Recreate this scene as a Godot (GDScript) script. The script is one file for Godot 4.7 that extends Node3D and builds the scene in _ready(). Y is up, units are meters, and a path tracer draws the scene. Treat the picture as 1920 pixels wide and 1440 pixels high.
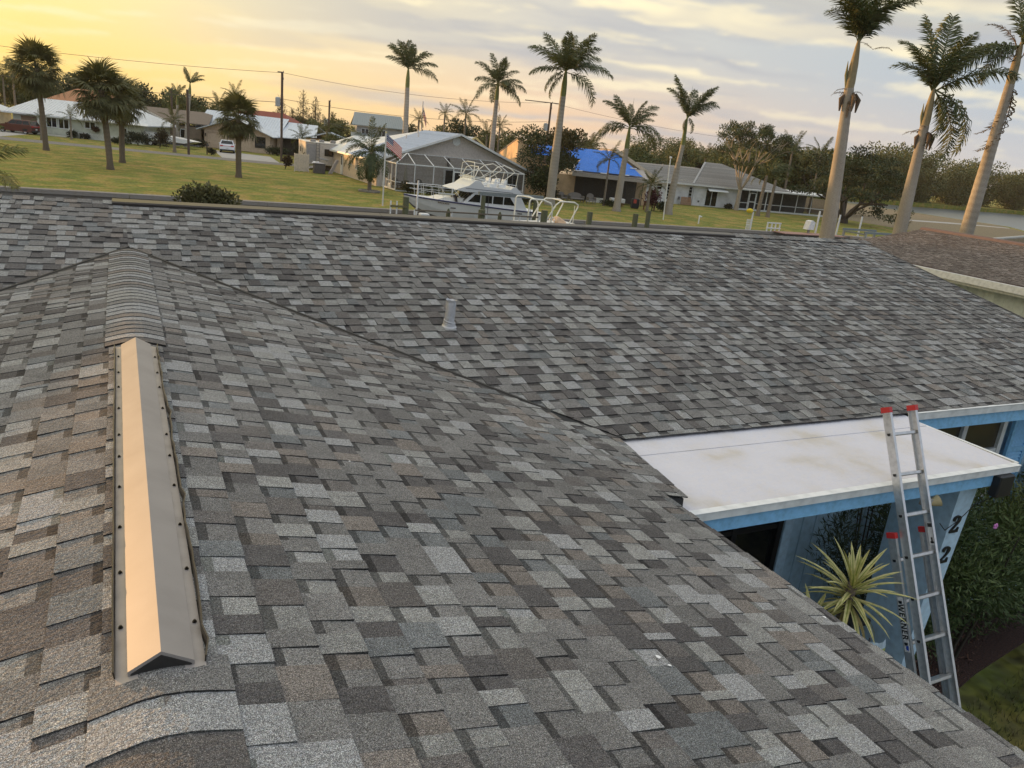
extends Node3D

# ---------------------------------------------------------------- mesh builder
class MB:
	var v := PackedVector3Array()
	var n := PackedVector3Array()
	var c := PackedColorArray()
	var col := Color(1, 1, 1)

	func tri(a: Vector3, b: Vector3, d: Vector3) -> void:
		var nn := (b - a).cross(d - a).normalized()
		v.append(a); v.append(d); v.append(b)
		for k in 3:
			n.append(nn); c.append(col)

	func quad(a: Vector3, b: Vector3, d: Vector3, e: Vector3) -> void:
		var nn := (d - a).cross(e - b).normalized()
		v.append(a); v.append(d); v.append(b); v.append(a); v.append(e); v.append(d)
		for k in 6:
			n.append(nn); c.append(col)

	func tri_n(a: Vector3, b: Vector3, d: Vector3, na: Vector3, nb: Vector3, nd: Vector3) -> void:
		v.append(a); v.append(d); v.append(b)
		n.append(na); n.append(nd); n.append(nb)
		for k in 3:
			c.append(col)

	func hexa(p: Array) -> void:  # p[0..3] bottom ring counter-clockwise from above, p[4..7] top ring
		quad(p[4], p[5], p[6], p[7])
		quad(p[3], p[2], p[1], p[0])
		for k in 4:
			var j := (k + 1) % 4
			quad(p[k], p[j], p[4 + j], p[4 + k])

	func box(o: Vector3, s: Vector3, b := Basis()) -> void:  # o is the centre
		var h := s * 0.5
		var p := []
		for y in [-h.y, h.y]:
			for q in [Vector2(-h.x, h.z), Vector2(h.x, h.z), Vector2(h.x, -h.z), Vector2(-h.x, -h.z)]:
				p.append(o + b * Vector3(q.x, y, q.y))
		hexa(p)

	func bbox(o: Vector3, s: Vector3, r: float, b := Basis()) -> void:  # box with chamfered vertical and horizontal edges
		var h := s * 0.5
		var ring := func(x: float, z: float, cut: float) -> Array:
			return [Vector2(-x + cut, z), Vector2(x - cut, z), Vector2(x, z - cut), Vector2(x, -z + cut), Vector2(x - cut, -z), Vector2(-x + cut, -z), Vector2(-x, -z + cut), Vector2(-x, z - cut)]
		var lv := [[-h.y, r], [-h.y + r, 0.0], [h.y - r, 0.0], [h.y, r]]
		var rows := []
		for l in lv:
			var row := []
			for q in ring.call(h.x - l[1], h.z - l[1], r):
				row.append(o + b * Vector3(q.x, l[0], q.y))
			rows.append(row)
		for k in 3:
			for j in 8:
				quad(rows[k][j], rows[k][(j + 1) % 8], rows[k + 1][(j + 1) % 8], rows[k + 1][j])
		fan(rows[3]); var rev: Array = rows[0].duplicate(); rev.reverse(); fan(rev)

	func fan(p: Array) -> void:
		for k in range(1, p.size() - 1):
			tri(p[0], p[k], p[k + 1])

	func beam(a: Vector3, b: Vector3, w: float, h: float, up := Vector3.UP) -> void:
		var f := (b - a)
		var l := f.length()
		f /= l
		var s := f.cross(up).normalized()
		box((a + b) * 0.5, Vector3(w, h, l), Basis(s, s.cross(f), -f))

	func tube(p: Array, r: Array, sides := 8, caps := true) -> void:
		var rows := []
		var nr := []
		var side := Vector3.ZERO
		for k in p.size():
			var f: Vector3 = (p[mini(k + 1, p.size() - 1)] - p[maxi(k - 1, 0)]).normalized()
			if side == Vector3.ZERO:
				side = f.cross(Vector3.UP if absf(f.y) < 0.9 else Vector3.RIGHT).normalized()
			side = (side - f * side.dot(f)).normalized()
			var up := side.cross(f)
			var row := []
			var nrow := []
			for j in sides:
				var t := TAU * j / sides
				var d := side * cos(t) + up * sin(t)
				nrow.append(d)
				row.append(p[k] + d * (r[k] if r.size() > 1 else r[0]))
			rows.append(row); nr.append(nrow)
		for k in p.size() - 1:
			for j in sides:
				var i := (j + 1) % sides
				tri_n(rows[k][j], rows[k + 1][i], rows[k][i], nr[k][j], nr[k + 1][i], nr[k][i])
				tri_n(rows[k][j], rows[k + 1][j], rows[k + 1][i], nr[k][j], nr[k + 1][j], nr[k + 1][i])
		if caps:
			fan(rows[0]); var rev: Array = rows[-1].duplicate(); rev.reverse(); fan(rev)

	func cyl(o: Vector3, r0: float, r1: float, h: float, sides := 12) -> void:
		tube([o, o + Vector3(0, h, 0)], [r0, r1], sides)

	func prism(p: Array, z0: float, z1: float, xf := Transform3D(), inset := 0.0) -> void:
		# p: Vector2 outline, counter-clockwise in x-y, extruded along z from z0 (back) to z1 (front)
		var cen := Vector2.ZERO
		for q in p:
			cen += q / p.size()
		var fr := []
		var bk := []
		for q in p:
			var q2: Vector2 = q.lerp(cen, inset)
			fr.append(xf * Vector3(q2.x, q2.y, z1)); bk.append(xf * Vector3(q.x, q.y, z0))
		var ids := Geometry2D.triangulate_polygon(PackedVector2Array(p))
		for k in range(0, ids.size(), 3):
			var a := ids[k]
			var b := ids[k + 1]
			var d := ids[k + 2]
			if (p[b] - p[a]).cross(p[d] - p[a]) < 0:
				var t := b
				b = d
				d = t
			tri(fr[a], fr[b], fr[d])
			tri(bk[a], bk[d], bk[b])
		for k in p.size():
			var j := (k + 1) % p.size()
			quad(bk[k], bk[j], fr[j], fr[k])

	func lathe(o: Vector3, prof: Array, sides := 16, b := Basis()) -> void:  # prof: Vector2(r, y)
		for k in prof.size() - 1:
			var p: Vector2 = prof[k]
			var q: Vector2 = prof[k + 1]
			var e := (q - p).normalized()
			for j in sides:
				var t0 := TAU * j / sides
				var t1 := TAU * (j + 1) / sides
				var d0 := Vector3(cos(t0), 0, -sin(t0))
				var d1 := Vector3(cos(t1), 0, -sin(t1))
				var n0 := b * (d0 * e.y - Vector3(0, e.x, 0))
				var n1 := b * (d1 * e.y - Vector3(0, e.x, 0))
				var a := o + b * (d0 * p.x + Vector3(0, p.y, 0))
				var a1 := o + b * (d1 * p.x + Vector3(0, p.y, 0))
				var c0 := o + b * (d0 * q.x + Vector3(0, q.y, 0))
				var c1 := o + b * (d1 * q.x + Vector3(0, q.y, 0))
				tri_n(a, a1, c1, n0, n1, n1)
				tri_n(a, c1, c0, n0, n1, n0)

	func sphere(o: Vector3, r: Vector3, seg := 10) -> void:
		for i in seg:
			for j in seg * 2:
				var f := func(u: float, w: float) -> Vector3:
					return Vector3(sin(u) * cos(w), cos(u), sin(u) * sin(w))
				var a: Vector3 = f.call(PI * i / seg, PI * j / seg)
				var b: Vector3 = f.call(PI * (i + 1) / seg, PI * j / seg)
				var d: Vector3 = f.call(PI * (i + 1) / seg, PI * (j + 1) / seg)
				var e: Vector3 = f.call(PI * i / seg, PI * (j + 1) / seg)
				tri_n(o + a * r, o + e * r, o + d * r, a, e, d)
				tri_n(o + a * r, o + d * r, o + b * r, a, d, b)

	func add(m: MB, xf: Transform3D) -> void:
		for k in m.v.size():
			v.append(xf * m.v[k])
			n.append((xf.basis * m.n[k]).normalized())
			c.append(m.c[k])

	func mesh(mat: Material) -> ArrayMesh:
		var a := []
		a.resize(Mesh.ARRAY_MAX)
		a[Mesh.ARRAY_VERTEX] = v
		a[Mesh.ARRAY_NORMAL] = n
		a[Mesh.ARRAY_COLOR] = c
		var m := ArrayMesh.new()
		if v.size() == 0:
			return m
		m.add_surface_from_arrays(Mesh.PRIMITIVE_TRIANGLES, a)
		m.surface_set_material(0, mat)
		return m


# ---------------------------------------------------------------- helpers
var rng := RandomNumberGenerator.new()
var M := {}
var T := {}
var cam: Camera3D

func rnd(a: float, b: float) -> float:
	return rng.randf_range(a, b)

func lin(r: float, g: float, b: float, a := 1.0) -> Color:
	var k := Color(r, g, b).linear_to_srgb()
	k.a = a
	return k

func put(called: String, m: MB, mat: Material, parent: Node = self, at := Transform3D()) -> MeshInstance3D:
	var o := MeshInstance3D.new()
	o.name = called
	o.mesh = m.mesh(mat)
	o.transform = at
	parent.add_child(o, true)
	return o

func putm(called: String, mesh: Mesh, parent: Node, at := Transform3D()) -> MeshInstance3D:
	var o := MeshInstance3D.new()
	o.name = called
	o.mesh = mesh
	o.transform = at
	parent.add_child(o, true)
	return o

func tag(o: Node, label: String, category: String, group := "") -> Node:
	o.set_meta("label", label)
	o.set_meta("category", category)
	if group:
		o.set_meta("group", group)
	return o

func thing(called: String, label: String, category: String, at := Vector3.ZERO, yaw := 0.0, group := "") -> Node3D:
	var o := Node3D.new()
	o.name = called
	add_child(o, true)
	o.position = at
	o.rotation.y = yaw
	tag(o, label, category, group)
	return o

func part(called: String, parent: Node, at := Transform3D()) -> Node3D:
	var o := Node3D.new()
	o.name = called
	o.transform = at
	parent.add_child(o, true)
	return o

func struct(called: String, m: MB, mat: Material) -> MeshInstance3D:
	var o := put(called, m, mat)
	o.set_meta("kind", "structure")
	return o

func copy(src: Node3D, at: Vector3, yaw: float, scale: float, label: String) -> Node3D:
	var r: Node3D = src.duplicate()
	r.name = src.name
	add_child(r, true)
	r.position = at
	r.rotation.y = yaw
	r.scale = Vector3.ONE * scale
	r.set_meta("label", label)
	return r

func XF(p: Vector3, yaw := 0.0) -> Transform3D:
	return Transform3D(Basis(Vector3.UP, yaw), p)

# ---------------------------------------------------------------- textures and materials
func noise_tex(seed_: int, freq: float, oct: int, ramp: Array, size := 512, normal := false) -> NoiseTexture2D:
	var f := FastNoiseLite.new()
	f.seed = seed_
	f.noise_type = FastNoiseLite.TYPE_SIMPLEX_SMOOTH
	f.frequency = freq
	f.fractal_octaves = oct
	var t := NoiseTexture2D.new()
	t.width = size; t.height = size
	t.seamless = true
	t.noise = f
	if normal:
		t.as_normal_map = true
		t.bump_strength = ramp[0]
	elif ramp.size():
		var g := Gradient.new()
		g.offsets = PackedFloat32Array(ramp[0])
		g.colors = PackedColorArray(ramp[1])
		t.color_ramp = g
	return t

func speckle_tex(seed_: int, lo: float, size: int, light: float) -> ImageTexture:
	var r := RandomNumberGenerator.new()
	r.seed = seed_
	var im := Image.create(size, size, false, Image.FORMAT_RGB8)
	for y in size:
		for x in size:
			var q := r.randf()
			var k := lo + (1.0 - lo) * pow(r.randf(), 1.6) * 0.75
			if q < light:
				k = 1.0
			elif q > 0.86:
				k = lo * 0.55
			im.set_pixel(x, y, Color(k * (1.0 + r.randf_range(-0.05, 0.05)), k, k * (1.0 + r.randf_range(-0.05, 0.05))))
	return ImageTexture.create_from_image(im)

func mat(key: String, r: float, g: float, b: float, rough := 0.8, metal := 0.0, tex: Texture2D = null, scale := 1.0, world := false) -> StandardMaterial3D:
	var m := StandardMaterial3D.new()
	m.resource_name = key
	m.albedo_color = lin(r, g, b)
	m.roughness = rough
	m.metallic = metal
	m.vertex_color_use_as_albedo = true
	if tex:
		m.albedo_texture = tex
		m.uv1_triplanar = true
		m.uv1_world_triplanar = world
		m.uv1_scale = Vector3.ONE * scale
	M[key] = m
	return m

func bump(m: StandardMaterial3D, tex: Texture2D, depth: float) -> void:
	m.normal_enabled = true
	m.normal_texture = tex
	m.normal_scale = depth

func glass(key: String, r: float, g: float, b: float) -> StandardMaterial3D:
	var m := mat(key, r, g, b, 0.08, 0.0)
	m.metallic_specular = 0.5
	return m

func foliage(key: String, tex: Texture2D, scale := 3.0, back := 0.5) -> StandardMaterial3D:
	var m := mat(key, 1, 1, 1, 0.7, 0.0, tex, scale)
	m.backlight_enabled = true
	m.backlight = Color(back, back, back * 0.7)
	return m

func make_materials() -> void:
	var W := Color(1, 1, 1)
	T.soft = noise_tex(11, 0.012, 6, [[0.0, 0.35, 0.65, 1.0], [Color(0.86, 0.86, 0.86), Color(0.93, 0.93, 0.93), Color(0.97, 0.97, 0.97), W]])
	T.stain = noise_tex(23, 0.006, 6, [[0.0, 0.45, 0.7, 1.0], [W, Color(0.98, 0.98, 0.98), Color(0.965, 0.955, 0.93), Color(0.90, 0.87, 0.79)]])
	T.fine = noise_tex(31, 0.09, 4, [[0.0, 0.5, 1.0], [Color(0.55, 0.55, 0.55), Color(0.82, 0.82, 0.82), W]])
	T.rough_n = noise_tex(41, 0.06, 4, [6.0], 512, true)
	T.ripple_n = noise_tex(43, 0.02, 4, [5.0], 512, true)
	T.grain = speckle_tex(5, 0.34, 512, 0.07)
	T.leaf = noise_tex(51, 0.05, 3, [[0.0, 0.5, 1.0], [Color(0.66, 0.68, 0.62), Color(0.88, 0.88, 0.84), W]], 256)
	T.grass = noise_tex(61, 0.010, 6, [[0.0, 0.3, 0.5, 0.66, 1.0], [Color(0.40, 0.46, 0.13), Color(0.49, 0.52, 0.16), Color(0.56, 0.55, 0.19), Color(0.65, 0.575, 0.26), Color(0.70, 0.59, 0.34)]], 1024)
	T.grassfine = noise_tex(67, 0.22, 3, [[0.0, 0.5, 1.0], [Color(0.62, 0.62, 0.62), Color(0.85, 0.85, 0.85), W]])
	T.mulch = noise_tex(71, 0.11, 5, [[0.0, 0.45, 0.7, 1.0], [Color(0.05, 0.03, 0.025), Color(0.16, 0.09, 0.07), Color(0.27, 0.15, 0.11), Color(0.42, 0.3, 0.22)]])
	T.bark = noise_tex(81, 0.03, 5, [[0.0, 0.4, 0.7, 1.0], [Color(0.6, 0.58, 0.55), Color(0.85, 0.83, 0.8), Color(0.95, 0.93, 0.9), W]])
	var s := mat("shingle", 1.5, 1.5, 1.5, 0.95, 0.0, T.grain, 1.5)
	s.albedo_color = Color(1, 1, 1)
	s.metallic_specular = 0.3
	bump(s, T.rough_n, 0.45)
	mat("deck", 0.03, 0.03, 0.03, 0.95)
	mat("flashing", 0.02, 0.018, 0.016, 0.7)
	mat("vent_paint", 0.30, 0.27, 0.245, 0.55, 0.05, T.soft, 0.6)
	mat("vent_flange", 0.34, 0.31, 0.29, 0.5, 0.25, T.soft, 1.5)
	mat("lip_metal", 0.10, 0.085, 0.065, 0.4, 0.6, T.fine, 3.0)
	mat("dark_metal", 0.035, 0.029, 0.025, 0.35, 0.55, T.soft, 2.0)
	mat("lead", 0.78, 0.78, 0.80, 0.4, 0.4, T.fine, 6.0)
	bump(M.lead, T.rough_n, 1.6)
	mat("membrane", 0.60, 0.59, 0.63, 0.9, 0.0, T.stain, 0.35)
	bump(M.membrane, T.rough_n, 0.25)
	mat("white_paint", 0.74, 0.75, 0.74, 0.55, 0.0, T.soft, 1.0)
	mat("blue_trim", 0.24, 0.52, 0.80, 0.6, 0.0, T.soft, 2.0)
	mat("blue_wall", 0.42, 0.60, 0.73, 0.7, 0.0, T.soft, 1.2)
	mat("blue_board", 0.50, 0.68, 0.82, 0.6, 0.0, T.soft, 1.6)
	mat("black", 0.012, 0.012, 0.013, 0.5)
	mat("black_digit", 0.010, 0.010, 0.012, 0.35)
	glass("glass_dark", 0.012, 0.013, 0.014)
	glass("glass_tan", 0.06, 0.05, 0.035)
	mat("plain", 1, 1, 1, 0.8, 0.0, T.soft, 0.6)
	mat("gloss", 1, 1, 1, 0.25, 0.0)
	M.gloss.clearcoat_enabled = true
	M.gloss.clearcoat = 0.6
	mat("matte", 1, 1, 1, 0.9, 0.0, T.fine, 0.8)
	mat("metal_roof", 0.62, 0.66, 0.70, 0.45, 0.25, T.soft, 0.3)
	mat("alu", 0.70, 0.70, 0.70, 0.36, 0.85, T.soft, 3.0)
	mat("red_plastic", 0.45, 0.025, 0.025, 0.45)
	mat("stucco", 1, 1, 1, 0.9, 0.0, T.soft, 0.15)
	bump(M.stucco, T.rough_n, 0.2)
	var sc := mat("screen", 0.035, 0.033, 0.03, 0.8)
	sc.transparency = BaseMaterial3D.TRANSPARENCY_ALPHA
	sc.albedo_color.a = 0.36
	var gl := mat("clear_plastic", 0.8, 0.85, 0.8, 0.05)
	gl.transparency = BaseMaterial3D.TRANSPARENCY_ALPHA
	gl.albedo_color.a = 0.25
	foliage("leaf", T.leaf)
	foliage("frond", T.leaf, 1.5, 0.7)
	mat("trunk", 1, 1, 1, 0.9, 0.0, T.bark, 1.0)
	M.trunk.uv1_scale = Vector3(0.7, 4.0, 0.7)
	bump(M.trunk, T.rough_n, 0.7)
	mat("bark", 1, 1, 1, 0.95, 0.0, T.fine, 1.5)
	bump(M.bark, T.rough_n, 1.0)
	var g := mat("lawn", 1, 1, 1, 0.95, 0.0, T.grass, 0.035, true)
	g.albedo_color = Color(1, 1, 1)
	g.detail_enabled = true
	g.detail_blend_mode = BaseMaterial3D.BLEND_MODE_MUL
	g.detail_albedo = T.grassfine
	g.detail_uv_layer = BaseMaterial3D.DETAIL_UV_1
	bump(g, T.rough_n, 1.0)
	var yl := g.duplicate()
	yl.resource_name = "yard_lawn"
	yl.albedo_color = lin(0.42, 0.44, 0.42)
	M.yard_lawn = yl
	mat("dry_ground", 0.27, 0.21, 0.115, 0.95, 0.0, T.fine, 0.08, true)
	mat("mulch", 1, 1, 1, 0.95, 0.0, T.mulch, 0.9, true)
	bump(M.mulch, T.rough_n, 1.5)
	mat("asphalt", 0.27, 0.25, 0.23, 0.9, 0.0, T.fine, 0.15, true)
	mat("concrete", 0.40, 0.38, 0.35, 0.85, 0.0, T.soft, 0.2, true)
	mat("wet_concrete", 0.26, 0.23, 0.20, 0.85, 0.0, T.stain, 0.5)
	bump(M.wet_concrete, T.rough_n, 0.6)
	var w := mat("water", 0.09, 0.10, 0.10, 0.32)
	w.uv1_triplanar = true
	w.uv1_world_triplanar = true
	w.uv1_scale = Vector3.ONE * 0.12
	bump(w, T.ripple_n, 0.3)
	mat("piling", 0.15, 0.165, 0.10, 0.95, 0.0, T.bark, 1.2)
	mat("weathered", 0.22, 0.20, 0.17, 0.9, 0.0, T.bark, 1.0)
	mat("galv", 0.26, 0.29, 0.29, 0.5, 0.5, T.soft, 1.0)
	var tr := mat("tarp", 0.015, 0.19, 0.72, 0.45, 0.0, T.soft, 0.5)
	bump(tr, T.rough_n, 1.2)
	var fc := mat("flag_cloth", 1, 1, 1, 0.9)
	fc.backlight_enabled = true
	fc.backlight = Color(0.7, 0.7, 0.7)
	mat("stained", 1, 1, 1, 0.8, 0.0, T.bark, 0.8)
	mat("wicker", 0.55, 0.52, 0.48, 0.9, 0.0, T.fine, 4.0)

# ---------------------------------------------------------------- sky
func key_color(keys: Array, t: float) -> Vector3:
	for k in keys.size() - 1:
		if t <= keys[k + 1][0]:
			return keys[k][1].lerp(keys[k + 1][1], clampf((t - keys[k][0]) / (keys[k + 1][0] - keys[k][0]), 0, 1))
	return keys[-1][1]

func make_sky() -> Sky:
	var low := [[0, Vector3(0.900, 0.540, 0.153)], [28, Vector3(0.450, 0.310, 0.095)], [42, Vector3(0.419, 0.302, 0.140)], [60, Vector3(0.373, 0.257, 0.162)], [76, Vector3(0.284, 0.239, 0.203)], [95, Vector3(0.221, 0.230, 0.243)], [140, Vector3(0.216, 0.243, 0.279)], [180, Vector3(0.216, 0.243, 0.288)]]
	var mid := [[0, Vector3(0.765, 0.558, 0.270)], [28, Vector3(0.441, 0.356, 0.158)], [42, Vector3(0.369, 0.320, 0.211)], [60, Vector3(0.284, 0.270, 0.236)], [76, Vector3(0.225, 0.236, 0.239)], [95, Vector3(0.167, 0.207, 0.248)], [140, Vector3(0.198, 0.239, 0.297)], [180, Vector3(0.216, 0.257, 0.310)]]
	var top := Vector3(0.445, 0.465, 0.48)
	var a := FastNoiseLite.new()
	a.seed = 4; a.frequency = 0.55; a.fractal_octaves = 6; a.fractal_gain = 0.55
	var b := FastNoiseLite.new()
	b.seed = 19; b.frequency = 0.30; b.fractal_octaves = 5
	var d := FastNoiseLite.new()
	d.seed = 37; d.frequency = 0.8; d.fractal_octaves = 3
	var w := 2560
	var h := 1280
	var sun_az := atan2(-0.54, 0.85)
	var data := PackedFloat32Array()
	data.resize(w * h * 3)
	# colours along the azimuth, once per column
	var lows := []
	var mids := []
	var dirs := []
	for x in w:
		var az := TAU * (x + 0.5) / w
		dirs.append(Vector2(sin(az), -cos(az)))
		var off := absf(rad_to_deg(wrapf(az - sun_az, -PI, PI)))
		lows.append([key_color(low, off), off])
		mids.append(key_color(mid, off))
	for y in h / 2:
		var el := PI * 0.5 - PI * (y + 0.5) / h
		var e := rad_to_deg(el)
		var t1 := smoothstep(0.5, 7.5, e)
		var t2 := smoothstep(20.0, 75.0, e)
		var k := 1.0 / (sin(el) + 0.10)
		for x in w:
			var cl: Vector3 = lows[x][0].lerp(mids[x], t1).lerp(top, t2)
			var off: float = lows[x][1]
			var q: Vector2 = dirs[x] * cos(el) * k
			# streaks drawn out along one wind direction
			var sx := q.x * 0.80 + q.y * 0.35
			var sy := q.y * 1.5 - q.x * 0.55
			var wob := d.get_noise_2d(q.x * 1.3, q.y * 1.3) * 0.5
			var f := a.get_noise_2d(sx + wob, sy * 1.8 + wob) + 0.22 * d.get_noise_2d(sx * 4.0, sy * 6.0)
			var s := b.get_noise_2d(sx * 0.7 - 3.0, sy * 1.2 + wob + 7.0)
			var near := clampf(1.0 - absf(off - 62.0) / 60.0, 0.0, 1.0)
			var lit := smoothstep(-0.02, 0.46, f) * (0.25 + 0.75 * smoothstep(1.5, 8.0, e))
			var warm := Vector3(0.44, 0.385, 0.255).lerp(Vector3(0.29, 0.29, 0.29), smoothstep(85.0, 125.0, off))
			cl = cl.lerp(cl.max(warm), lit * (0.5 + 0.5 * near))
			var shade := smoothstep(0.0, 0.38, s)
			cl = cl.lerp(Vector3(0.188, 0.192, 0.205).lerp(cl, 0.25), shade * 0.95 * smoothstep(30.0, 58.0, off))
			# the lit cloud bank on the right
			var bank := exp(-pow((off - 84.0 - wob * 9.0) / 9.0, 2.0) - pow((e - 12.5 - f * 4.0) / 2.4, 2.0))
			cl = cl.lerp(Vector3(0.43, 0.35, 0.155), clampf(bank * (0.55 + f * 0.8), 0.0, 0.85))
			var at := (y * w + x) * 3
			data[at] = cl.x; data[at + 1] = cl.y; data[at + 2] = cl.z
	for y in range(h / 2, h):
		for x in w:
			var at := (y * w + x) * 3
			data[at] = 0.10; data[at + 1] = 0.095; data[at + 2] = 0.07
	var im := Image.create_from_data(w, h, false, Image.FORMAT_RGBF, data.to_byte_array())
	var m := PanoramaSkyMaterial.new()
	m.panorama = ImageTexture.create_from_image(im)
	var sky := Sky.new()
	sky.sky_material = m
	return sky

# ---------------------------------------------------------------- shingled slopes
const TONES := [[0.088, 0.083, 0.082], [0.155, 0.150, 0.145], [0.225, 0.222, 0.212], [0.315, 0.322, 0.302], [0.165, 0.147, 0.133], [0.142, 0.147, 0.149], [0.118, 0.109, 0.104]]
const TONE_GAIN := 4.0  # what the granule texture takes away
const TONE_W := [0.14, 0.53, 0.71, 0.81, 0.88, 0.94, 1.0]

func tone() -> Color:
	var q := rng.randf()
	for k in TONE_W.size():
		if q <= TONE_W[k]:
			var t: Array = TONES[k]
			var j := rnd(0.88, 1.12)
			return Color(t[0] * j, t[1] * j, t[2] * j) * TONE_GAIN
	return Color(0.15, 0.15, 0.15)

func clip_poly(p: Array, planes: Array) -> Array:  # planes: Vector3(na, nv, c), kept where na*a + nv*v <= c
	for pl in planes:
		var out := []
		for k in p.size():
			var s: Vector2 = p[k]
			var e: Vector2 = p[(k + 1) % p.size()]
			var ds: float = pl.x * s.x + pl.y * s.y - pl.z
			var de: float = pl.x * e.x + pl.y * e.y - pl.z
			if ds <= 0:
				out.append(s)
			if ds * de < 0:
				out.append(s.lerp(e, ds / (ds - de)))
		p = out
		if p.size() < 3:
			return []
	return p

# One slope of laminated shingles: O is a point of the ridge, A runs along it, D down the slope. Every tab and gap is a piece.
func slope_pieces(O: Vector3, A: Vector3, D: Vector3, length: float, a0: float, a1: float, planes: Array, opt := {}) -> Array:
	var e: float = opt.get("e", 0.1435)
	var thick: float = opt.get("t", 1.0)
	var wide: float = opt.get("w", 1.0)
	var N := A.cross(D).normalized()
	var flip := N.y < 0
	if flip:
		N = -N
	var out := []
	var drift := FastNoiseLite.new()
	drift.seed = 77
	drift.frequency = 0.12
	var rows := int(ceil(length / e))
	for k in rows:
		var v0 := k * e
		var v1 := minf((k + 1) * e, length)
		var a := a0 - rnd(0.0, 0.3)
		var high := rng.randf() < 0.5
		while a < a1:
			var w := (rnd(0.075, 0.16) if high else rnd(0.065, 0.13)) * wide
			if rng.randf() < 0.10:
				w *= 0.45
			var edge := v1 + rnd(-0.0025, 0.0025)
			var skew := rnd(-0.004, 0.004)
			var p := clip_poly([Vector2(a, v0), Vector2(a + w, v0), Vector2(a + w + skew, edge), Vector2(a + skew, edge)], planes)
			a += w
			var raised := high
			high = not high if rng.randf() < 0.86 else high
			if p.is_empty():
				continue
			var m := MB.new()
			var cl: Color = opt["tone"].call() if opt.has("tone") else tone()
			var mid_p := O + A * a + D * v0
			cl = cl * (1.0 + 0.22 * drift.get_noise_2d(mid_p.x * 3.0, mid_p.z * 3.0))
			m.col = cl
			var hb := (0.0098 if raised else 0.0052) * thick + rnd(-0.0012, 0.0018)
			var ht := (0.0034 if raised else 0.0010) * thick
			var P := func(q: Vector2) -> Vector3:
				return O + A * q.x + D * q.y + N * lerpf(ht, hb, (q.y - v0) / e)
			var face := []
			var foot := []
			for q in p:
				face.append(P.call(q))
				foot.append(O + A * q.x + D * q.y - N * 0.003)
			if flip:
				face.reverse(); foot.reverse()
			if raised or not opt.get("band", true):
				m.fan(face)
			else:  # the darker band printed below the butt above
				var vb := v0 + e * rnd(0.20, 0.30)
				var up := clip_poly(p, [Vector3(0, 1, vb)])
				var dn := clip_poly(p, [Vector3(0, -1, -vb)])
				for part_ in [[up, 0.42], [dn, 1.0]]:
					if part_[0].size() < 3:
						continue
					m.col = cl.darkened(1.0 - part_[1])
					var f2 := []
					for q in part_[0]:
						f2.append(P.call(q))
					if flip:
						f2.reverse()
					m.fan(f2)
			for j in m.c.size():  # granules are never laid evenly
				m.c[j] = m.c[j] * rnd(0.88, 1.12)
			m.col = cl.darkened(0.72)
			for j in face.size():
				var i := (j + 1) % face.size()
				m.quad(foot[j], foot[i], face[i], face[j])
			out.append([O + A * (a - w * 0.5) + D * (v0 + v1) * 0.5, m])
	return out

func in_view(p: Vector3) -> bool:
	var q: Vector3 = cam.transform.affine_inverse() * p
	return q.z < -0.3 and absf(q.x / q.z) < 0.70 and absf(q.y / q.z) < 0.53

func near_cap(house: Node3D, parent: Node, z: float, half: float, e: float, first: bool) -> void:
	var m := MB.new()
	m.col = tone() if rng.randf() < 0.7 else Color(0.33, 0.335, 0.315) * TONE_GAIN
	var rows := []
	for t in [[0.0, 0.013], [1.0, 0.0205]]:
		var row := []
		for x in [-half, -half * 0.62, -0.05, 0.0, 0.05, half * 0.62, half]:
			var y: float = 4.03 - absf(x) * 0.2298 - 0.012 * exp(-x * x / 0.0016) + t[1] * (1.0 - 0.25 * absf(x) / half)
			row.append(Vector3(x, y + rnd(-0.0008, 0.0008), z - e + t[0] * (e + 0.006) + absf(x) * 0.01))
		rows.append(row)
	for k in 6:
		m.quad(rows[1][k], rows[1][k + 1], rows[0][k + 1], rows[0][k])
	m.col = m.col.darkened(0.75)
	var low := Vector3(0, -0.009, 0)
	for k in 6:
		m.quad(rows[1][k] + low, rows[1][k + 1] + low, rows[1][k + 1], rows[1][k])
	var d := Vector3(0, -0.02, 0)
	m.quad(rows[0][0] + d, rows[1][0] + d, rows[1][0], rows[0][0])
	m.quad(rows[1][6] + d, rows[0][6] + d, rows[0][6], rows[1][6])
	put("ridge_cap", m, M.shingle, parent)

func window(parent: Node, xf: Transform3D, w: float, h: float, nx: int, ny: int, fm: Material, pm: Material, bar := 0.05, called := "window") -> Node3D:
	# lies in the local x-y plane, its lower left corner at the origin, facing +z
	var o := part(called, parent, xf)
	var m := MB.new()
	var d := 0.06
	m.box(Vector3(w / 2, bar / 2, 0), Vector3(w, bar, d)); m.box(Vector3(w / 2, h - bar / 2, 0), Vector3(w, bar, d))
	for k in nx + 1:
		var x := clampf(w * k / nx, bar / 2, w - bar / 2)
		m.box(Vector3(x, h / 2, 0.002), Vector3(bar, h - bar * 2 + 0.002, d))
	for k in range(1, ny):
		m.box(Vector3(w / 2, h * k / ny, -0.006), Vector3(w - bar * 2, bar * 0.8, d))
	put("frame", m, fm, o)
	for i in nx:
		for j in ny:
			var g := MB.new()
			g.box(Vector3(w * (i + 0.5) / nx, h * (j + 0.5) / ny, -0.012), Vector3(w / nx - bar, h / ny - bar, 0.01))
			put("pane", g, pm, o)
	return o

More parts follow.
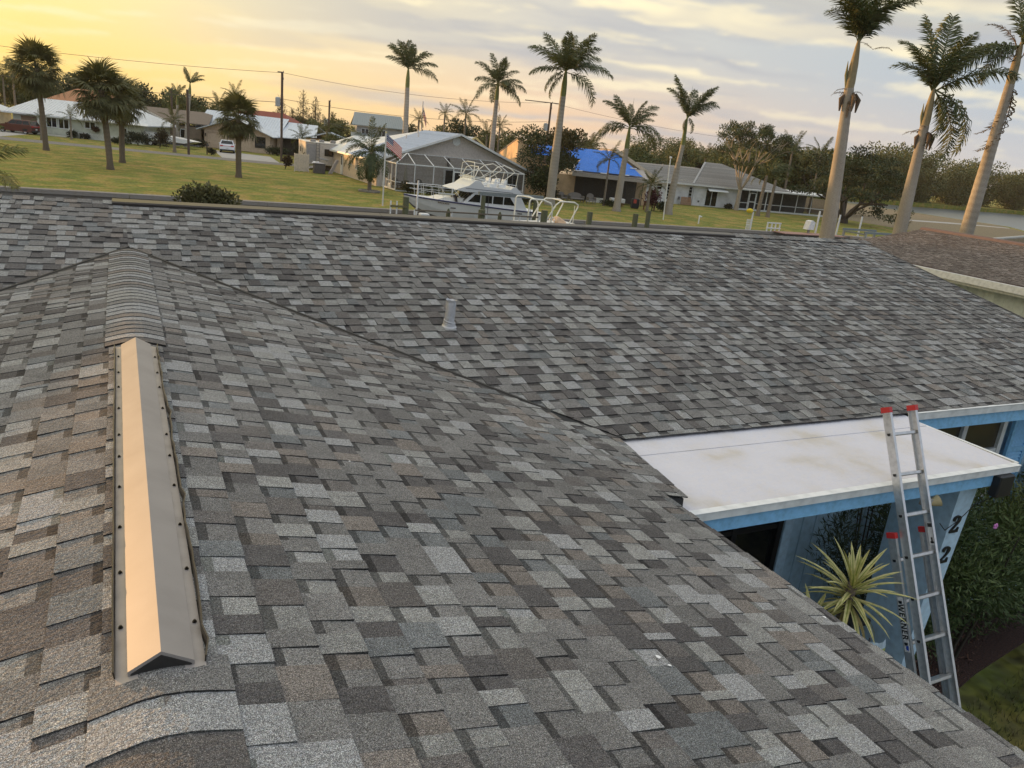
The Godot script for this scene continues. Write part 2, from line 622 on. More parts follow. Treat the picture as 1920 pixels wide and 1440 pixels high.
func own_house() -> void:
	var H := thing("shingled_house", "blue house in the foreground with a new grey shingle roof and white flat porch roof", "house")
	var b := atan(0.2298)
	var bm := atan(0.2115)
	var roof := part("roof", H)
	# decks that carry the shingles
	var dk := MB.new()
	var J := Vector3(0, 4.03, -8.351)
	for s in [-1.0, 1.0]:
		var p := [Vector3(0, 4.03, 3.0), Vector3(s * 2.99, 3.343, 3.0), Vector3(s * 2.99, 3.343, -5.102), J]
		if s < 0:
			p.reverse()
		for q in 4:
			p[q] += Vector3(0, -0.006, 0)
		dk.quad(p[0], p[1], p[2], p[3])
		dk.quad(p[3] + Vector3(0, -0.03, 0), p[2] + Vector3(0, -0.03, 0), p[1] + Vector3(0, -0.03, 0), p[0] + Vector3(0, -0.03, 0))
	var R0 := Vector3(-11, 4.318, -9.74)
	var R1 := Vector3(11.84, 4.318, -9.74)
	var f := Vector3(0, -1.0784, 5.098)
	var bk := Vector3(0, -1.0784, -5.098)
	dk.quad(R0, R0 + f, R1 + f, R1)
	dk.quad(R1, R1 + bk, R0 + bk, R0)
	put("deck", dk, M.deck, roof)
	# valley strips under the cut edges
	for s in [-1.0, 1.0]:
		var vm := MB.new()
		var a := J + Vector3(0, 0.006, 0.05)
		var e := Vector3(s * 2.99, 3.343 + 0.006, -5.102 + 0.05)
		var acr := Vector3(s * 0.035, 0.006, -0.035)
		if s > 0:
			vm.quad(a - acr, e - acr, e + acr, a + acr)
		else:
			vm.quad(a + acr, e + acr, e - acr, a - acr)
		put("valley_strip", vm, M.flashing, roof)
		var cut := MB.new()  # the black sealed edge of the cut shingles
		var cp := []
		rng.seed = 66
		for q in 25:
			var t := q / 24.0
			cp.append(J.lerp(Vector3(s * 2.99, 3.343, -5.102), t) + Vector3(rnd(-0.006, 0.006), 0.013, 0.012 + rnd(-0.006, 0.006)))
		cut.tube(cp, [0.0065], 5)
		put("valley_edge", cut, M.flashing, roof)
	rng.seed = 71
	var vl := 2.99 / cos(b) + 0.02
	var k := 1.0865 * cos(b)
	var all := []
	var right := slope_pieces(Vector3(0, 4.03, 0), Vector3(0, 0, -1), Vector3(cos(b), -sin(b), 0), vl, -2.9, 8.4, [Vector3(1, k, 8.345)])
	right.append_array(slope_pieces(Vector3(0, 4.03, 0) + Vector3(cos(b), -sin(b), 0) * vl, Vector3(0, 0, -1), Vector3(cos(b), -sin(b), 0), 0.42, 3.53, 4.8, [Vector3(-1, 0, -3.53), Vector3(1, k, 8.345 - k * vl), Vector3(-0.19, 1, -0.19 * 3.53 + 0.20)]))
	var left := slope_pieces(Vector3(0, 4.03, 0), Vector3(0, 0, -1), Vector3(-cos(b), -sin(b), 0), vl, -2.9, 8.4, [Vector3(1, k, 8.345)])
	var cm := cos(bm)
	var mo := Vector3(0, 4.3237, -9.74)
	var md := Vector3(0, -sin(bm), cm)
	# a >= (v cm - 1.389) / 1.0865 right of the wing, mirrored on its left
	var main_r := slope_pieces(mo, Vector3(1, 0, 0), md, 5.225, -0.3, 11.9, [Vector3(-1, 0, 0), Vector3(1, 0, 11.86), Vector3(-1.0865, cm, 1.389 - 0.035)])
	var main_l := slope_pieces(mo, Vector3(1, 0, 0), md, 5.225, -8.5, 0.3, [Vector3(1, 0, 0), Vector3(1.0865, cm, 1.389 - 0.035)])
	var ranked := []
	var g := 0
	for set_ in [right, left, main_r, main_l]:
		for q in set_:
			ranked.append([cam.position.distance_to(q[0]) + (0.0 if in_view(q[0]) else 1000.0), q[1], g])
		g += 1
	ranked.sort_custom(func(x, y): return x[0] < y[0])
	var rest := [MB.new(), MB.new(), MB.new(), MB.new()]
	var n := 0
	for q in ranked:
		if n < 296 and q[0] < 1000.0:
			put("shingle", q[1], M.shingle, roof)
			n += 1
		else:
			rest[q[2]].v.append_array(q[1].v); rest[q[2]].n.append_array(q[1].n); rest[q[2]].c.append_array(q[1].c)
	var field := MB.new()
	for r in rest:
		field.v.append_array(r.v); field.n.append_array(r.n); field.c.append_array(r.c)
	put("shingle_field", field, M.shingle, roof).set_meta("kind", "stuff")
	# ridge caps of the near wing, and of the main ridge where the vent ends
	rng.seed = 5
	var z := 1.2
	var zs := []
	var zz := -8.30
	while zz < -4.95:
		zs.append(zz + 0.105); zz += 0.105
	zz = -1.86
	while zz < 1.0:
		zs.append(zz + 0.1435); zz += 0.1435
	for q in zs:
		near_cap(H, roof, q, 0.165, 0.15, false)
	for i in 22:
		var m := MB.new()
		m.col = tone()
		var x := 8.75 + i * 0.143
		var t := 0.012
		for s in [-1.0, 1.0]:
			var p0 := Vector3(x, 4.338, -9.74)
			var p1 := Vector3(x, 4.338 - 0.036, -9.74 + s * 0.17)
			var d := Vector3(0.15, t, 0)
			if s > 0:
				m.quad(p0, p1, p1 + d, p0 + d)
			else:
				m.quad(p1, p0, p0 + d, p1 + d)
		m.quad(Vector3(x + 0.15, 4.28, -9.57), Vector3(x + 0.15, 4.28, -9.91), Vector3(x + 0.15, 4.35 - 0.036, -9.91), Vector3(x + 0.15, 4.35, -9.74))
		put("ridge_cap", m, M.shingle, roof)
	# flecks of white paint and a curled scrap left on the new shingles
	rng.seed = 41
	for q in [[1.638, -1.826, 0.013], [1.655, -1.775, 0.008], [2.90, -2.12, 0.010], [0.90, -3.39, 0.006]]:
		var fm := MB.new()
		fm.col = Color(0.75, 0.75, 0.74)
		var fp := []
		for j in 7:
			var a := TAU * j / 7
			var r: float = q[2] * rnd(0.6, 1.2)
			fp.append(Vector3(cos(a) * r, -cos(a) * r * 0.2298, -sin(a) * r))
		fm.fan(fp)
		put("paint_fleck", fm, M.plain, H, XF(Vector3(q[0], 4.03 - q[0] * 0.2298 + 0.0165, q[1])))
	ridge_vent(H)
	main_vent(H)
	vent_pipe(H)
	porch(H)
	walls(H)

func ridge_vent(H: Node3D) -> void:
	var V := part("ridge_vent", H)
	V.set_meta("label", "tan metal ridge vent with screwed flanges on the near ridge")
	var z0 := -4.86
	var z1 := -1.80
	var cap := MB.new()
	var yb := 4.03 - 0.078 * 0.2298 + 0.026
	var prof := [Vector2(-0.078, yb - 0.012), Vector2(0.078, yb - 0.012), Vector2(0.078, yb), Vector2(0.0, 4.03 + 0.052), Vector2(-0.078, yb)]
	cap.prism(prof, z0, z1 - 0.02)
	put("vent_cap", cap, M.vent_paint, V)
	var dark := MB.new()
	dark.prism([Vector2(-0.072, yb - 0.010), Vector2(0.072, yb - 0.010), Vector2(0.070, yb - 0.006), Vector2(0.0, 4.03 + 0.042), Vector2(-0.070, yb - 0.006)], z1 - 0.02, z1 - 0.017)
	put("end_baffle", dark, M.flashing, V)
	for s in [-1.0, 1.0]:
		var fl := MB.new()
		var y0 := 4.03 - 0.062 * 0.2298 + 0.014
		var y1 := 4.03 - 0.112 * 0.2298 + 0.015
		var a := [Vector3(s * 0.055, y0, z1), Vector3(s * 0.106, y1, z1), Vector3(s * 0.106, y1, z0), Vector3(s * 0.055, y0, z0)]
		if s < 0:
			a.reverse()
		fl.quad(a[0], a[1], a[2], a[3])
		var lo := []
		for q in a:
			lo.append(q - Vector3(0, 0.004, 0))
		for j in 4:
			fl.quad(lo[j], lo[(j + 1) % 4], a[(j + 1) % 4], a[j])
		put("flange", fl, M.vent_flange, V)
		# the bent outer lip, wavy on the right
		var lip := MB.new()
		var n := 44
		rng.seed = 12
		var pts := []
		var off := 0.0
		for i in n + 1:
			off = lerpf(off, rnd(-0.008, 0.010), 0.45)
			var kink := 0.010 if s > 0 and i % 13 == 4 else 0.0
			pts.append([off * (1.0 if s > 0 else 0.25) + kink, rnd(-0.003, 0.003)])
		for i in n:
			var za := lerpf(z0, z1 - 0.03, float(i) / n)
			var zb := lerpf(z0, z1 - 0.03, float(i + 1) / n)
			var xa: float = s * (0.107 + pts[i][0] * 0.7)
			var xb: float = s * (0.107 + pts[i + 1][0] * 0.7)
			var ta: float = s * (0.112 + pts[i][0])
			var tb: float = s * (0.112 + pts[i + 1][0])
			var h0: float = y1 + 0.021 + pts[i][1]
			var h1: float = y1 + 0.021 + pts[i + 1][1]
			lip.hexa([Vector3(xb - 0.0015, y1 - 0.012, zb), Vector3(xb + 0.0015, y1 - 0.012, zb), Vector3(xa + 0.0015, y1 - 0.012, za), Vector3(xa - 0.0015, y1 - 0.012, za), Vector3(tb - 0.002, h1, zb), Vector3(tb + 0.002, h1, zb), Vector3(ta + 0.002, h0, za), Vector3(ta - 0.002, h0, za)])
		put("lip", lip, M.lip_metal, V)
		for i in 10:
			var sc := MB.new()
			var zc := z0 + 0.18 + i * 0.295 + (0.03 if s > 0 else 0.0) + rnd(-0.035, 0.035)
			var c := Vector3(s * 0.093, 4.03 - 0.093 * 0.2298 + 0.015, zc)
			sc.col = Color(0.5, 0.5, 0.5)
			sc.cyl(c, 0.0065, 0.006, 0.003, 10)
			sc.cyl(c + Vector3(0, 0.003, 0), 0.004, 0.0035, 0.004, 6)
			put("screw", sc, M.dark_metal, V)

func main_vent(H: Node3D) -> void:
	var V := part("long_ridge_vent", H)
	V.set_meta("label", "long dark bronze ridge vent along the far ridge")
	var cuts := [-0.13, 2.9, 5.9, 8.73]
	for i in 3:
		var m := MB.new()
		var x0: float = cuts[i] + (0.0 if i == 0 else 0.004)
		var x1: float = cuts[i + 1]
		var y := 4.272
		var xf := Transform3D(Basis(Vector3(0, 0, -1), Vector3(0, 1, 0), Vector3(1, 0, 0)), Vector3(0, 0, -9.74))
		m.prism([Vector2(-0.17, y - 0.04), Vector2(0.17, y - 0.04), Vector2(0.165, y + 0.045), Vector2(0.145, y + 0.060), Vector2(0.0, y + 0.078), Vector2(-0.145, y + 0.060), Vector2(-0.165, y + 0.045)], x0, x1, xf)
		m.prism([Vector2(0.172, y - 0.06), Vector2(0.20, y - 0.06), Vector2(0.20, y - 0.028), Vector2(0.172, y - 0.02)], x0, x1, xf)
		put("vent_section", m, M.dark_metal, V)

func vent_pipe(H: Node3D) -> void:
	var V := part("vent_pipe", H, XF(Vector3(2.70, 3.663, -6.616)))
	V.set_meta("label", "crumpled lead vent pipe boot")
	rng.seed = 9
	var m := MB.new()
	var rows := 9
	var sides := 18
	var ring := []
	for k in rows + 1:
		var row := []
		for j in sides:
			var t := TAU * j / sides
			var r := 0.047 + rnd(-0.0035, 0.0035) + (0.004 if k == rows else 0.0)
			row.append(Vector3(cos(t) * r + 0.004 * k / rows, 0.035 + 0.225 * k / rows + (rnd(-0.008, 0.008) if k == rows else 0.0), -sin(t) * r))
		ring.append(row)
	for k in rows:
		for j in sides:
			var i := (j + 1) % sides
			m.quad(ring[k][j], ring[k][i], ring[k + 1][i], ring[k + 1][j])
	for j in sides:  # the folded-in rim
		var i := (j + 1) % sides
		var a: Vector3 = ring[rows][j]
		var c: Vector3 = ring[rows][i]
		var ai := Vector3(a.x * 0.72, a.y - 0.02, a.z * 0.72)
		var ci := Vector3(c.x * 0.72, c.y - 0.02, c.z * 0.72)
		m.quad(a, c, ci, ai)
		m.quad(ai, ci, Vector3(ci.x, 0.12, ci.z), Vector3(ai.x, 0.12, ai.z))
	put("sleeve", m, M.lead, V)
	for k in 4:
		var t := MB.new()
		var pts := []
		for j in 19:
			var a := TAU * j / 18
			pts.append(Vector3(cos(a) * (0.052 + k * 0.001), 0.050 - k * 0.014 + 0.030 * sin(a) * 0.25 + 0.0 - (0.012 if k == 0 else 0.0) * cos(a), -sin(a) * (0.052 + k * 0.001)))
		t.tube(pts, [0.0065], 6, false)
		put("coil", t, M.lead, V)
	var base := MB.new()
	base.lathe(Vector3(0, -0.012, 0), [Vector2(0.085, 0.0), Vector2(0.075, 0.012), Vector2(0.056, 0.030), Vector2(0.050, 0.05)], 18, Basis(Vector3.RIGHT, 0.2))
	put("boot_base", base, M.lead, V)

func porch(H: Node3D) -> void:
	var P := part("porch_roof", H)
	P.set_meta("label", "white membrane flat porch roof with tan water stains")
	var m := MB.new()
	m.hexa([Vector3(3.02, 3.14, -3.50), Vector3(6.78, 3.14, -3.50), Vector3(6.80, 3.14, -4.40), Vector3(3.02, 3.14, -4.40), Vector3(3.02, 3.192, -3.50), Vector3(6.78, 3.192, -3.50), Vector3(6.80, 3.200, -4.40), Vector3(3.02, 3.200, -4.40)])
	put("membrane_sheet", m, M.membrane, P)
	m = MB.new()
	m.hexa([Vector3(3.02, 3.14, -4.394), Vector3(6.80, 3.14, -4.394), Vector3(6.81, 3.14, -4.82), Vector3(3.02, 3.14, -4.82), Vector3(3.02, 3.205, -4.394), Vector3(6.80, 3.205, -4.394), Vector3(6.81, 3.232, -4.82), Vector3(3.02, 3.232, -4.82)])
	put("membrane_sheet", m, M.membrane, P)
	var stain := MB.new()  # ponding rings left on the sheet
	rng.seed = 31
	var e := MB.new()
	e.box(Vector3(4.90, 3.165, -3.490), Vector3(3.80, 0.062, 0.035))
	e.box(Vector3(4.90, 3.193, -3.497), Vector3(3.80, 0.006, 0.06))
	e.box(Vector3(6.815, 3.17, -4.13), Vector3(0.035, 0.062, 1.24))
	put("drip_edge", e, M.white_paint, P)
	var f := MB.new()
	f.box(Vector3(4.80, 3.075, -3.515), Vector3(3.56, 0.115, 0.03))
	f.box(Vector3(6.75, 3.075, -4.12), Vector3(0.03, 0.115, 1.18))
	put("fascia", f, M.blue_trim, P)
	var s := MB.new()
	s.box(Vector3(4.88, 3.035, -4.16), Vector3(3.7, 0.02, 1.25))
	put("soffit", s, M.blue_wall, P)
	var wd := MB.new()  # the tapered fill under the shingles that run out onto the sheet
	wd.hexa([Vector3(2.96, 3.10, -3.54), Vector3(3.19, 3.10, -3.54), Vector3(3.42, 3.10, -4.80), Vector3(2.96, 3.10, -4.95), Vector3(2.96, 3.335, -3.54), Vector3(3.18, 3.285, -3.54), Vector3(3.40, 3.235, -4.80), Vector3(2.96, 3.335, -4.95)])
	put("lap_fill", wd, M.deck, P)
	# square wing post that tapers, with the house number down its front
	var post := MB.new()
	post.hexa([Vector3(6.33, 0, -3.72), Vector3(6.43, 0, -3.72), Vector3(6.43, 0, -4.20), Vector3(6.33, 0, -4.20), Vector3(6.31, 3.02, -3.62), Vector3(6.55, 3.02, -3.62), Vector3(6.55, 3.02, -4.20), Vector3(6.31, 3.02, -4.20)])
	put("porch_post", post, M.blue_board, P)
	var font := SystemFont.new()
	font.font_names = PackedStringArray(["Droid Serif"])
	font.font_weight = 700
	font.font_italic = true
	var at := 2.66
	for ch in ["2", "2", "0"]:
		var tm := TextMesh.new()
		tm.font = font
		tm.text = ch
		tm.font_size = 40
		tm.pixel_size = 0.0058
		tm.depth = 0.012
		tm.material = M.black_digit
		var o := MeshInstance3D.new()
		o.name = "house_number"
		o.mesh = tm
		var zf := -3.72 + 0.10 * at / 3.02 + 0.006
		o.transform = Transform3D(Basis(Vector3.RIGHT, 0.033) * Basis(Vector3.UP, 0.0), Vector3(6.385 + (at - 1.5) * 0.012, at - 0.06, zf))
		P.add_child(o, true)
		at -= 0.31
	var bx := MB.new()
	bx.bbox(Vector3(6.60, 3.03, -3.47), Vector3(0.20, 0.20, 0.08), 0.01)
	put("speaker_box", bx, M.black, P)
	var lt := MB.new()
	lt.col = Color(0.55, 0.45, 0.25)
	lt.lathe(Vector3(5.72, 2.95, -3.50), [Vector2(0.015, 0.0), Vector2(0.028, 0.02), Vector2(0.045, 0.07), Vector2(0.05, 0.085)], 14, Basis(Vector3(0, 0, 1), -1.1) * Basis(Vector3.RIGHT, 0.4))
	lt.col = Color(0.4, 0.38, 0.33)
	lt.box(Vector3(5.68, 2.97, -3.50), Vector3(0.1, 0.05, 0.05))
	put("floodlight", lt, M.plain, P)
	var wire := MB.new()
	wire.tube([Vector3(6.55, 2.95, -3.45), Vector3(6.50, 2.80, -3.58), Vector3(6.38, 2.66, -3.60), Vector3(6.22, 2.58, -3.60), Vector3(6.12, 2.66, -3.60)], [0.004], 5)
	put("cable", wire, M.black, P)

func walls(H: Node3D) -> void:
	# main front wall in vertical boards, z = -5.24
	var core := MB.new()
	core.box(Vector3(4.5, 1.55, -7.6), Vector3(14.6, 3.1, 4.66))
	core.box(Vector3(4.5, 1.55, -12.2), Vector3(14.6, 3.1, 4.4))
	core.box(Vector3(0, 1.6, -1.2), Vector3(5.0, 3.2, 8.0))
	put("wall", core, M.blue_wall, H)
	var x := 6.27
	var i := 0
	while x < 11.5:
		if x < 8.15 or x > 10.35:
			var m := MB.new()
			m.bbox(Vector3(x + 0.098, 1.60, -5.255), Vector3(0.188, 3.0, 0.03), 0.004)
			put("wall_board", m, M.blue_wall, H)
		else:
			var m := MB.new()
			m.bbox(Vector3(x + 0.098, 0.80, -5.255), Vector3(0.188, 1.35, 0.03), 0.004)
			put("wall_board", m, M.blue_wall, H)
		x += 0.196
	var w1 := window(H, XF(Vector3(4.75, 0.95, -5.20)), 1.34, 1.75, 2, 2, M.black, M.glass_dark, 0.07)
	var tr := MB.new()
	tr.bbox(Vector3(6.18, 1.6, -5.21), Vector3(0.13, 3.0, 0.09), 0.006)
	put("corner_trim", tr, M.blue_board, H)
	window(H, XF(Vector3(7.95, 1.75, -5.20)), 1.62, 1.25, 2, 2, M.white_paint, M.glass_tan, 0.075)
	# louvred shutter
	var S := part("shutter", H, XF(Vector3(9.74, 1.70, -5.19)))
	var fr := MB.new()
	for q in [[0.0, 0.03], [0.34, 0.03]]:
		fr.box(Vector3(q[0] + 0.02, 0.66, 0), Vector3(0.05, 1.32, 0.04))
	for q in [0.03, 0.66, 1.29]:
		fr.box(Vector3(0.19, q, 0.001), Vector3(0.29, 0.07, 0.038))
	put("shutter_frame", fr, M.blue_trim, S)
	for k in 24:
		var y := 0.095 + k * 0.0455 + (0.06 if k > 11 else 0.0)
		if y > 1.22:
			break
		var l := MB.new()
		l.box(Vector3(0.19, y, 0.0), Vector3(0.29, 0.042, 0.008), Basis(Vector3.RIGHT, -0.6))
		put("slat", l, M.blue_trim, S)
	# main eave: white drip edge, blue fascia
	var e := MB.new()
	e.box(Vector3(9.36, 3.205, -4.622), Vector3(5.0, 0.075, 0.03))
	e.box(Vector3(9.36, 3.243, -4.632), Vector3(5.0, 0.006, 0.06))
	put("drip_edge", e, M.white_paint, H)
	var f := MB.new()
	f.box(Vector3(9.33, 3.10, -4.65), Vector3(4.95, 0.14, 0.03))
	put("fascia", f, M.blue_trim, H)
	var s := MB.new()
	s.box(Vector3(9.33, 3.05, -4.95), Vector3(4.95, 0.02, 0.6))
	put("soffit", s, M.blue_wall, H)
	# gutter corner and rake trim at the right end
	var rk := MB.new()
	rk.beam(Vector3(11.87, 4.27, -9.74), Vector3(11.87, 3.20, -4.66), 0.03, 0.12)
	rk.beam(Vector3(11.87, 4.27, -9.74), Vector3(11.87, 3.20, -14.8), 0.03, 0.12)
	put("rake_trim", rk, M.flashing, H)
	# near wing eave board
	var ne := MB.new()
	ne.box(Vector3(3.0, 3.27, -0.3), Vector3(0.03, 0.11, 6.4))
	put("fascia", ne, M.white_paint, H)

# ---------------------------------------------------------------- ground, water, roads
func sheet(called: String, p: Array, y: float, m: Material, edge := 0.0) -> void:
	var b := MB.new()
	var pts := PackedVector2Array(p)
	var ids := Geometry2D.triangulate_polygon(pts)
	for k in range(0, ids.size(), 3):
		var a := Vector3(pts[ids[k]].x, y, pts[ids[k]].y)
		var c := Vector3(pts[ids[k + 1]].x, y, pts[ids[k + 1]].y)
		var d := Vector3(pts[ids[k + 2]].x, y, pts[ids[k + 2]].y)
		if (c - a).cross(d - a).y < 0:
			b.tri(a, d, c)
		else:
			b.tri(a, c, d)
	if edge > 0.0:
		for k in pts.size():
			var q := pts[k]
			var r := pts[(k + 1) % pts.size()]
			b.quad(Vector3(q.x, y, q.y), Vector3(r.x, y, r.y), Vector3(r.x, y - edge, r.y), Vector3(q.x, y - edge, q.y))
	struct(called, b, m)

func setting() -> void:
	var V := func(x: float, y: float) -> Vector2: return Vector2(x, y)
	# own bank, up to the near seawall
	sheet("ground", [V.call(-400, 300), V.call(900, 300), V.call(900, -32), V.call(-400, -32)], 0.0, M.yard_lawn, 3.0)
	# the far bank: one sheet out to the horizon, notched by the river on the right
	sheet("far_ground", [V.call(-1500, -51.6), V.call(104, -51.6), V.call(138, -84), V.call(141, -105), V.call(142, -135), V.call(165, -160), V.call(214, -162), V.call(282, -173), V.call(420, -172), V.call(900, -120), V.call(1800, -120), V.call(1800, -2600), V.call(-1500, -2600)], 0.0, M.lawn, 3.0)
	sheet("river", [V.call(1500, 200), V.call(1500, -2600), V.call(-800, -2600), V.call(-800, 200)], -1.25, M.water)
	# dry open shore in front of the river
	sheet("dry_shore", [V.call(84, -53), V.call(104.5, -52.5), V.call(137, -85), V.call(139.5, -103), V.call(140, -133), V.call(104, -120), V.call(86, -78)], 0.012, M.dry_ground)
	sheet("sandy_path", [V.call(108, -80), V.call(122, -80.5), V.call(131, -79.5), V.call(133, -81.0), V.call(121, -83.5), V.call(108, -82.5)], 0.018, M.concrete)
	# road across the far lawn
	sheet("road", [V.call(-220, -153), V.call(-11, -101), V.call(0.5, -98.6), V.call(11, -95.6), V.call(17, -94.6), V.call(40, -96.0), V.call(80, -112.0), V.call(80, -116), V.call(40, -101), V.call(17, -99.4), V.call(11, -100.6), V.call(0.3, -103.4), V.call(-10, -106.4), V.call(-220, -158)], 0.010, M.asphalt)
	sheet("driveway", [V.call(10.9, -100.6), V.call(17.3, -99.2), V.call(18.3, -112.0), V.call(11.6, -117.2)], 0.016, M.concrete)
	sheet("side_drive", [V.call(-18, -107.5), V.call(-12, -106.6), V.call(-9.5, -121), V.call(-16, -124)], 0.016, M.concrete)

# ---------------------------------------------------------------- leaves
func leaf_card(m: MB, o: Vector3, dir: Vector3, side: Vector3, l: float, w: float) -> void:
	var mid := o + dir * l * 0.5
	m.tri(o, mid - side * w * 0.5, o + dir * l)
	m.tri(o, o + dir * l, mid + side * w * 0.5)

func rand_dir() -> Vector3:
	var z := rnd(-1, 1)
	var t := rnd(0, TAU)
	var r := sqrt(1 - z * z)
	return Vector3(r * cos(t), z, r * sin(t))

func leafy(blobs: Array, n: int, l: float, w: float, tones: Array, up := 0.3, shell := 0.45) -> MB:
	# blobs: [centre, radii]; leaves gather toward the outside of each blob
	var m := MB.new()
	var tot := 0.0
	for b in blobs:
		tot += b[1].x * b[1].y + b[1].x * b[1].z
	for b in blobs:
		var k := int(n * (b[1].x * b[1].y + b[1].x * b[1].z) / tot)
		var base: Color = tones[rng.randi() % tones.size()]
		for i in k:
			var d := rand_dir()
			var r := pow(rng.randf(), shell)
			var o: Vector3 = b[0] + d * r * b[1]
			var dir := (d * 0.6 + rand_dir() * 0.8 + Vector3(0, up, 0)).normalized()
			var s := dir.cross(rand_dir()).normalized()
			var j := rnd(0.75, 1.25)
			m.col = Color(base.r * j * rnd(0.95, 1.1), base.g * j, base.b * j)
			var q := rnd(0.7, 1.3)
			leaf_card(m, o, dir, s, l * q, w * q)
	return m

func own_yard() -> void:
	# planting bed and lawn under the porch side
	sheet("mulch_bed", [Vector2(2.6, -3.2), Vector2(5.2, -3.0), Vector2(7.4, -3.9), Vector2(8.7, -4.2), Vector2(10.6, -4.5), Vector2(11.5, -5.3), Vector2(2.6, -5.3)], 0.03, M.mulch, 0.04)
	rng.seed = 88
	var gm := MB.new()
	for i in 16000:
		var x := rnd(5.5, 11.5)
		var z := rnd(-5.0, 0.6)
		if z < -3.9 + (8.4 - x) * 0.15 and x < 10.8:
			continue
		var h := rnd(0.04, 0.10)
		var t := rnd(0, TAU)
		var g := rnd(0.7, 1.2)
		gm.col = Color(0.085, 0.10, 0.035) * g if rng.randf() < 0.75 else Color(0.17, 0.14, 0.07) * g
		var d := Vector3(cos(t), 0, sin(t))
		gm.tri(Vector3(x, 0, z) - d * 0.005, Vector3(x, 0, z) + d * 0.005, Vector3(x + rnd(-0.04, 0.04), h, z + rnd(-0.04, 0.04)))
	var gr := put("grass", gm, M.leaf)
	tag(gr, "short dull green grass beside the mulch bed below the ladder", "grass")
	gr.set_meta("kind", "stuff")
	var ch := MB.new()
	for i in 2600:
		var x := rnd(4.2, 10.8)
		var z := rnd(-5.2, -3.3)
		if z > -3.0 - (x - 5.2) * 0.4 + 0.1:
			continue
		ch.col = Color(0.13, 0.07, 0.05) * rnd(0.4, 2.2)
		var d := rand_dir() * rnd(0.01, 0.035)
		var s := rand_dir() * 0.008
		var o := Vector3(x, rnd(0.03, 0.06), z)
		ch.quad(o - d - s, o + d - s, o + d + s, o - d + s)
	var cp := put("mulch_chips", ch, M.matte)
	tag(cp, "dark brown bark mulch in the bed by the house number post", "mulch")
	cp.set_meta("kind", "stuff")
	# big green shrub right of the post
	var B := thing("green_shrub", "large dense green shrub with a pink flower right of the house number post", "shrub", Vector3(8.35, 0, -4.55))
	var bl := []
	for i in 26:
		var t := rnd(0, TAU)
		var r := rnd(0.2, 0.95)
		bl.append([Vector3(cos(t) * r * 1.35 + 0.1, rnd(0.55, 2.15), sin(t) * r * 0.55), Vector3(rnd(0.35, 0.55), rnd(0.3, 0.45), rnd(0.3, 0.45))])
	put("foliage", leafy(bl, 21000, 0.085, 0.017, [Color(0.085, 0.135, 0.042), Color(0.11, 0.16, 0.05), Color(0.065, 0.105, 0.035), Color(0.14, 0.17, 0.055)], 0.35, 0.5), M.leaf, B)
	var st := MB.new()
	st.col = Color(0.07, 0.055, 0.04)
	for i in 9:
		var a := rnd(0, TAU)
		st.tube([Vector3(cos(a) * 0.3, 0, sin(a) * 0.2), Vector3(cos(a) * 0.6, 1.0, sin(a) * 0.35), Vector3(cos(a) * 0.9, 1.9, sin(a) * 0.45)], [0.022, 0.016, 0.007], 6)
	put("stem", st, M.bark, B)
	var pf := MB.new()
	pf.col = Color(0.62, 0.22, 0.52)
	for i in 5:
		var a := TAU * i / 5
		pf.sphere(Vector3(-0.82 + cos(a) * 0.018, 2.28 + sin(a) * 0.018, 0.66), Vector3(0.016, 0.016, 0.010), 5)
	put("flower", pf, M.plain, B)
	var B2 := thing("green_shrub", "second green shrub at the far side of the large one by the blue wall", "shrub", Vector3(10.6, 0, -4.75))
	bl = []
	for i in 16:
		bl.append([Vector3(rnd(-0.8, 0.9), rnd(0.5, 2.2), rnd(-0.3, 0.45)), Vector3(rnd(0.3, 0.5), rnd(0.3, 0.42), rnd(0.3, 0.4))])
	put("foliage", leafy(bl, 11000, 0.09, 0.02, [Color(0.075, 0.12, 0.04), Color(0.10, 0.14, 0.045)], 0.35, 0.5), M.leaf, B2)
	# dark podocarpus against the wall under the porch
	var D := thing("dark_shrub", "dark narrow leaved shrub under the porch roof against the blue wall", "shrub", Vector3(6.95, 0, -4.55))
	bl = []
	for i in 15:
		bl.append([Vector3(rnd(-0.55, 0.65), rnd(0.5, 2.25), rnd(-0.35, 0.35)), Vector3(rnd(0.2, 0.35), rnd(0.25, 0.38), rnd(0.2, 0.3))])
	bl.append([Vector3(-0.45, 2.3, -0.2), Vector3(0.18, 0.3, 0.15)])
	bl.append([Vector3(-0.65, 2.0, -0.1), Vector3(0.2, 0.28, 0.15)])
	put("foliage", leafy(bl, 9000, 0.085, 0.011, [Color(0.04, 0.065, 0.03), Color(0.055, 0.08, 0.034)], 0.5, 0.6), M.leaf, D)
	st = MB.new()
	st.col = Color(0.06, 0.05, 0.04)
	for i in 6:
		var a := rnd(0, TAU)
		st.tube([Vector3(cos(a) * 0.1, 0, sin(a) * 0.1), Vector3(cos(a) * 0.3, 1.2, sin(a) * 0.2), Vector3(cos(a) * 0.5, 2.3, sin(a) * 0.25)], [0.02, 0.014, 0.005], 6)
	put("stem", st, M.bark, D)
	dracaena(Vector3(4.50, 0, -3.12), 2.66, 0.43, 58, 3, "tall variegated dracaena with a spiky yellow green head left of the ladder")
	dracaena(Vector3(4.22, 0, -3.16), 2.40, 0.32, 30, 8, "shorter variegated dracaena half hidden by the roof edge beside the tall one")
	# garden hose on its hanger
	var Hh := thing("garden_hose", "coiled green garden hose on a hanger behind the dracaena", "hose", Vector3(6.2, 0.75, -4.25))
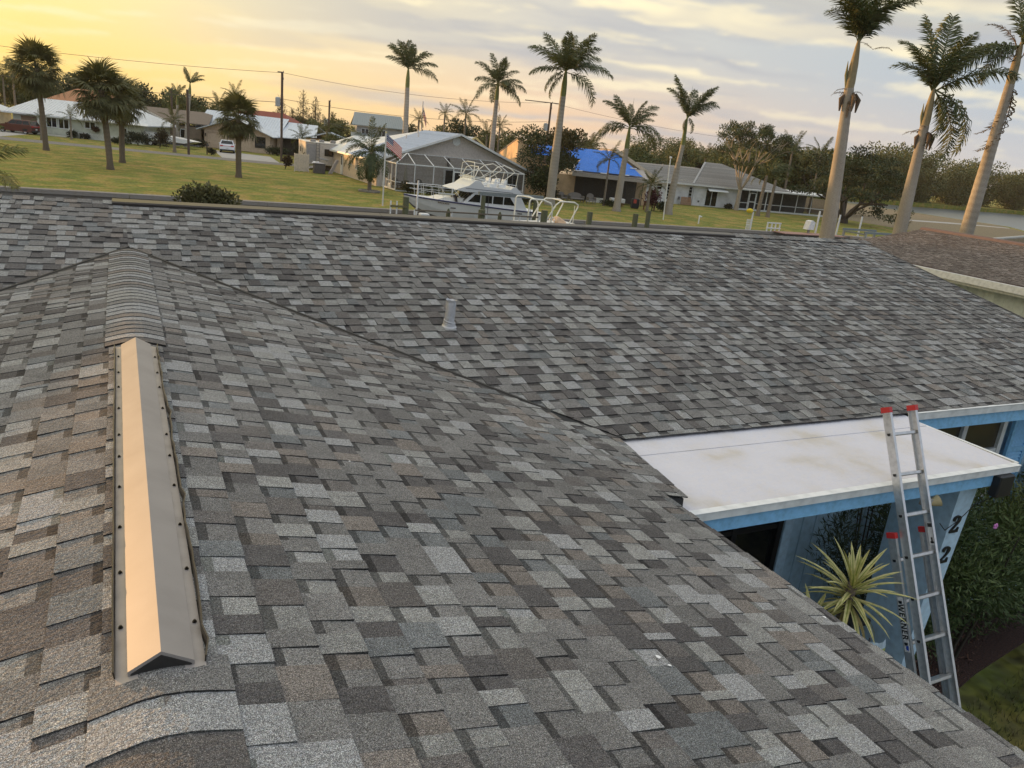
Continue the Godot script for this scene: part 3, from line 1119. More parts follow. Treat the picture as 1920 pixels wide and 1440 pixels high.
	for i in 5:
		var hm := MB.new()
		hm.col = Color(0.012, 0.075, 0.055)
		var pts := []
		for j in 21:
			var a := TAU * j / 20
			pts.append(Vector3(cos(a) * (0.24 + i * 0.016) + i * 0.01, 0.25 + sin(a) * (0.30 + i * 0.03) - i * 0.02, i * 0.025 + 0.015 * sin(a * 2 + i)))
		hm.tube(pts, [0.011], 7, false)
		put("hose_loop", hm, M.gloss, Hh)
	var hp := MB.new()
	hp.col = Color(0.03, 0.03, 0.03)
	hp.box(Vector3(0, 0.0, 0.05), Vector3(0.05, 1.4, 0.05))
	hp.box(Vector3(0, 0.55, 0.08), Vector3(0.3, 0.05, 0.16))
	put("hanger", hp, M.plain, Hh)
	ladder()
	# the bag of wrapped plastic leaning by the post
	var G := thing("plastic_bag", "crumpled clear plastic bag with yellow green print seen between the ladder rungs", "bag", Vector3(5.95, 0.9, -3.78))
	var gm2 := MB.new()
	rng.seed = 14
	var gp := []
	for i in 7:
		var row := []
		for j in 7:
			row.append(Vector3((i - 3) * 0.055 + rnd(-0.01, 0.01), j * 0.085, rnd(-0.035, 0.035) + 0.05 * cos((i - 3) * 0.5)))
		gp.append(row)
	for i in 6:
		for j in 6:
			gm2.col = [Color(0.60, 0.62, 0.66), Color(0.55, 0.64, 0.25), Color(0.50, 0.53, 0.60), Color(0.66, 0.66, 0.70), Color(0.58, 0.63, 0.22), Color(0.55, 0.68, 0.78)][j]
			gm2.quad(gp[i][j], gp[i + 1][j], gp[i + 1][j + 1], gp[i][j + 1])
	put("bag_sheet", gm2, M.gloss, G)
	var stake := MB.new()
	stake.col = Color(0.2, 0.2, 0.2)
	stake.tube([Vector3(0, -0.9, -0.03), Vector3(0, 0.5, -0.03)], [0.012], 6)
	put("stake", stake, M.plain, G)

func dracaena(at: Vector3, h: float, l: float, n: int, seed_: int, label: String) -> void:
	var o := thing("dracaena", label, "plant", at)
	rng.seed = seed_
	var t := MB.new()
	t.col = Color(0.24, 0.20, 0.17)
	t.tube([Vector3(-0.25, 0, -0.05), Vector3(-0.12, h * 0.5, -0.03), Vector3(0, h, 0)], [0.05, 0.042, 0.034], 9)
	put("trunk", t, M.trunk, o)
	for i in n:
		var q := float(i) / n
		var el := lerpf(1.45, -0.55, pow(q, 0.75)) + rnd(-0.12, 0.12)
		var az := i * 2.39996 + rnd(-0.2, 0.2)
		var ll := l * rnd(0.75, 1.1) * lerpf(0.8, 1.0, sin(q * PI))
		var m := MB.new()
		var pts := []
		var p := Vector3(0, h - 0.02 - q * 0.16, 0)
		var e := el
		var segs := 6
		for k in segs + 1:
			pts.append([p, e])
			p += Vector3(cos(az) * cos(e), sin(e), sin(az) * cos(e)) * ll / segs
			e -= (0.05 + 0.10 * q) * rnd(0.5, 1.4)
		var side := Vector3(-sin(az), 0, cos(az))
		for k in segs:
			var w0 := 0.0155 * (1.0 - pow(absf(float(k) / segs - 0.35) / 0.66, 2.2)) + 0.002
			var w1 := 0.0155 * (1.0 - pow(absf(float(k + 1) / segs - 0.35) / 0.66, 2.2)) + (0.0 if k == segs - 1 else 0.002)
			w1 = maxf(w1, 0.0005)
			var up0 := Vector3(0, 0.35 * w0, 0)
			var up1 := Vector3(0, 0.35 * w1, 0)
			var edge := Color(0.66, 0.60, 0.30) * rnd(0.9, 1.1)
			var mid := Color(0.29, 0.33, 0.08) * rnd(0.9, 1.1)
			if q > 0.9:
				edge = Color(0.35, 0.28, 0.12); mid = Color(0.3, 0.22, 0.08)
			for s in [-1.0, 1.0]:
				var a0: Vector3 = pts[k][0] + side * s * w0 + up0
				var a1: Vector3 = pts[k + 1][0] + side * s * w1 + up1
				var b0: Vector3 = pts[k][0] + side * s * w0 * 0.25
				var b1: Vector3 = pts[k + 1][0] + side * s * w1 * 0.25
				m.col = edge
				if s > 0:
					m.quad(b0, a0, a1, b1)
				else:
					m.quad(a0, b0, b1, a1)
				m.col = mid
				if s > 0:
					m.quad(pts[k][0], b0, b1, pts[k + 1][0])
				else:
					m.quad(b0, pts[k][0], pts[k + 1][0], b1)
		put("leaf", m, M.frond, o)

func ladder() -> void:
	# two sliding sections leaning on the porch edge; local y runs up the rails, z is the climbing side
	var lean := atan2(0.87, 1.81)
	var L := thing("extension_ladder", "aluminium extension ladder with red rail caps leaning on the white porch roof", "ladder", Vector3(5.225, 0.0, -1.865))
	var bs := Basis(Vector3.RIGHT, -lean)
	var len_ := 4.16
	var rail := func(x: float, y0: float, y1: float, z: float, s: float) -> MB:
		var m := MB.new()
		m.box(Vector3(x, (y0 + y1) / 2, z), Vector3(0.004, y1 - y0, 0.066), Basis())
		for e in [-1.0, 1.0]:
			m.box(Vector3(x - s * 0.011, (y0 + y1) / 2, z + e * 0.031), Vector3(0.024, y1 - y0, 0.005))
		var o := MB.new()
		o.add(m, Transform3D(bs, Vector3.ZERO))
		return o
	var sect := [[0.155, 1.0, len_, 0.04, 12], [0.190, 0.0, 3.22, -0.04, 9]]
	for q in sect:
		var hw: float = q[0]
		for s in [-1.0, 1.0]:
			var r := put("rail", rail.call(s * hw, q[1], q[2], q[3], s), M.alu, L)
			var cp := MB.new()
			cp.box(Vector3(s * (hw - 0.008), q[2] - 0.014, q[3]), Vector3(0.034, 0.042, 0.074))
			var c2 := MB.new()
			c2.add(cp, Transform3D(bs, Vector3.ZERO))
			put("rail_cap", c2, M.red_plastic, L)
		var y: float = q[2] - 0.20
		while y > q[1] + 0.1:
			var m := MB.new()
			# D-shaped rung with a flat tread
			var pr := [Vector2(-0.016, -0.008), Vector2(-0.010, -0.015), Vector2(0.010, -0.015), Vector2(0.016, -0.008), Vector2(0.017, 0.012), Vector2(-0.017, 0.012)]
			m.prism(pr, -hw - 0.006, hw + 0.006, Transform3D(Basis(Vector3(0, 0, -1), Vector3(0, 1, 0), Vector3(1, 0, 0)), Vector3(0, y, q[3])))
			var o := MB.new()
			o.add(m, Transform3D(bs, Vector3.ZERO))
			put("rung", o, M.alu, L)
			for s in [-1.0, 1.0]:  # the dark open rung ends on the outside of the rails
				var h := MB.new()
				h.prism([Vector2(-0.013, -0.006), Vector2(-0.008, -0.012), Vector2(0.008, -0.012), Vector2(0.013, -0.006), Vector2(0.014, 0.008), Vector2(-0.014, 0.008)], s * (hw + 0.0065), s * (hw + 0.0075), Transform3D(Basis(Vector3(0, 0, -1), Vector3(0, 1, 0), Vector3(1, 0, 0)), Vector3(0, y, q[3])))
				var h2 := MB.new()
				h2.add(h, Transform3D(bs, Vector3.ZERO))
				put("rung_end", h2, M.black, L)
			y -= 0.305
	# labels on the rails
	var lab := func(called: String, x: float, y: float, z: float, w: float, h: float, nx: float, mt: Material, col: Color) -> void:
		var m := MB.new()
		m.col = col
		if nx != 0.0:
			m.box(Vector3(x, y, z), Vector3(0.0015, h, w))
		else:
			m.box(Vector3(x, y, z), Vector3(w, h, 0.0015))
		var o := MB.new()
		o.add(m, Transform3D(bs, Vector3.ZERO))
		put(called, o, mt, L)
	var xo := -0.190 - 0.0035
	lab.call("rail_label", xo, 2.55, -0.04, 0.042, 0.40, 1.0, M.plain, Color(0.75, 0.75, 0.76))
	lab.call("rail_label", xo, 1.95, -0.04, 0.044, 0.30, 1.0, M.plain, Color(0.72, 0.73, 0.75))
	lab.call("label_mark", xo - 0.001, 2.01, -0.04, 0.030, 0.10, 1.0, M.plain, Color(0.03, 0.07, 0.42))
	lab.call("label_mark", xo - 0.001, 1.91, -0.045, 0.026, 0.015, 1.0, M.plain, Color(0.04, 0.04, 0.05))
	lab.call("label_mark", xo - 0.001, 1.87, -0.04, 0.030, 0.012, 1.0, M.plain, Color(0.04, 0.04, 0.05))
	lab.call("rail_label", 0.155 - 0.0045, 3.18, 0.04, 0.044, 0.17, -1.0, M.plain, Color(0.72, 0.72, 0.72))
	lab.call("label_mark", 0.155 - 0.006, 3.245, 0.04, 0.040, 0.028, -1.0, M.plain, Color(0.03, 0.03, 0.03))
	lab.call("label_mark", 0.155 - 0.006, 3.13, 0.04, 0.012, 0.045, -1.0, M.plain, Color(0.03, 0.03, 0.03))
	lab.call("label_mark", 0.155 - 0.006, 3.115, 0.04, 0.028, 0.014, -1.0, M.plain, Color(0.03, 0.03, 0.03))
	# maker's word running down the rail, a blue swoosh at its end
	var font := SystemFont.new()
	font.font_names = PackedStringArray(["Droid Sans"])
	font.font_weight = 700
	font.font_italic = true
	var tm := TextMesh.new()
	tm.font = font
	tm.text = "WERNER"
	tm.font_size = 32
	tm.pixel_size = 0.0020
	tm.depth = 0.001
	tm.material = M.black_digit
	var tb := bs * Basis(Vector3.UP, -PI / 2) * Basis(Vector3.BACK, -PI / 2)
	putm("label_word", tm, L, Transform3D(tb, bs * Vector3(xo - 0.0018, 2.57, -0.04)))
	lab.call("label_mark", xo - 0.001, 2.38, -0.035, 0.020, 0.035, 1.0, M.plain, Color(0.03, 0.09, 0.5))
	# the rung lock's hook
	for s in [-1.0, 1.0]:
		var k := MB.new()
		k.tube([bs * Vector3(s * 0.145, 1.62, 0.02), bs * Vector3(s * 0.140, 1.45, 0.075)], [0.007], 7)
		k.box(bs * Vector3(s * 0.148, 1.63, 0.02), Vector3(0.02, 0.03, 0.06), bs)
		put("rung_lock", k, M.alu, L)

# ---------------------------------------------------------------- the neighbour on the right
func neighbour() -> void:
	var N := thing("neighbour_house", "neighbouring house right of the grey roof with brown shingles and a white board wall", "house")
	var roof := part("roof", N)
	roof.set_meta("label", "brown shingle roof with a rust red ridge")
	var sl := Vector3(4.9, 0, 0)
	var run := Vector3(-4.9, -0.80, 0)
	var L := run.length()
	var D := run / L
	var brown := func() -> Color:
		var j := rnd(0.80, 1.2)
		return Color(0.60 * j, 0.50 * j, 0.44 * j) if rng.randf() < 0.75 else Color(0.74 * j, 0.64 * j, 0.57 * j)
	rng.seed = 17
	var f := MB.new()
	for q in slope_pieces(Vector3(27.0, 3.82, 0), Vector3(0, 0, -1), D, L, -4.0, 19.7, [Vector3(1, 0, 19.6)], {"tone": brown, "w": 1.6, "t": 1.5, "band": false}):
		f.v.append_array(q[1].v); f.n.append_array(q[1].n); f.c.append_array(q[1].c)
	put("shingle_field", f, M.shingle, roof).set_meta("kind", "stuff")
	var dk := MB.new()
	dk.col = Color(0.2, 0.14, 0.11)
	dk.hexa([Vector3(22.1, 2.9, 4), Vector3(32, 2.9, 4), Vector3(32, 2.9, -19.6), Vector3(22.1, 2.9, -19.6), Vector3(22.1, 3.01, 4), Vector3(32, 3.01, 4), Vector3(32, 3.01, -19.6), Vector3(22.1, 3.01, -19.6)])
	dk.prism([Vector2(22.1, 3.005), Vector2(32.0, 3.005), Vector2(27.0, 3.808)], -19.6, 4.0)
	put("deck", dk, M.plain, roof)
	var rd := MB.new()
	rd.col = Color(0.15, 0.095, 0.08)
	rd.prism([Vector2(26.82, 3.80), Vector2(27.18, 3.80), Vector2(27.12, 3.87), Vector2(27.0, 3.90), Vector2(26.88, 3.87)], -19.62, 4.0)
	put("ridge_strip", rd, M.plain, roof)
	var g := MB.new()
	g.box(Vector3(22.03, 2.90, -7.8), Vector3(0.13, 0.20, 23.7))
	g.box(Vector3(22.10, 2.77, -7.8), Vector3(0.03, 0.12, 23.7))
	put("gutter", g, M.white_paint, N)
	var w := MB.new()
	w.col = Color(0.74, 0.80, 0.80)
	w.box(Vector3(27.2, 1.45, -7.6), Vector3(9.0, 2.9, 22.6))
	put("wall", w, M.plain, N)
	var z := -18.9
	rng.seed = 3
	while z < 3.5:
		var b := MB.new()
		var j := rnd(0.9, 1.05)
		b.col = Color(0.72 * j, 0.79 * j, 0.78 * j)
		b.bbox(Vector3(22.68, 1.45, z), Vector3(0.03, 2.6, 0.295), 0.006)
		put("wall_board", b, M.plain, N)
		z += 0.30
	# its pool cage beyond
	var C := thing("pool_cage", "dark mesh pool cage roof with white beams behind the brown shingled house", "screen enclosure", Vector3(36.5, 0, -14.5))
	var mesh_ := MB.new()
	mesh_.quad(Vector3(-4.0, 3.05, -8.0), Vector3(-4.0, 3.05, 9.0), Vector3(-1.2, 3.75, 9.0), Vector3(-1.2, 3.75, -6.0))
	mesh_.quad(Vector3(-1.2, 3.75, -6.0), Vector3(-1.2, 3.75, 9.0), Vector3(5.0, 3.75, 9.0), Vector3(5.0, 3.75, -6.0))
	mesh_.quad(Vector3(-4.0, 3.05, -8.0), Vector3(-1.2, 3.75, -6.0), Vector3(5.0, 3.75, -6.0), Vector3(7.0, 3.05, -8.0))
	mesh_.quad(Vector3(-4.0, 0, -8.0), Vector3(-4.0, 3.05, -8.0), Vector3(7.0, 3.05, -8.0), Vector3(7.0, 0, -8.0))
	put("mesh_panel", mesh_, M.screen, C)
	for q in [[Vector3(-4, 3.05, -8), Vector3(-4, 3.05, 9)], [Vector3(-1.2, 3.75, -6), Vector3(-1.2, 3.75, 9)], [Vector3(-4, 3.05, -8), Vector3(-1.2, 3.75, -6)], [Vector3(-1.2, 3.75, -6), Vector3(5, 3.75, -6)], [Vector3(-4, 3.05, -8), Vector3(7, 3.05, -8)], [Vector3(-4, 3.05, -3), Vector3(-1.2, 3.75, -3)], [Vector3(-1.2, 3.75, -3), Vector3(5, 3.75, -3)], [Vector3(-4, 3.05, 1), Vector3(-1.2, 3.75, 1)], [Vector3(-1.2, 3.75, 1), Vector3(5, 3.75, 1)], [Vector3(-4, 0, -8), Vector3(-4, 3.05, -8)], [Vector3(0, 0, -8), Vector3(0, 3.05, -8)]]:
		var b := MB.new()
		b.beam(q[0], q[1], 0.07, 0.10, Vector3.UP if absf(q[0].y - q[1].y) < 2.0 else Vector3.RIGHT)
		put("beam", b, M.white_paint, C)

# ---------------------------------------------------------------- canal, boats, docks
func solid(called: String, parent: Node, o: Vector3, s: Vector3, col: Color, m: Material, r := 0.0, b := Basis()) -> MeshInstance3D:
	var q := MB.new()
	q.col = col
	if r > 0.0:
		q.bbox(o, s, r, b)
	else:
		q.box(o, s, b)
	return put(called, q, m, parent)

func pipe(called: String, parent: Node, pts: Array, r: float, col: Color, m: Material, sides := 7) -> MeshInstance3D:
	var q := MB.new()
	q.col = col
	q.tube(pts, [r], sides)
	return put(called, q, m, parent)

func piling(at: Vector3, top: float, r: float, label: String) -> void:
	var o := thing("dock_piling", label, "piling", at, 0.0, "green pilings along the near dock")
	var m := MB.new()
	m.col = Color(1, 1, 1)
	m.tube([Vector3(0, -2.5, 0), Vector3(0, top - 0.03, 0), Vector3(0, top, 0)], [r * 1.05, r, r * 0.93], 14)
	put("post", m, M.piling, o)

func seawall(called: String, label: String, x0: float, x1: float, z: float, face: float) -> void:
	var S := thing(called, label, "seawall", Vector3(x0, 0, z))
	var n := int((x1 - x0) / 2.6)
	for k in n:
		var m := MB.new()
		m.bbox(Vector3(2.6 * k + 1.3, -0.95, face * 0.06), Vector3(2.585, 1.75, 0.16), 0.012)
		put("wall_panel", m, M.wet_concrete, S)
	for k in int(n / 3.0 + 1):
		var c := MB.new()
		c.bbox(Vector3(7.8 * k + 3.9, 0.04, face * 0.02), Vector3(7.79, 0.26, 0.55), 0.02)
		put("cap_block", c, M.wet_concrete, S)

func canal() -> void:
	seawall("seawall", "long concrete seawall with pale cap blocks along the far lawn", -62, 112, -51.45, 1.0)
	# near dock with handrail
	rng.seed = 45
	var K := thing("wooden_dock", "weathered wooden dock with a pipe handrail in front of the cruiser", "dock", Vector3(11.5, 0, -38))
	for k in 66:
		solid("plank", K, Vector3(0.08 + k * 0.155, 0.55, -0.3), Vector3(0.14, 0.04, 1.5), Color.WHITE * rnd(0.8, 1.15), M.weathered)
	solid("stringer", K, Vector3(5.1, 0.46, 0.35), Vector3(10.2, 0.14, 0.06), Color.WHITE, M.weathered)
	solid("stringer", K, Vector3(5.1, 0.46, -0.95), Vector3(10.2, 0.14, 0.06), Color.WHITE, M.weathered)
	var white := Color(0.78, 0.78, 0.76)
	for x in [1.70, 3.72, 5.70, 7.66, 8.80]:
		pipe("rail_post", K, [Vector3(x, 0.56, 0.3), Vector3(x, 1.60, 0.3)], 0.045, white, M.plain)
	for q in [[1.70, 3.72], [3.72, 5.70], [5.70, 7.66], [7.66, 8.80]]:
		solid("handrail", K, Vector3((q[0] + q[1]) / 2, 1.58, 0.3), Vector3(q[1] - q[0] - 0.02, 0.07, 0.09), Color(0.8, 0.75, 0.7), M.weathered)
	for x in [3.65, 6.62]:
		var m := MB.new()
		m.tube([Vector3(x, -2.5, 0.0), Vector3(x, 1.55, 0.0), Vector3(x, 1.72, 0.0)], [0.11, 0.11, 0.03], 10)
		put("capped_post", m, M.piling, K)
	for x in [0.0, 5.0, 10.0]:
		pipe("pile", K, [Vector3(x + 0.1, -2.5, -0.8), Vector3(x + 0.1, 0.5, -0.8)], 0.12, Color(1, 1, 1), M.piling)
	var ld := thing("dock_ladder", "white pipe boarding ladder with wooden steps at the dock's end", "ladder", Vector3(12.0, 0, -37.9))
	for x in [0.0, 0.32]:
		pipe("rail", ld, [Vector3(x, -0.8, 0), Vector3(x, 1.95, 0)], 0.04, white, M.plain)
	for y in [0.6, 1.05, 1.5]:
		solid("step", ld, Vector3(0.42, y + 0.2, 0.0), Vector3(0.9, 0.10, 0.12), Color(2.6, 1.7, 1.0) * 0.6, M.weathered)
	piling(Vector3(12.82, 0, -38.0), 2.18, 0.155, "green dock piling nearest the boarding ladder left of the cruiser's bow")
	piling(Vector3(17.0, 0, -37.9), 1.78, 0.185, "stout green piling in front of the cruiser's side windows")
	piling(Vector3(20.6, 0, -37.6), 1.98, 0.185, "green piling standing in front of the cruiser's stern")
	piling(Vector3(23.75, 0, -38.0), 2.02, 0.165, "green piling just right of the white bimini frames")
	piling(Vector3(26.9, 0, -38.0), 2.08, 0.16, "shorter one of the two green pilings close together")
	piling(Vector3(27.65, 0, -37.8), 2.32, 0.14, "taller one of the two green pilings close together")
	var pp := thing("white_pole", "thin white pole on the dock in front of the cruiser's bow", "pole", Vector3(13.55, 0, -38.4))
	pipe("pole", pp, [Vector3(0, 0.5, 0), Vector3(0, 3.0, 0)], 0.045, white, M.plain)
	pp = thing("white_pole", "tall thin white pole with a small lamp top right of the paired pilings", "pole", Vector3(43.6, 0, -57.6))
	pipe("pole", pp, [Vector3(0.25, 0, 0), Vector3(0, 5.35, 0)], 0.05, white, M.plain)
	solid("lamp_top", pp, Vector3(0, 5.42, 0), Vector3(0.2, 0.16, 0.2), white, M.plain, 0.03)
	# boat on its davit beside the bow: a bicycle-like pile of white pipe, as in the photo a small cart
	var ct := thing("dock_cart", "white pipe cart with a bin on the dock below the cruiser's bow", "cart", Vector3(13.9, 0.57, -38.2))
	solid("bin", ct, Vector3(0.0, 0.62, 0), Vector3(0.5, 0.42, 0.4), white, M.plain, 0.05)
	for s in [-1.0, 1.0]:
		pipe("frame_pipe", ct, [Vector3(-0.5, 0.0, 0.18 * s), Vector3(-0.1, 0.42, 0.18 * s), Vector3(0.45, 0.4, 0.18 * s)], 0.025, white, M.plain)
		var wq := MB.new()
		wq.col = Color(0.08, 0.08, 0.08)
		var cp := []
		for j in 17:
			cp.append(Vector3(0.28 + cos(TAU * j / 16) * 0.17, 0.17 + sin(TAU * j / 16) * 0.17, 0.24 * s))
		wq.tube(cp, [0.025], 6, false)
		put("wheel", wq, M.plain, ct)
	lift()
	cruiser()
	small_boat()
	# right-hand dock furniture on the far seawall
	var wr := thing("white_rack", "white four legged wooden rack on the far seawall", "rack", Vector3(50.4, 0, -51.4))
	for x in [0.0, 0.5, 0.95, 1.45]:
		solid("leg", wr, Vector3(x, 0.42, 0), Vector3(0.09, 0.95, 0.09), white, M.plain)
	for y in [0.9, 0.45]:
		solid("bar", wr, Vector3(0.72, y, 0.02), Vector3(1.62, 0.09, 0.11), white, M.plain)
	var bx := thing("dock_box", "white power pedestal box on a grey post by the far seawall", "power pedestal", Vector3(55.2, 0, -51.2))
	solid("post", bx, Vector3(0, 0.1, 0), Vector3(0.16, 1.2, 0.16), Color(0.35, 0.34, 0.32), M.plain)
	var bq := MB.new()
	bq.col = white
	bq.prism([Vector2(-0.42, 0.55), Vector2(0.32, 0.55), Vector2(0.36, 1.2), Vector2(0.05, 1.36), Vector2(-0.22, 1.3)], -0.3, 0.3)
	put("box", bq, M.plain, bx)
	var lt := thing("lattice_post", "white lattice stand with a yellow float on top by the seawall", "stand", Vector3(48.6, 0, -52.0))
	solid("pole", lt, Vector3(0.45, 0.8, 0), Vector3(0.10, 1.75, 0.10), white, M.plain)
	for k in 5:
		solid("lattice_slat", lt, Vector3(-0.05 + k * 0.13, 0.55, 0.0), Vector3(0.04, 0.95, 0.03), white, M.plain)
	for k in 5:
		solid("lattice_slat", lt, Vector3(0.2, 0.16 + k * 0.20, 0.02), Vector3(0.65, 0.04, 0.03), white, M.plain)
	var fl := MB.new()
	fl.col = Color(0.75, 0.55, 0.03)
	fl.sphere(Vector3(0.05, 1.75, 0), Vector3(0.36, 0.2, 0.2), 6)
	put("float", fl, M.plain, lt)
	var pm := thing("water_spigot", "small white yard hydrant on the lawn of the white house", "hydrant", Vector3(46.6, 0, -56.0))
	pipe("riser", pm, [Vector3(0, 0, 0), Vector3(0, 0.65, 0)], 0.06, white, M.plain)
	pipe("spout", pm, [Vector3(-0.05, 0.68, 0), Vector3(0.25, 0.62, 0)], 0.07, white, M.plain)
	var k := 0
	for q in [[56.4, -51.5, 2.2, "white mooring pole right of the power pedestal"], [59.3, -51.7, 2.0, "white mooring pole under the dark spreading tree"], [62.1, -51.6, 2.0, "tallest white mooring pole right of the grey boat lift"], [33.4, -30.5, 1.6, "leaning white mooring pole in front of the brown neighbour roof"]]:
		var mp := thing("mooring_pole", q[3], "pole", Vector3(q[0], 0, q[1]), 0.0, "white mooring poles")
		pipe("pole", mp, [Vector3(0, -2.0, 0), Vector3(0.05, q[2], 0)], 0.085, white, M.plain)
	# small boat lift at the right
	var L2 := thing("boat_lift", "low grey boat lift beams at the far seawall under the dark tree", "boat lift", Vector3(58.9, 0, -50.6))
	solid("beam", L2, Vector3(2.1, 0.85, 0), Vector3(4.4, 0.18, 0.14), Color(1, 1, 1), M.galv)
	solid("beam", L2, Vector3(2.1, 0.85, 2.4), Vector3(4.4, 0.18, 0.14), Color(1, 1, 1), M.galv)
	for x in [0.1, 4.2]:
		for z in [0.0, 2.4]:
			pipe("post", L2, [Vector3(x, -2, z), Vector3(x, 0.78, z)], 0.12, Color(0.35, 0.35, 0.32), M.plain)
		solid("cross_beam", L2, Vector3(x, 0.68, 1.2), Vector3(0.12, 0.14, 2.6), Color(1, 1, 1), M.galv)
	solid("bunk", L2, Vector3(2.1, 0.2, 0.8), Vector3(3.6, 0.22, 0.2), Color(0.42, 0.36, 0.30), M.plain)
	solid("bunk", L2, Vector3(2.1, 0.2, 1.7), Vector3(3.6, 0.22, 0.2), Color(0.42, 0.36, 0.30), M.plain)
	var D2 := thing("brick_patio", "reddish paved dock landing on the far bank right of the white rack", "dock", Vector3(51.6, 0.17, -51.0))
	solid("landing", D2, Vector3(3.2, 0.03, 0.4), Vector3(7.6, 0.06, 1.6), Color(0.36, 0.20, 0.16), M.plain)
	var ob := thing("davit_arm", "dark raised davit arm on a grey base behind the brown roof", "davit", Vector3(39.2, 0, -30.4))
	solid("base", ob, Vector3(0, 1.15, 0), Vector3(0.35, 2.3, 0.35), Color(0.30, 0.32, 0.34), M.plain, 0.05)
	var ar := MB.new()
	ar.col = Color(0.05, 0.05, 0.05)
	ar.beam(Vector3(0.1, 1.85, 0), Vector3(1.25, 3.0, 0), 0.10, 0.14)
	put("arm", ar, M.plain, ob)
	var cv := thing("covered_boat", "small boat under a white cover beyond the end of the grey roof", "boat", Vector3(33.5, 0, -37.5))
	var cm := MB.new()
	cm.col = Color(0.72, 0.73, 0.72)
	cm.prism([Vector2(-1.6, -0.4), Vector2(1.7, -0.4), Vector2(1.9, 0.45), Vector2(0.6, 0.95), Vector2(-0.5, 0.8), Vector2(-1.9, 0.35)], -0.8, 0.8, Transform3D(), 0.1)
	put("cover", cm, M.matte, cv)
	var hm := MB.new()
	hm.col = Color(0.25, 0.26, 0.27)
	hm.prism([Vector2(-1.6, -1.3), Vector2(1.5, -1.3), Vector2(1.9, -0.41), Vector2(-2.0, -0.41)], -0.7, 0.7)
	put("hull", hm, M.gloss, cv)

func lift() -> void:
	var L := thing("boat_lift", "grey boat lift whose long beam crosses the cruiser's windows", "boat lift", Vector3(20.4, 0, -45.6))
	for z in [0.0, -4.6]:
		solid("top_beam", L, Vector3(2.05, 2.06, z), Vector3(4.6, 0.22, 0.2), Color(1, 1, 1), M.galv)
		for x in [0.1, 3.85]:
			pipe("post", L, [Vector3(x, -2.5, z), Vector3(x, 1.94, z)], 0.14, Color(1, 1, 1), M.piling, 10)
	for x in [0.5, 3.6]:
		solid("cradle_beam", L, Vector3(x, -0.55, -2.3), Vector3(0.2, 0.25, 4.6), Color(1, 1, 1), M.galv)
		for z in [-0.1, -4.5]:
			pipe("cable", L, [Vector3(x, -0.5, z), Vector3(x, 2.0, z)], 0.02, Color(0.1, 0.1, 0.1), M.plain, 5)

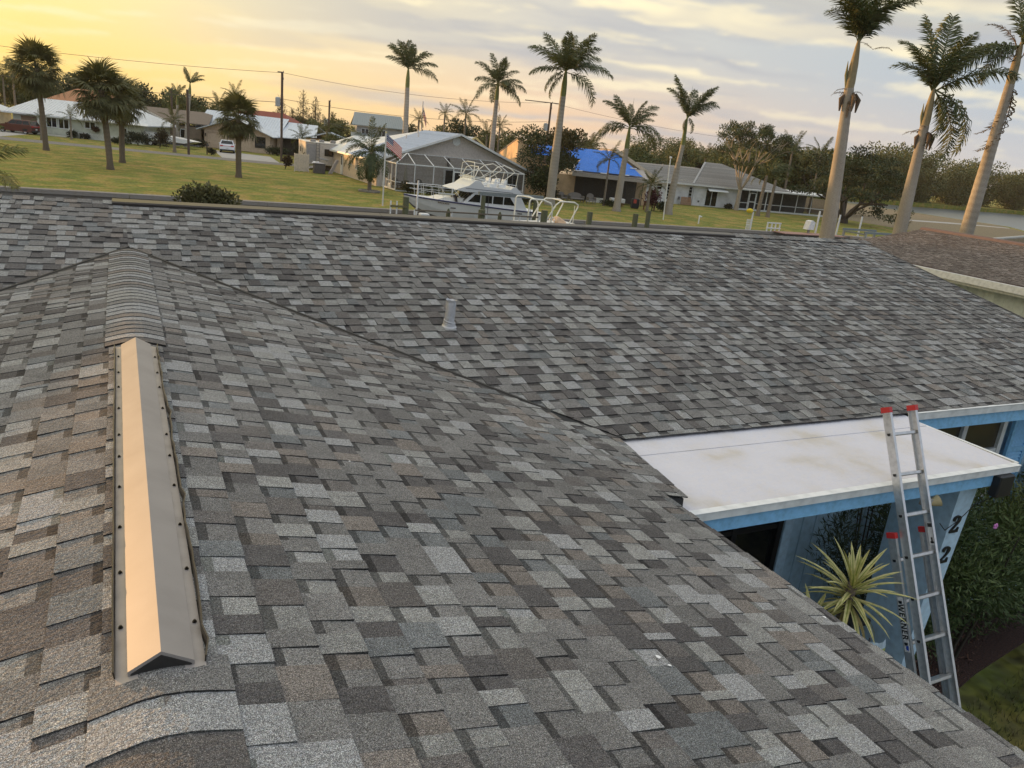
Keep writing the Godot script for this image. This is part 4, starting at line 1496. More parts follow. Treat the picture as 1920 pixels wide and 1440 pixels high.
func cruiser() -> void:
	var B := thing("cabin_cruiser", "white flybridge cabin cruiser raised on the grey boat lift in the canal", "boat", Vector3(16.0, -0.12, -48.0))
	var white := Color(0.72, 0.70, 0.64)
	# hull from stations: x, half beam at sheer, sheer height, half beam at chine, chine height, keel height
	var st := [[0.05, 0.04, 1.66, 0.02, 1.45, 1.40], [0.7, 0.55, 1.60, 0.12, 0.95, 0.85], [1.6, 0.98, 1.54, 0.42, 0.55, 0.30], [2.8, 1.32, 1.47, 0.85, 0.25, -0.10], [4.4, 1.52, 1.38, 1.22, 0.08, -0.30], [6.4, 1.58, 1.26, 1.38, 0.02, -0.35], [8.4, 1.54, 1.16, 1.36, 0.02, -0.30], [9.6, 1.48, 1.10, 1.30, 0.02, -0.25]]
	var ring := func(s: Array) -> Array:
		return [Vector3(s[0], s[2], s[1]), Vector3(s[0], s[4] + (s[2] - s[4]) * 0.45, lerpf(s[3], s[1], 0.62)), Vector3(s[0], s[4], s[3]), Vector3(s[0], s[5], 0.0), Vector3(s[0], s[4], -s[3]), Vector3(s[0], s[4] + (s[2] - s[4]) * 0.45, -lerpf(s[3], s[1], 0.62)), Vector3(s[0], s[2], -s[1])]
	var h := MB.new()
	h.col = white
	for k in st.size() - 1:
		var a: Array = ring.call(st[k])
		var b: Array = ring.call(st[k + 1])
		for j in 6:
			h.col = Color(0.17, 0.15, 0.14) if j in [2, 3] else white
			h.quad(a[j + 1], b[j + 1], b[j], a[j])
	h.col = white
	var t: Array = ring.call(st[-1])
	h.fan([t[0], t[1], t[2], t[3], t[4], t[5], t[6]])
	put("hull", h, M.gloss, B)
	var dk := MB.new()
	dk.col = Color(0.78, 0.78, 0.76)
	for k in st.size() - 1:
		var a: Array = st[k]
		var b: Array = st[k + 1]
		dk.quad(Vector3(a[0], a[2] - 0.02, a[1]), Vector3(b[0], b[2] - 0.02, b[1]), Vector3(b[0], b[2] - 0.02, -b[1]), Vector3(a[0], a[2] - 0.02, -a[1]))
	put("deck", dk, M.plain, B)
	var rub := MB.new()  # dark blue sheer stripe and rub rail
	rub.col = Color(0.05, 0.05, 0.12)
	for s in [1.0, -1.0]:
		var pts := []
		for q in st:
			pts.append(Vector3(q[0], q[2] - 0.05, s * (q[1] + 0.01)))
		rub.tube(pts, [0.045], 6)
	put("rub_rail", rub, M.plain, B)
	for x in [2.9, 7.6]:
		solid("hull_vent", B, Vector3(x, 1.06 - (x - 2.9) * 0.02, 1.37 if x < 5 else 1.52), Vector3(0.34, 0.06, 0.06), Color(0.05, 0.05, 0.05), M.plain)
	# foredeck trunk, deckhouse with raked windscreen, side windows
	var tk := MB.new()
	tk.col = white
	tk.prism([Vector2(1.9, 1.48), Vector2(4.0, 1.40), Vector2(4.0, 1.68), Vector2(2.5, 1.66)], -0.85, 0.85)
	put("foredeck_trunk", tk, M.gloss, B)
	for s in [0.25, -0.3]:
		var ht := MB.new()
		ht.col = Color(0.04, 0.035, 0.035)
		ht.box(Vector3(3.35, 1.74, 0.45 + s), Vector3(0.35, 0.05, 0.22), Basis(Vector3.BACK, 0.45))
		ht.box(Vector3(3.22, 1.58, 0.85 + s * 0.5), Vector3(0.13, 0.48, 0.14), Basis(Vector3.BACK, 0.25))
		put("fender", ht, M.plain, B)
	var dh := MB.new()
	dh.col = Color(0.64, 0.64, 0.63)
	dh.prism([Vector2(3.5, 1.30), Vector2(8.3, 1.15), Vector2(7.75, 2.02), Vector2(7.6, 2.14), Vector2(4.55, 2.16), Vector2(4.35, 2.10)], -1.22, 1.22)
	put("deckhouse", dh, M.gloss, B)
	for s in [1.0, -1.0]:
		for w in [[[3.95, 1.52], [4.80, 1.50], [4.80, 1.97], [4.45, 2.0]], [[4.88, 1.50], [5.65, 1.48], [5.65, 1.96], [4.88, 1.97]], [[5.73, 1.48], [6.45, 1.46], [6.45, 1.95], [5.73, 1.96]], [[6.52, 1.46], [7.35, 1.44], [6.95, 1.94], [6.52, 1.95]]]:
			var g := MB.new()
			var p := []
			for q in w:
				p.append(Vector2(q[0], q[1]))
			if s > 0:
				g.prism(p, 1.215, 1.232)
			else:
				g.prism(p, -1.232, -1.215)
			put("window", g, M.glass_dark, B)
	for k in 3:
		var g := MB.new()
		var z := -0.75 + k * 0.75
		g.quad(Vector3(3.72, 1.56, z - 0.33), Vector3(3.72, 1.56, z + 0.33), Vector3(4.27, 2.06, z + 0.30), Vector3(4.27, 2.06, z - 0.30))
		put("windscreen", g, M.glass_dark, B)
	# flybridge with a visor brow
	var fb := MB.new()
	fb.col = Color(0.62, 0.62, 0.61)
	fb.prism([Vector2(3.05, 2.20), Vector2(3.7, 2.12), Vector2(7.6, 2.142), Vector2(8.0, 2.16), Vector2(7.7, 2.30), Vector2(7.3, 2.62), Vector2(7.1, 2.62), Vector2(6.9, 2.44), Vector2(5.0, 2.52), Vector2(4.7, 2.86), Vector2(4.35, 2.84), Vector2(3.9, 2.50), Vector2(3.2, 2.28)], -1.28, 1.28, Transform3D(), 0.0)
	put("flybridge", fb, M.gloss, B)
	solid("bridge_stripe", B, Vector3(5.4, 2.30, 1.29), Vector3(3.4, 0.03, 0.01), Color(0.12, 0.12, 0.14), M.plain, 0.0, Basis(Vector3.BACK, -0.03))
	var ws := MB.new()
	ws.quad(Vector3(4.15, 2.82, 0.9), Vector3(5.0, 2.82, 1.2), Vector3(5.1, 3.10, 1.15), Vector3(4.35, 3.12, 0.85))
	ws.quad(Vector3(4.15, 2.82, -0.9), Vector3(4.15, 2.82, 0.9), Vector3(4.35, 3.12, 0.85), Vector3(4.35, 3.12, -0.85))
	put("bridge_windscreen", ws, M.clear_plastic, B)
	for x in [5.6, 6.3]:
		for z in [-0.5, 0.5]:
			var c := MB.new()
			c.col = Color(0.82, 0.82, 0.8)
			c.prism([Vector2(x, 2.5), Vector2(x + 0.45, 2.5), Vector2(x + 0.52, 3.02), Vector2(x + 0.36, 3.02), Vector2(x + 0.3, 2.72), Vector2(x, 2.70)], z - 0.24, z + 0.24)
			put("helm_seat", c, M.gloss, B)
	var steel := Color(0.62, 0.62, 0.60)
	var cream := Color(0.80, 0.74, 0.60)
	for s in [1.0, -1.0]:
		pipe("bridge_rail", B, [Vector3(4.1, 3.0, s * 1.0), Vector3(5.4, 2.86, s * 1.2), Vector3(7.35, 2.74, s * 1.2), Vector3(7.4, 2.45, s * 1.2)], 0.022, steel, M.gloss, 6)
		for x in [5.2, 6.0, 6.8]:
			pipe("stanchion", B, [Vector3(x, 2.4, s * 1.2), Vector3(x, 2.86 - (x - 5.2) * 0.06, s * 1.2)], 0.016, steel, M.gloss, 5)
		# bow rail
		pipe("bow_rail", B, [Vector3(0.35, 2.30, s * 0.25), Vector3(1.4, 2.28, s * 0.85), Vector3(2.9, 2.24, s * 1.25), Vector3(3.5, 1.55, s * 1.42)], 0.022, steel, M.gloss, 6)
		pipe("bow_rail", B, [Vector3(0.5, 2.0, s * 0.3), Vector3(1.5, 1.95, s * 0.9), Vector3(3.0, 1.9, s * 1.3)], 0.016, steel, M.gloss, 5)
		for x in [0.9, 1.6, 2.2, 2.8]:
			pipe("stanchion", B, [Vector3(x + 0.12, 1.5, s * (0.5 + x * 0.27)), Vector3(x, 2.27, s * (0.42 + x * 0.28))], 0.016, steel, M.gloss, 5)
	pipe("pulpit", B, [Vector3(0.35, 2.30, 0.25), Vector3(0.15, 2.30, 0.0), Vector3(0.35, 2.30, -0.25)], 0.022, steel, M.gloss, 6)
	# folded bimini bows over the bridge
	for q in [[4.25, 3.0, 4.30, 3.95, 5.5, 3.40], [4.25, 2.95, 4.6, 3.70, 5.4, 3.30]]:
		pipe("bimini_bow", B, [Vector3(q[0], q[1] - 0.1, 1.1), Vector3(q[2], q[3] - 0.12, 1.0), Vector3(q[2] + 0.15, q[3], 0.6), Vector3(q[2] + 0.15, q[3], -0.6), Vector3(q[2], q[3] - 0.12, -1.0), Vector3(q[0], q[1] - 0.1, -1.1)], 0.03, cream, M.gloss, 6)
	pipe("bimini_bow", B, [Vector3(4.3, 3.95, 1.0), Vector3(4.9, 3.90, 1.05), Vector3(5.5, 3.40, 1.1), Vector3(4.9, 3.1, 1.12), Vector3(4.3, 2.95, 1.1)], 0.026, cream, M.gloss, 6)
	pipe("bimini_bow", B, [Vector3(5.5, 3.42, 1.1), Vector3(5.9, 3.78, 1.05), Vector3(6.45, 3.92, 0.9), Vector3(7.0, 3.72, 0.95), Vector3(7.2, 3.55, 1.0)], 0.03, cream, M.gloss, 6)
	pipe("bimini_bow", B, [Vector3(5.5, 3.42, -1.1), Vector3(5.9, 3.78, -1.05), Vector3(6.45, 3.92, -0.9), Vector3(7.0, 3.72, -0.95), Vector3(7.2, 3.55, -1.0)], 0.03, cream, M.gloss, 6)
	for s in [1.0, -1.0]:
		pipe("bimini_strut", B, [Vector3(6.2, 2.85, s * 1.15), Vector3(7.2, 3.55, s * 1.0)], 0.024, cream, M.gloss, 6)
		pipe("bimini_strut", B, [Vector3(4.7, 3.05, s * 1.15), Vector3(5.5, 3.55, s * 1.1), Vector3(6.1, 2.9, s * 1.15)], 0.024, cream, M.gloss, 6)
		pipe("bimini_strut", B, [Vector3(7.3, 2.6, s * 1.15), Vector3(7.45, 3.5, s * 1.05)], 0.02, cream, M.gloss, 6)
	# name on the bow, too small to read in the photo: a row of dark strokes
	for k in 7:
		solid("name_stroke", B, Vector3(2.0 + k * 0.105, 1.33 - k * 0.006, 1.06 + k * 0.03), Vector3(0.06, 0.07, 0.05), Color(0.28, 0.2, 0.13), M.plain)

func small_boat() -> void:
	var B := thing("small_boat", "small open boat with two cream bimini frames right of the cruiser", "boat", Vector3(19.6, 0, -38.6))
	var white := Color(0.78, 0.77, 0.74)
	var h := MB.new()
	h.col = white
	h.prism([Vector2(0.0, 0.35), Vector2(3.2, 0.35), Vector2(3.9, 1.15), Vector2(3.3, 1.30), Vector2(0.0, 1.15)], -0.9, 0.9, Transform3D(), 0.0)
	put("hull", h, M.gloss, B)
	var cream := Color(0.80, 0.76, 0.64)
	for z in [0.85, -0.85]:
		pipe("bimini_frame", B, [Vector3(0.1, 0.9, z), Vector3(0.1, 2.40, z), Vector3(0.18, 2.52, z), Vector3(0.9, 2.52, z), Vector3(1.42, 2.36, z), Vector3(1.55, 2.15, z), Vector3(1.55, 0.9, z)], 0.045, cream, M.gloss)
		pipe("bimini_frame", B, [Vector3(1.2, 1.35, z), Vector3(1.75, 2.30, z), Vector3(2.0, 2.50, z), Vector3(2.9, 2.50, z), Vector3(3.15, 2.38, z), Vector3(3.15, 2.25, z), Vector3(2.7, 1.3, z)], 0.04, cream, M.gloss)
	for q in [Vector3(0.5, 2.53, 0), Vector3(2.4, 2.5, 0)]:
		pipe("cross_bow", B, [q + Vector3(0, 0, 0.85), q + Vector3(0, 0, -0.85)], 0.03, cream, M.gloss)
	pipe("grab_rail", B, [Vector3(3.1, 1.2, 0.6), Vector3(3.1, 2.3, 0.6)], 0.022, cream, M.gloss)
	solid("seat", B, Vector3(2.4, 1.35, 0.3), Vector3(0.7, 0.35, 0.5), Color(0.75, 0.52, 0.34), M.plain, 0.06, Basis(Vector3.BACK, -0.5))
	var wh := MB.new()
	wh.col = white
	var cp := []
	for j in 13:
		cp.append(Vector3(1.85 + cos(TAU * j / 12) * 0.16, 1.42 + sin(TAU * j / 12) * 0.16, 0.4))
	wh.tube(cp, [0.025], 5, false)
	put("steering_wheel", wh, M.gloss, B)

# ---------------------------------------------------------------- houses over the canal
func ribs(m: MB, a: Vector3, b: Vector3, c: Vector3, d: Vector3, n: int, h := 0.03) -> void:
	# standing seams from eave a-b up to ridge d-c
	var nn := (b - a).cross(d - a).normalized()
	var along := (b - a).normalized()
	for k in n + 1:
		var t := float(k) / n
		var p := a.lerp(b, t) + nn * 0.002
		var q := d.lerp(c, t) + nn * 0.002
		var s := along * 0.02
		m.quad(p - s, p + s, p + nn * h + s * 0.4, p + nn * h - s * 0.4)
		m.quad(p + s, q + s, q + nn * h + s * 0.4, p + nn * h + s * 0.4)
		m.quad(q - s, p - s, p + nn * h - s * 0.4, q + nn * h - s * 0.4)
		m.quad(p + nn * h - s * 0.4, p + nn * h + s * 0.4, q + nn * h + s * 0.4, q + nn * h - s * 0.4)

func slab(m: MB, a: Vector3, b: Vector3, c: Vector3, d: Vector3, t := 0.12) -> void:
	var dn := Vector3(0, -t, 0)
	m.quad(a, b, c, d)
	m.quad(d + dn, c + dn, b + dn, a + dn)
	var p := [a, b, c, d]
	for k in 4:
		var j := (k + 1) % 4
		m.quad(p[k] + dn, p[j] + dn, p[j], p[k])

func gable_house_roof(called: String, parent: Node, x0: float, x1: float, z0: float, z1: float, he: float, hr: float, m: Material, col: Color, seams := 0) -> MeshInstance3D:
	# ridge along z
	var q := MB.new()
	q.col = col
	var xm := (x0 + x1) / 2
	slab(q, Vector3(x0, he, z0), Vector3(x0, he, z1), Vector3(xm, hr, z1), Vector3(xm, hr, z0))
	slab(q, Vector3(xm, hr, z0), Vector3(xm, hr, z1), Vector3(x1, he, z1), Vector3(x1, he, z0))
	if seams:
		ribs(q, Vector3(x0, he, z0), Vector3(x0, he, z1), Vector3(xm, hr, z1), Vector3(xm, hr, z0), seams)
		ribs(q, Vector3(x1, he, z1), Vector3(x1, he, z0), Vector3(xm, hr, z0), Vector3(xm, hr, z1), seams)
	return put(called, q, m, parent)

func hip_roof(called: String, parent: Node, x0: float, x1: float, z0: float, z1: float, he: float, hr: float, rx0: float, rx1: float, m: Material, col: Color, seams := 0) -> MeshInstance3D:
	# ridge along x between rx0 and rx1
	var q := MB.new()
	q.col = col
	var zm := (z0 + z1) / 2
	var a := Vector3(x0, he, z1)
	var b := Vector3(x1, he, z1)
	var c := Vector3(x1, he, z0)
	var d := Vector3(x0, he, z0)
	var r0 := Vector3(rx0, hr, zm)
	var r1 := Vector3(rx1, hr, zm)
	q.quad(a, b, r1, r0); q.tri(b, c, r1); q.quad(c, d, r0, r1); q.tri(d, a, r0)
	var dn := Vector3(0, -0.14, 0)
	q.quad(d + dn, c + dn, b + dn, a + dn)
	for e in [[a, b], [b, c], [c, d], [d, a]]:
		q.quad(e[0] + dn, e[1] + dn, e[1], e[0])
	if seams:
		for k in seams + 1:
			var t := float(k) / seams
			var x := lerpf(x0, x1, t)
			var top := 1.0
			if x < rx0:
				top = (x - x0) / maxf(rx0 - x0, 0.01)
			elif x > rx1:
				top = (x1 - x) / maxf(x1 - rx1, 0.01)
			if top < 0.05:
				continue
			var p := Vector3(x, he + 0.012, z1)
			var e := Vector3(x, lerpf(he, hr, top) + 0.012, lerpf(z1, zm, top))
			q.beam(p, e, 0.035, 0.05)
	return put(called, q, m, parent)

func walls_box(called: String, parent: Node, x0: float, x1: float, y1: float, z0: float, z1: float, col: Color, m: Material) -> MeshInstance3D:
	return solid(called, parent, Vector3((x0 + x1) / 2, y1 / 2, (z0 + z1) / 2), Vector3(x1 - x0, y1, z1 - z0), col, m)

func laps(called: String, parent: Node, p: Array, xf: Transform3D, col: Color, step := 0.14) -> void:
	# lap siding that fills the outline p (x, y), proud of the wall behind it
	var m := MB.new()
	var lo := 1e9
	var hi := -1e9
	for q in p:
		lo = minf(lo, q.y); hi = maxf(hi, q.y)
	var y := lo
	rng.seed = 6
	while y < hi:
		var c := clip_poly(p, [Vector3(0, -1, -y), Vector3(0, 1, y + step)])
		y += step
		if c.size() < 3:
			continue
		m.col = col * rnd(0.95, 1.05)
		var f := []
		for q in c:
			f.append(xf * Vector3(q.x, q.y, 0.028 if q.y < y - step * 0.5 else 0.004))
		m.fan(f)
		var a := c[0] as Vector2
		var b := c[0] as Vector2
		for q in c:
			if q.y < y - step * 0.98:
				if q.x < a.x or a.y > y - step * 0.98: a = q
				if q.x > b.x or b.y > y - step * 0.98: b = q
		m.quad(xf * Vector3(a.x, a.y, 0.0), xf * Vector3(b.x, b.y, 0.0), xf * Vector3(b.x, b.y, 0.028), xf * Vector3(a.x, a.y, 0.028))
	put(called, m, M.plain, parent)

func middle_house() -> void:
	var H := thing("white_roofed_house", "beige sided house with a white metal gable roof behind the cabin cruiser", "house", Vector3(21.7, 0, -73.2))
	var siding := Color(0.66, 0.595, 0.54)
	walls_box("wall", H, 0, 15.8, 2.5, -22.6, 0, siding, M.plain)
	var gb := MB.new()
	gb.col = siding
	gb.prism([Vector2(0, 2.5), Vector2(15.8, 2.5), Vector2(7.98, 5.38)], -10.0, 0.0)
	put("gable_wall", gb, M.plain, H)
	laps("siding", H, [Vector2(0.05, 0.1), Vector2(15.75, 0.1), Vector2(15.75, 2.5), Vector2(7.98, 5.35), Vector2(0.05, 2.5)], XF(Vector3(0, 0, 0.002)), siding)
	laps("siding", H, [Vector2(-22.5, 0.1), Vector2(-0.05, 0.1), Vector2(-0.05, 2.42), Vector2(-22.5, 2.42)], Transform3D(Basis(Vector3.UP, -PI / 2), Vector3(-0.002, 0, 0)), Color(0.62, 0.50, 0.38))
	# roof: gable toward the canal, hip at the back
	var r := MB.new()
	var ed := 0.75
	var e0 := Vector3(-0.45, 2.42, ed)
	var e1 := Vector3(-0.45, 2.42, -23.2)
	var g0 := Vector3(7.98, 5.52, ed)
	var g1 := Vector3(7.98, 5.52, -9.6)
	var f0 := Vector3(16.35, 2.42, ed)
	var f1 := Vector3(16.35, 2.42, -23.2)
	slab(r, e1, e0, g0, g1, 0.10)
	slab(r, f0, f1, g1, g0, 0.10)
	slab(r, f1, e1, g1 + Vector3(-0.01, 0, 0), g1, 0.10)
	ribs(r, e1 + Vector3(0, 0, 14), e0, g0, g1 + Vector3(0, 0, 0), 30, 0.035)
	put("roof", r, M.metal_roof, H)
	var w2 := MB.new()  # lower hip wing at the far left
	w2.tri(Vector3(-0.46, 2.43, -23.2), Vector3(-0.46, 2.43, -13.0), Vector3(2.4, 4.15, -17.6))
	w2.quad(Vector3(-0.46, 2.43, -13.0), Vector3(8.0, 4.6, -14.0), Vector3(8.0, 4.3, -17.6), Vector3(2.4, 4.15, -17.6))
	w2.quad(Vector3(8, 2.6, -23.2), Vector3(-0.46, 2.43, -23.2), Vector3(2.4, 4.15, -17.6), Vector3(8.0, 4.3, -17.6))
	put("hip_wing_roof", w2, M.metal_roof, H)
	var fa := MB.new()
	fa.beam(Vector3(-0.5, 2.36, ed + 0.02), Vector3(7.98, 5.46, ed + 0.02), 0.04, 0.2)
	fa.beam(Vector3(7.98, 5.46, ed + 0.02), Vector3(16.4, 2.36, ed + 0.02), 0.04, 0.2)
	fa.box(Vector3(-0.48, 2.33, -11.2), Vector3(0.05, 0.16, 23.9))
	put("barge_board", fa, M.white_paint, H)
	var so := MB.new()
	so.col = Color(0.75, 0.72, 0.66)
	so.box(Vector3(-0.2, 2.27, -11.2), Vector3(0.5, 0.02, 23.6))
	put("soffit", so, M.plain, H)
	var gv := MB.new()
	gv.lathe(Vector3(7.8, 4.78, 0.04), [Vector2(0.40, 0.0), Vector2(0.40, 0.05), Vector2(0.31, 0.05), Vector2(0.29, 0.02), Vector2(0.0, 0.02)], 20, Basis(Vector3.RIGHT, PI / 2))
	put("round_gable_vent", gv, M.white_paint, H)
	for q in [[-10.2, 1.25, 0.6, 1.05], [-7.6, 0.98, 0.62, 1.32]]:
		window(H, Transform3D(Basis(Vector3.UP, -PI / 2), Vector3(-0.04, q[1], q[0])), q[2] + 0.5, q[3], 2, 1, M.white_paint, M.glass_dark, 0.08)
	var D := part("side_door", H)
	solid("door_leaf", D, Vector3(-0.05, 1.05, -13.2), Vector3(0.06, 2.05, 0.95), Color(0.74, 0.74, 0.74), M.plain, 0.01)
	solid("door_pane", D, Vector3(-0.085, 1.5, -13.2), Vector3(0.01, 0.9, 0.5), Color.WHITE, M.glass_dark)
	# sliding door under the cage, and roof pipes
	var S := part("sliding_door", H, XF(Vector3(6.75, 0.05, 0.06)))
	solid("door_frame", S, Vector3(1.05, 1.02, 0), Vector3(2.3, 2.1, 0.05), Color(0.72, 0.72, 0.72), M.plain)
	for k in 2:
		solid("door_pane", S, Vector3(0.55 + k * 1.0, 1.02, 0.03), Vector3(0.82, 1.86, 0.02), Color(9, 9, 9) if k == 0 else Color(3, 3, 3), M.glass_dark)
	window(H, XF(Vector3(13.6, 0.75, 0.04)), 1.3, 1.35, 2, 1, M.white_paint, M.glass_dark, 0.07)
	var fn := MB.new()
	fn.col = Color(0.10, 0.09, 0.08)
	fn.bbox(Vector3(7.1, 2.75, 0.12), Vector3(0.28, 0.75, 0.12), 0.05)
	put("wall_lamp", fn, M.plain, H)
	for q in [Vector3(3.2, 3.75, -8.0), Vector3(6.9, 5.1, -8.8), Vector3(1.0, 2.95, -18.5), Vector3(6.0, 4.75, -6.0), Vector3(5.2, 4.45, -7.5)]:
		pipe("vent_pipe", H, [q, q + Vector3(0, 0.42, 0)], 0.06, Color(0.5, 0.5, 0.5), M.plain)
	# the pool cage
	var C := thing("pool_cage", "white framed screened pool cage on the canal side of the beige house", "screen enclosure", Vector3(22.2, 0, -73.1))
	var W := 12.9
	var Dp := 4.1
	var T_ := 2.43
	var up := 3.30
	var mm := MB.new()
	mm.quad(Vector3(0, 0.1, Dp), Vector3(W, 0.1, Dp), Vector3(W, T_, Dp), Vector3(0, T_, Dp))
	mm.quad(Vector3(0, 0.1, 0.2), Vector3(0, 0.1, Dp), Vector3(0, T_, Dp), Vector3(0, T_, 0.2))
	mm.quad(Vector3(W, 0.1, Dp), Vector3(W, 0.1, 0.2), Vector3(W, T_, 0.2), Vector3(W, T_, Dp))
	mm.quad(Vector3(0, T_, Dp), Vector3(W, T_, Dp), Vector3(W - 1.9, up, 1.3), Vector3(1.9, up, 1.3))
	mm.quad(Vector3(1.9, up, 1.3), Vector3(W - 1.9, up, 1.3), Vector3(W - 1.9, up, 0.1), Vector3(1.9, up, 0.1))
	mm.quad(Vector3(0, T_, 0.2), Vector3(0, T_, Dp), Vector3(1.9, up, 1.3), Vector3(1.9, up, 0.1))
	mm.quad(Vector3(W, T_, Dp), Vector3(W, T_, 0.2), Vector3(W - 1.9, up, 0.1), Vector3(W - 1.9, up, 1.3))
	put("mesh_panel", mm, M.screen, C)
	var bar := func(a: Vector3, b: Vector3, w: float) -> void:
		var q := MB.new()
		q.beam(a, b, w, w, Vector3.UP if absf((b - a).normalized().y) < 0.9 else Vector3.RIGHT)
		put("beam", q, M.white_paint, C)
	var xs := [0.0, 1.78, 3.6, 5.55, 7.4, 9.3, 11.15, W]
	for x in xs:
		bar.call(Vector3(x, 0.08, Dp), Vector3(x, T_ - 0.05, Dp), 0.075)
	for k in range(1, 7):
		bar.call(Vector3(xs[k], T_ + 0.03, Dp - 0.05), Vector3(clampf(xs[k], 1.9, W - 1.9) if k != 1 else 1.95, up, 1.3), 0.07)
	bar.call(Vector3(-0.05, T_, Dp), Vector3(W + 0.05, T_, Dp), 0.10)
	bar.call(Vector3(0.04, 0.82, Dp), Vector3(5.5, 0.82, Dp), 0.06)
	bar.call(Vector3(6.6, 0.82, Dp), Vector3(W - 0.04, 0.82, Dp), 0.06)
	bar.call(Vector3(0, 0.12, Dp - 0.04), Vector3(0, 0.12, 0.1), 0.12)
	bar.call(Vector3(0.05, 0.06, Dp), Vector3(W, 0.06, Dp), 0.11)
	bar.call(Vector3(0, T_, Dp - 0.06), Vector3(0, T_, 0.1), 0.09)
	bar.call(Vector3(0, 0.82, Dp - 0.04), Vector3(0, 0.82, 1.4), 0.06)
	for z in [2.9, 1.4, 0.3]:
		bar.call(Vector3(0, 0.19, z), Vector3(0, T_ - 0.05, z), 0.07)
	bar.call(Vector3(0.05, T_ + 0.04, Dp - 0.05), Vector3(1.9, up, 1.3), 0.07)
	bar.call(Vector3(W - 0.05, T_ + 0.04, Dp - 0.05), Vector3(W - 1.9, up, 1.3), 0.07)
	bar.call(Vector3(0.05, T_ + 0.04, 2.0), Vector3(1.9, up, 1.25), 0.05)
	bar.call(Vector3(1.95, up, 1.3), Vector3(W - 1.95, up, 1.3), 0.06)
	var Dr := part("screen_door", C)
	for q in [[5.6, 0.1, 5.6, 2.12], [6.55, 0.1, 6.55, 2.12]]:
		var d := MB.new()
		d.beam(Vector3(q[0], q[1], Dp + 0.03), Vector3(q[2], q[3], Dp + 0.03), 0.11, 0.06, Vector3.RIGHT)
		put("door_stile", d, M.white_paint, Dr)
	solid("door_rail", Dr, Vector3(6.07, 2.10, Dp + 0.035), Vector3(1.06, 0.12, 0.06), Color.WHITE, M.white_paint)
	var sd := part("screen_door", C)
	for z in [2.05, 2.75]:
		solid("door_stile", sd, Vector3(-0.03, 0.75, z), Vector3(0.06, 1.35, 0.09), Color.WHITE, M.white_paint)
	solid("door_panel", sd, Vector3(-0.03, 0.33, 2.4), Vector3(0.04, 0.5, 0.6), Color.WHITE, M.white_paint)
	# on its patio: closed parasol, table, chairs
	var P := thing("closed_parasol", "closed pale parasol inside the pool cage", "parasol", Vector3(24.0, 0, -71.6))
	pipe("pole", P, [Vector3(0, 0.1, 0), Vector3(0, 2.2, 0)], 0.03, Color(0.4, 0.3, 0.2), M.plain)
	var pm := MB.new()
	pm.col = Color(0.62, 0.58, 0.46)
	pm.lathe(Vector3(0, 0.7, 0), [Vector2(0.05, 0.0), Vector2(0.22, 0.12), Vector2(0.17, 0.7), Vector2(0.09, 1.25), Vector2(0.02, 1.5)], 8)
	put("canopy", pm, M.matte, P)
	var tb := thing("patio_table", "round patio table under the closed parasol", "table", Vector3(24.0, 0, -71.6))
	var tt := MB.new()
	tt.col = Color(0.2, 0.17, 0.14)
	tt.lathe(Vector3(0, 0.66, 0), [Vector2(0.08, 0.0), Vector2(0.55, 0.0), Vector2(0.55, 0.04), Vector2(0.04, 0.05)], 16)
	put("tabletop", tt, M.plain, tb)
	for k in 4:
		var a := TAU * (k + 0.5) / 4
		pipe("leg", tb, [Vector3(cos(a) * 0.35, 0.08, sin(a) * 0.35), Vector3(cos(a) * 0.25, 0.66, sin(a) * 0.25)], 0.025, Color(0.2, 0.17, 0.14), M.plain)
	for q in [[22.9, -70.9, "pale patio chair left of the closed parasol in the pool cage"], [25.3, -71.0, "pale patio chair right of the closed parasol in the pool cage"]]:
		chair("patio_chair", Vector3(q[0], 0.08, q[1]), 0.3, 0.75, 1.0, Color(0.62, 0.60, 0.55), q[2], "chairs in the pool cage")
	bush(Vector3(23.3, 0, -67.9), Vector3(0.95, 0.55, 0.7), Color(0.09, 0.085, 0.04), "brownish round shrub at the cage corner by the flagpole", 900)
	bush(Vector3(25.2, 0, -67.6), Vector3(0.8, 0.45, 0.6), Color(0.075, 0.085, 0.035), "low dull shrub right of the one at the cage corner", 700)
	# storage side: fence panels, bin, sheets
	var F := thing("vinyl_fence", "short tan vinyl fence of three panels in front of the camper", "fence", Vector3(16.45, 0, -85.6), -0.02)
	for k in 3:
		solid("fence_panel", F, Vector3(0.24 + k * 0.49, 0.95, 0), Vector3(0.46, 1.75, 0.05), Color(0.62, 0.53, 0.42), M.plain, 0.01)
	for k in 4:
		solid("fence_post", F, Vector3(k * 0.49, 0.95, 0.03), Vector3(0.07, 1.88, 0.08), Color(0.66, 0.57, 0.46), M.plain)
	var bn := thing("dark_bin", "dark grey storage bin beside the tan fence", "storage bin", Vector3(18.95, 0, -85.2))
	solid("body", bn, Vector3(0, 0.5, 0), Vector3(1.15, 0.95, 0.8), Color(0.11, 0.10, 0.095), M.plain, 0.03)
	solid("lid", bn, Vector3(0, 1.01, 0), Vector3(1.22, 0.06, 0.86), Color(0.15, 0.14, 0.13), M.plain, 0.02)
	var jk := thing("scrap_pile", "heap of bent white sheets and scrap behind the grey bin", "scrap pile", Vector3(18.6, 0, -86.3))
	rng.seed = 52
	for k in 10:
		solid("sheet", jk, Vector3(rnd(-0.6, 1.6), rnd(0.5, 1.5), rnd(-0.6, 0.2)), Vector3(rnd(0.5, 1.2), 0.04, rnd(0.4, 0.8)), [Color(0.55, 0.56, 0.6), Color(0.7, 0.7, 0.72), Color(0.09, 0.09, 0.09)][k % 3], M.plain, 0.0, Basis(rand_dir(), rnd(-0.5, 0.5)))
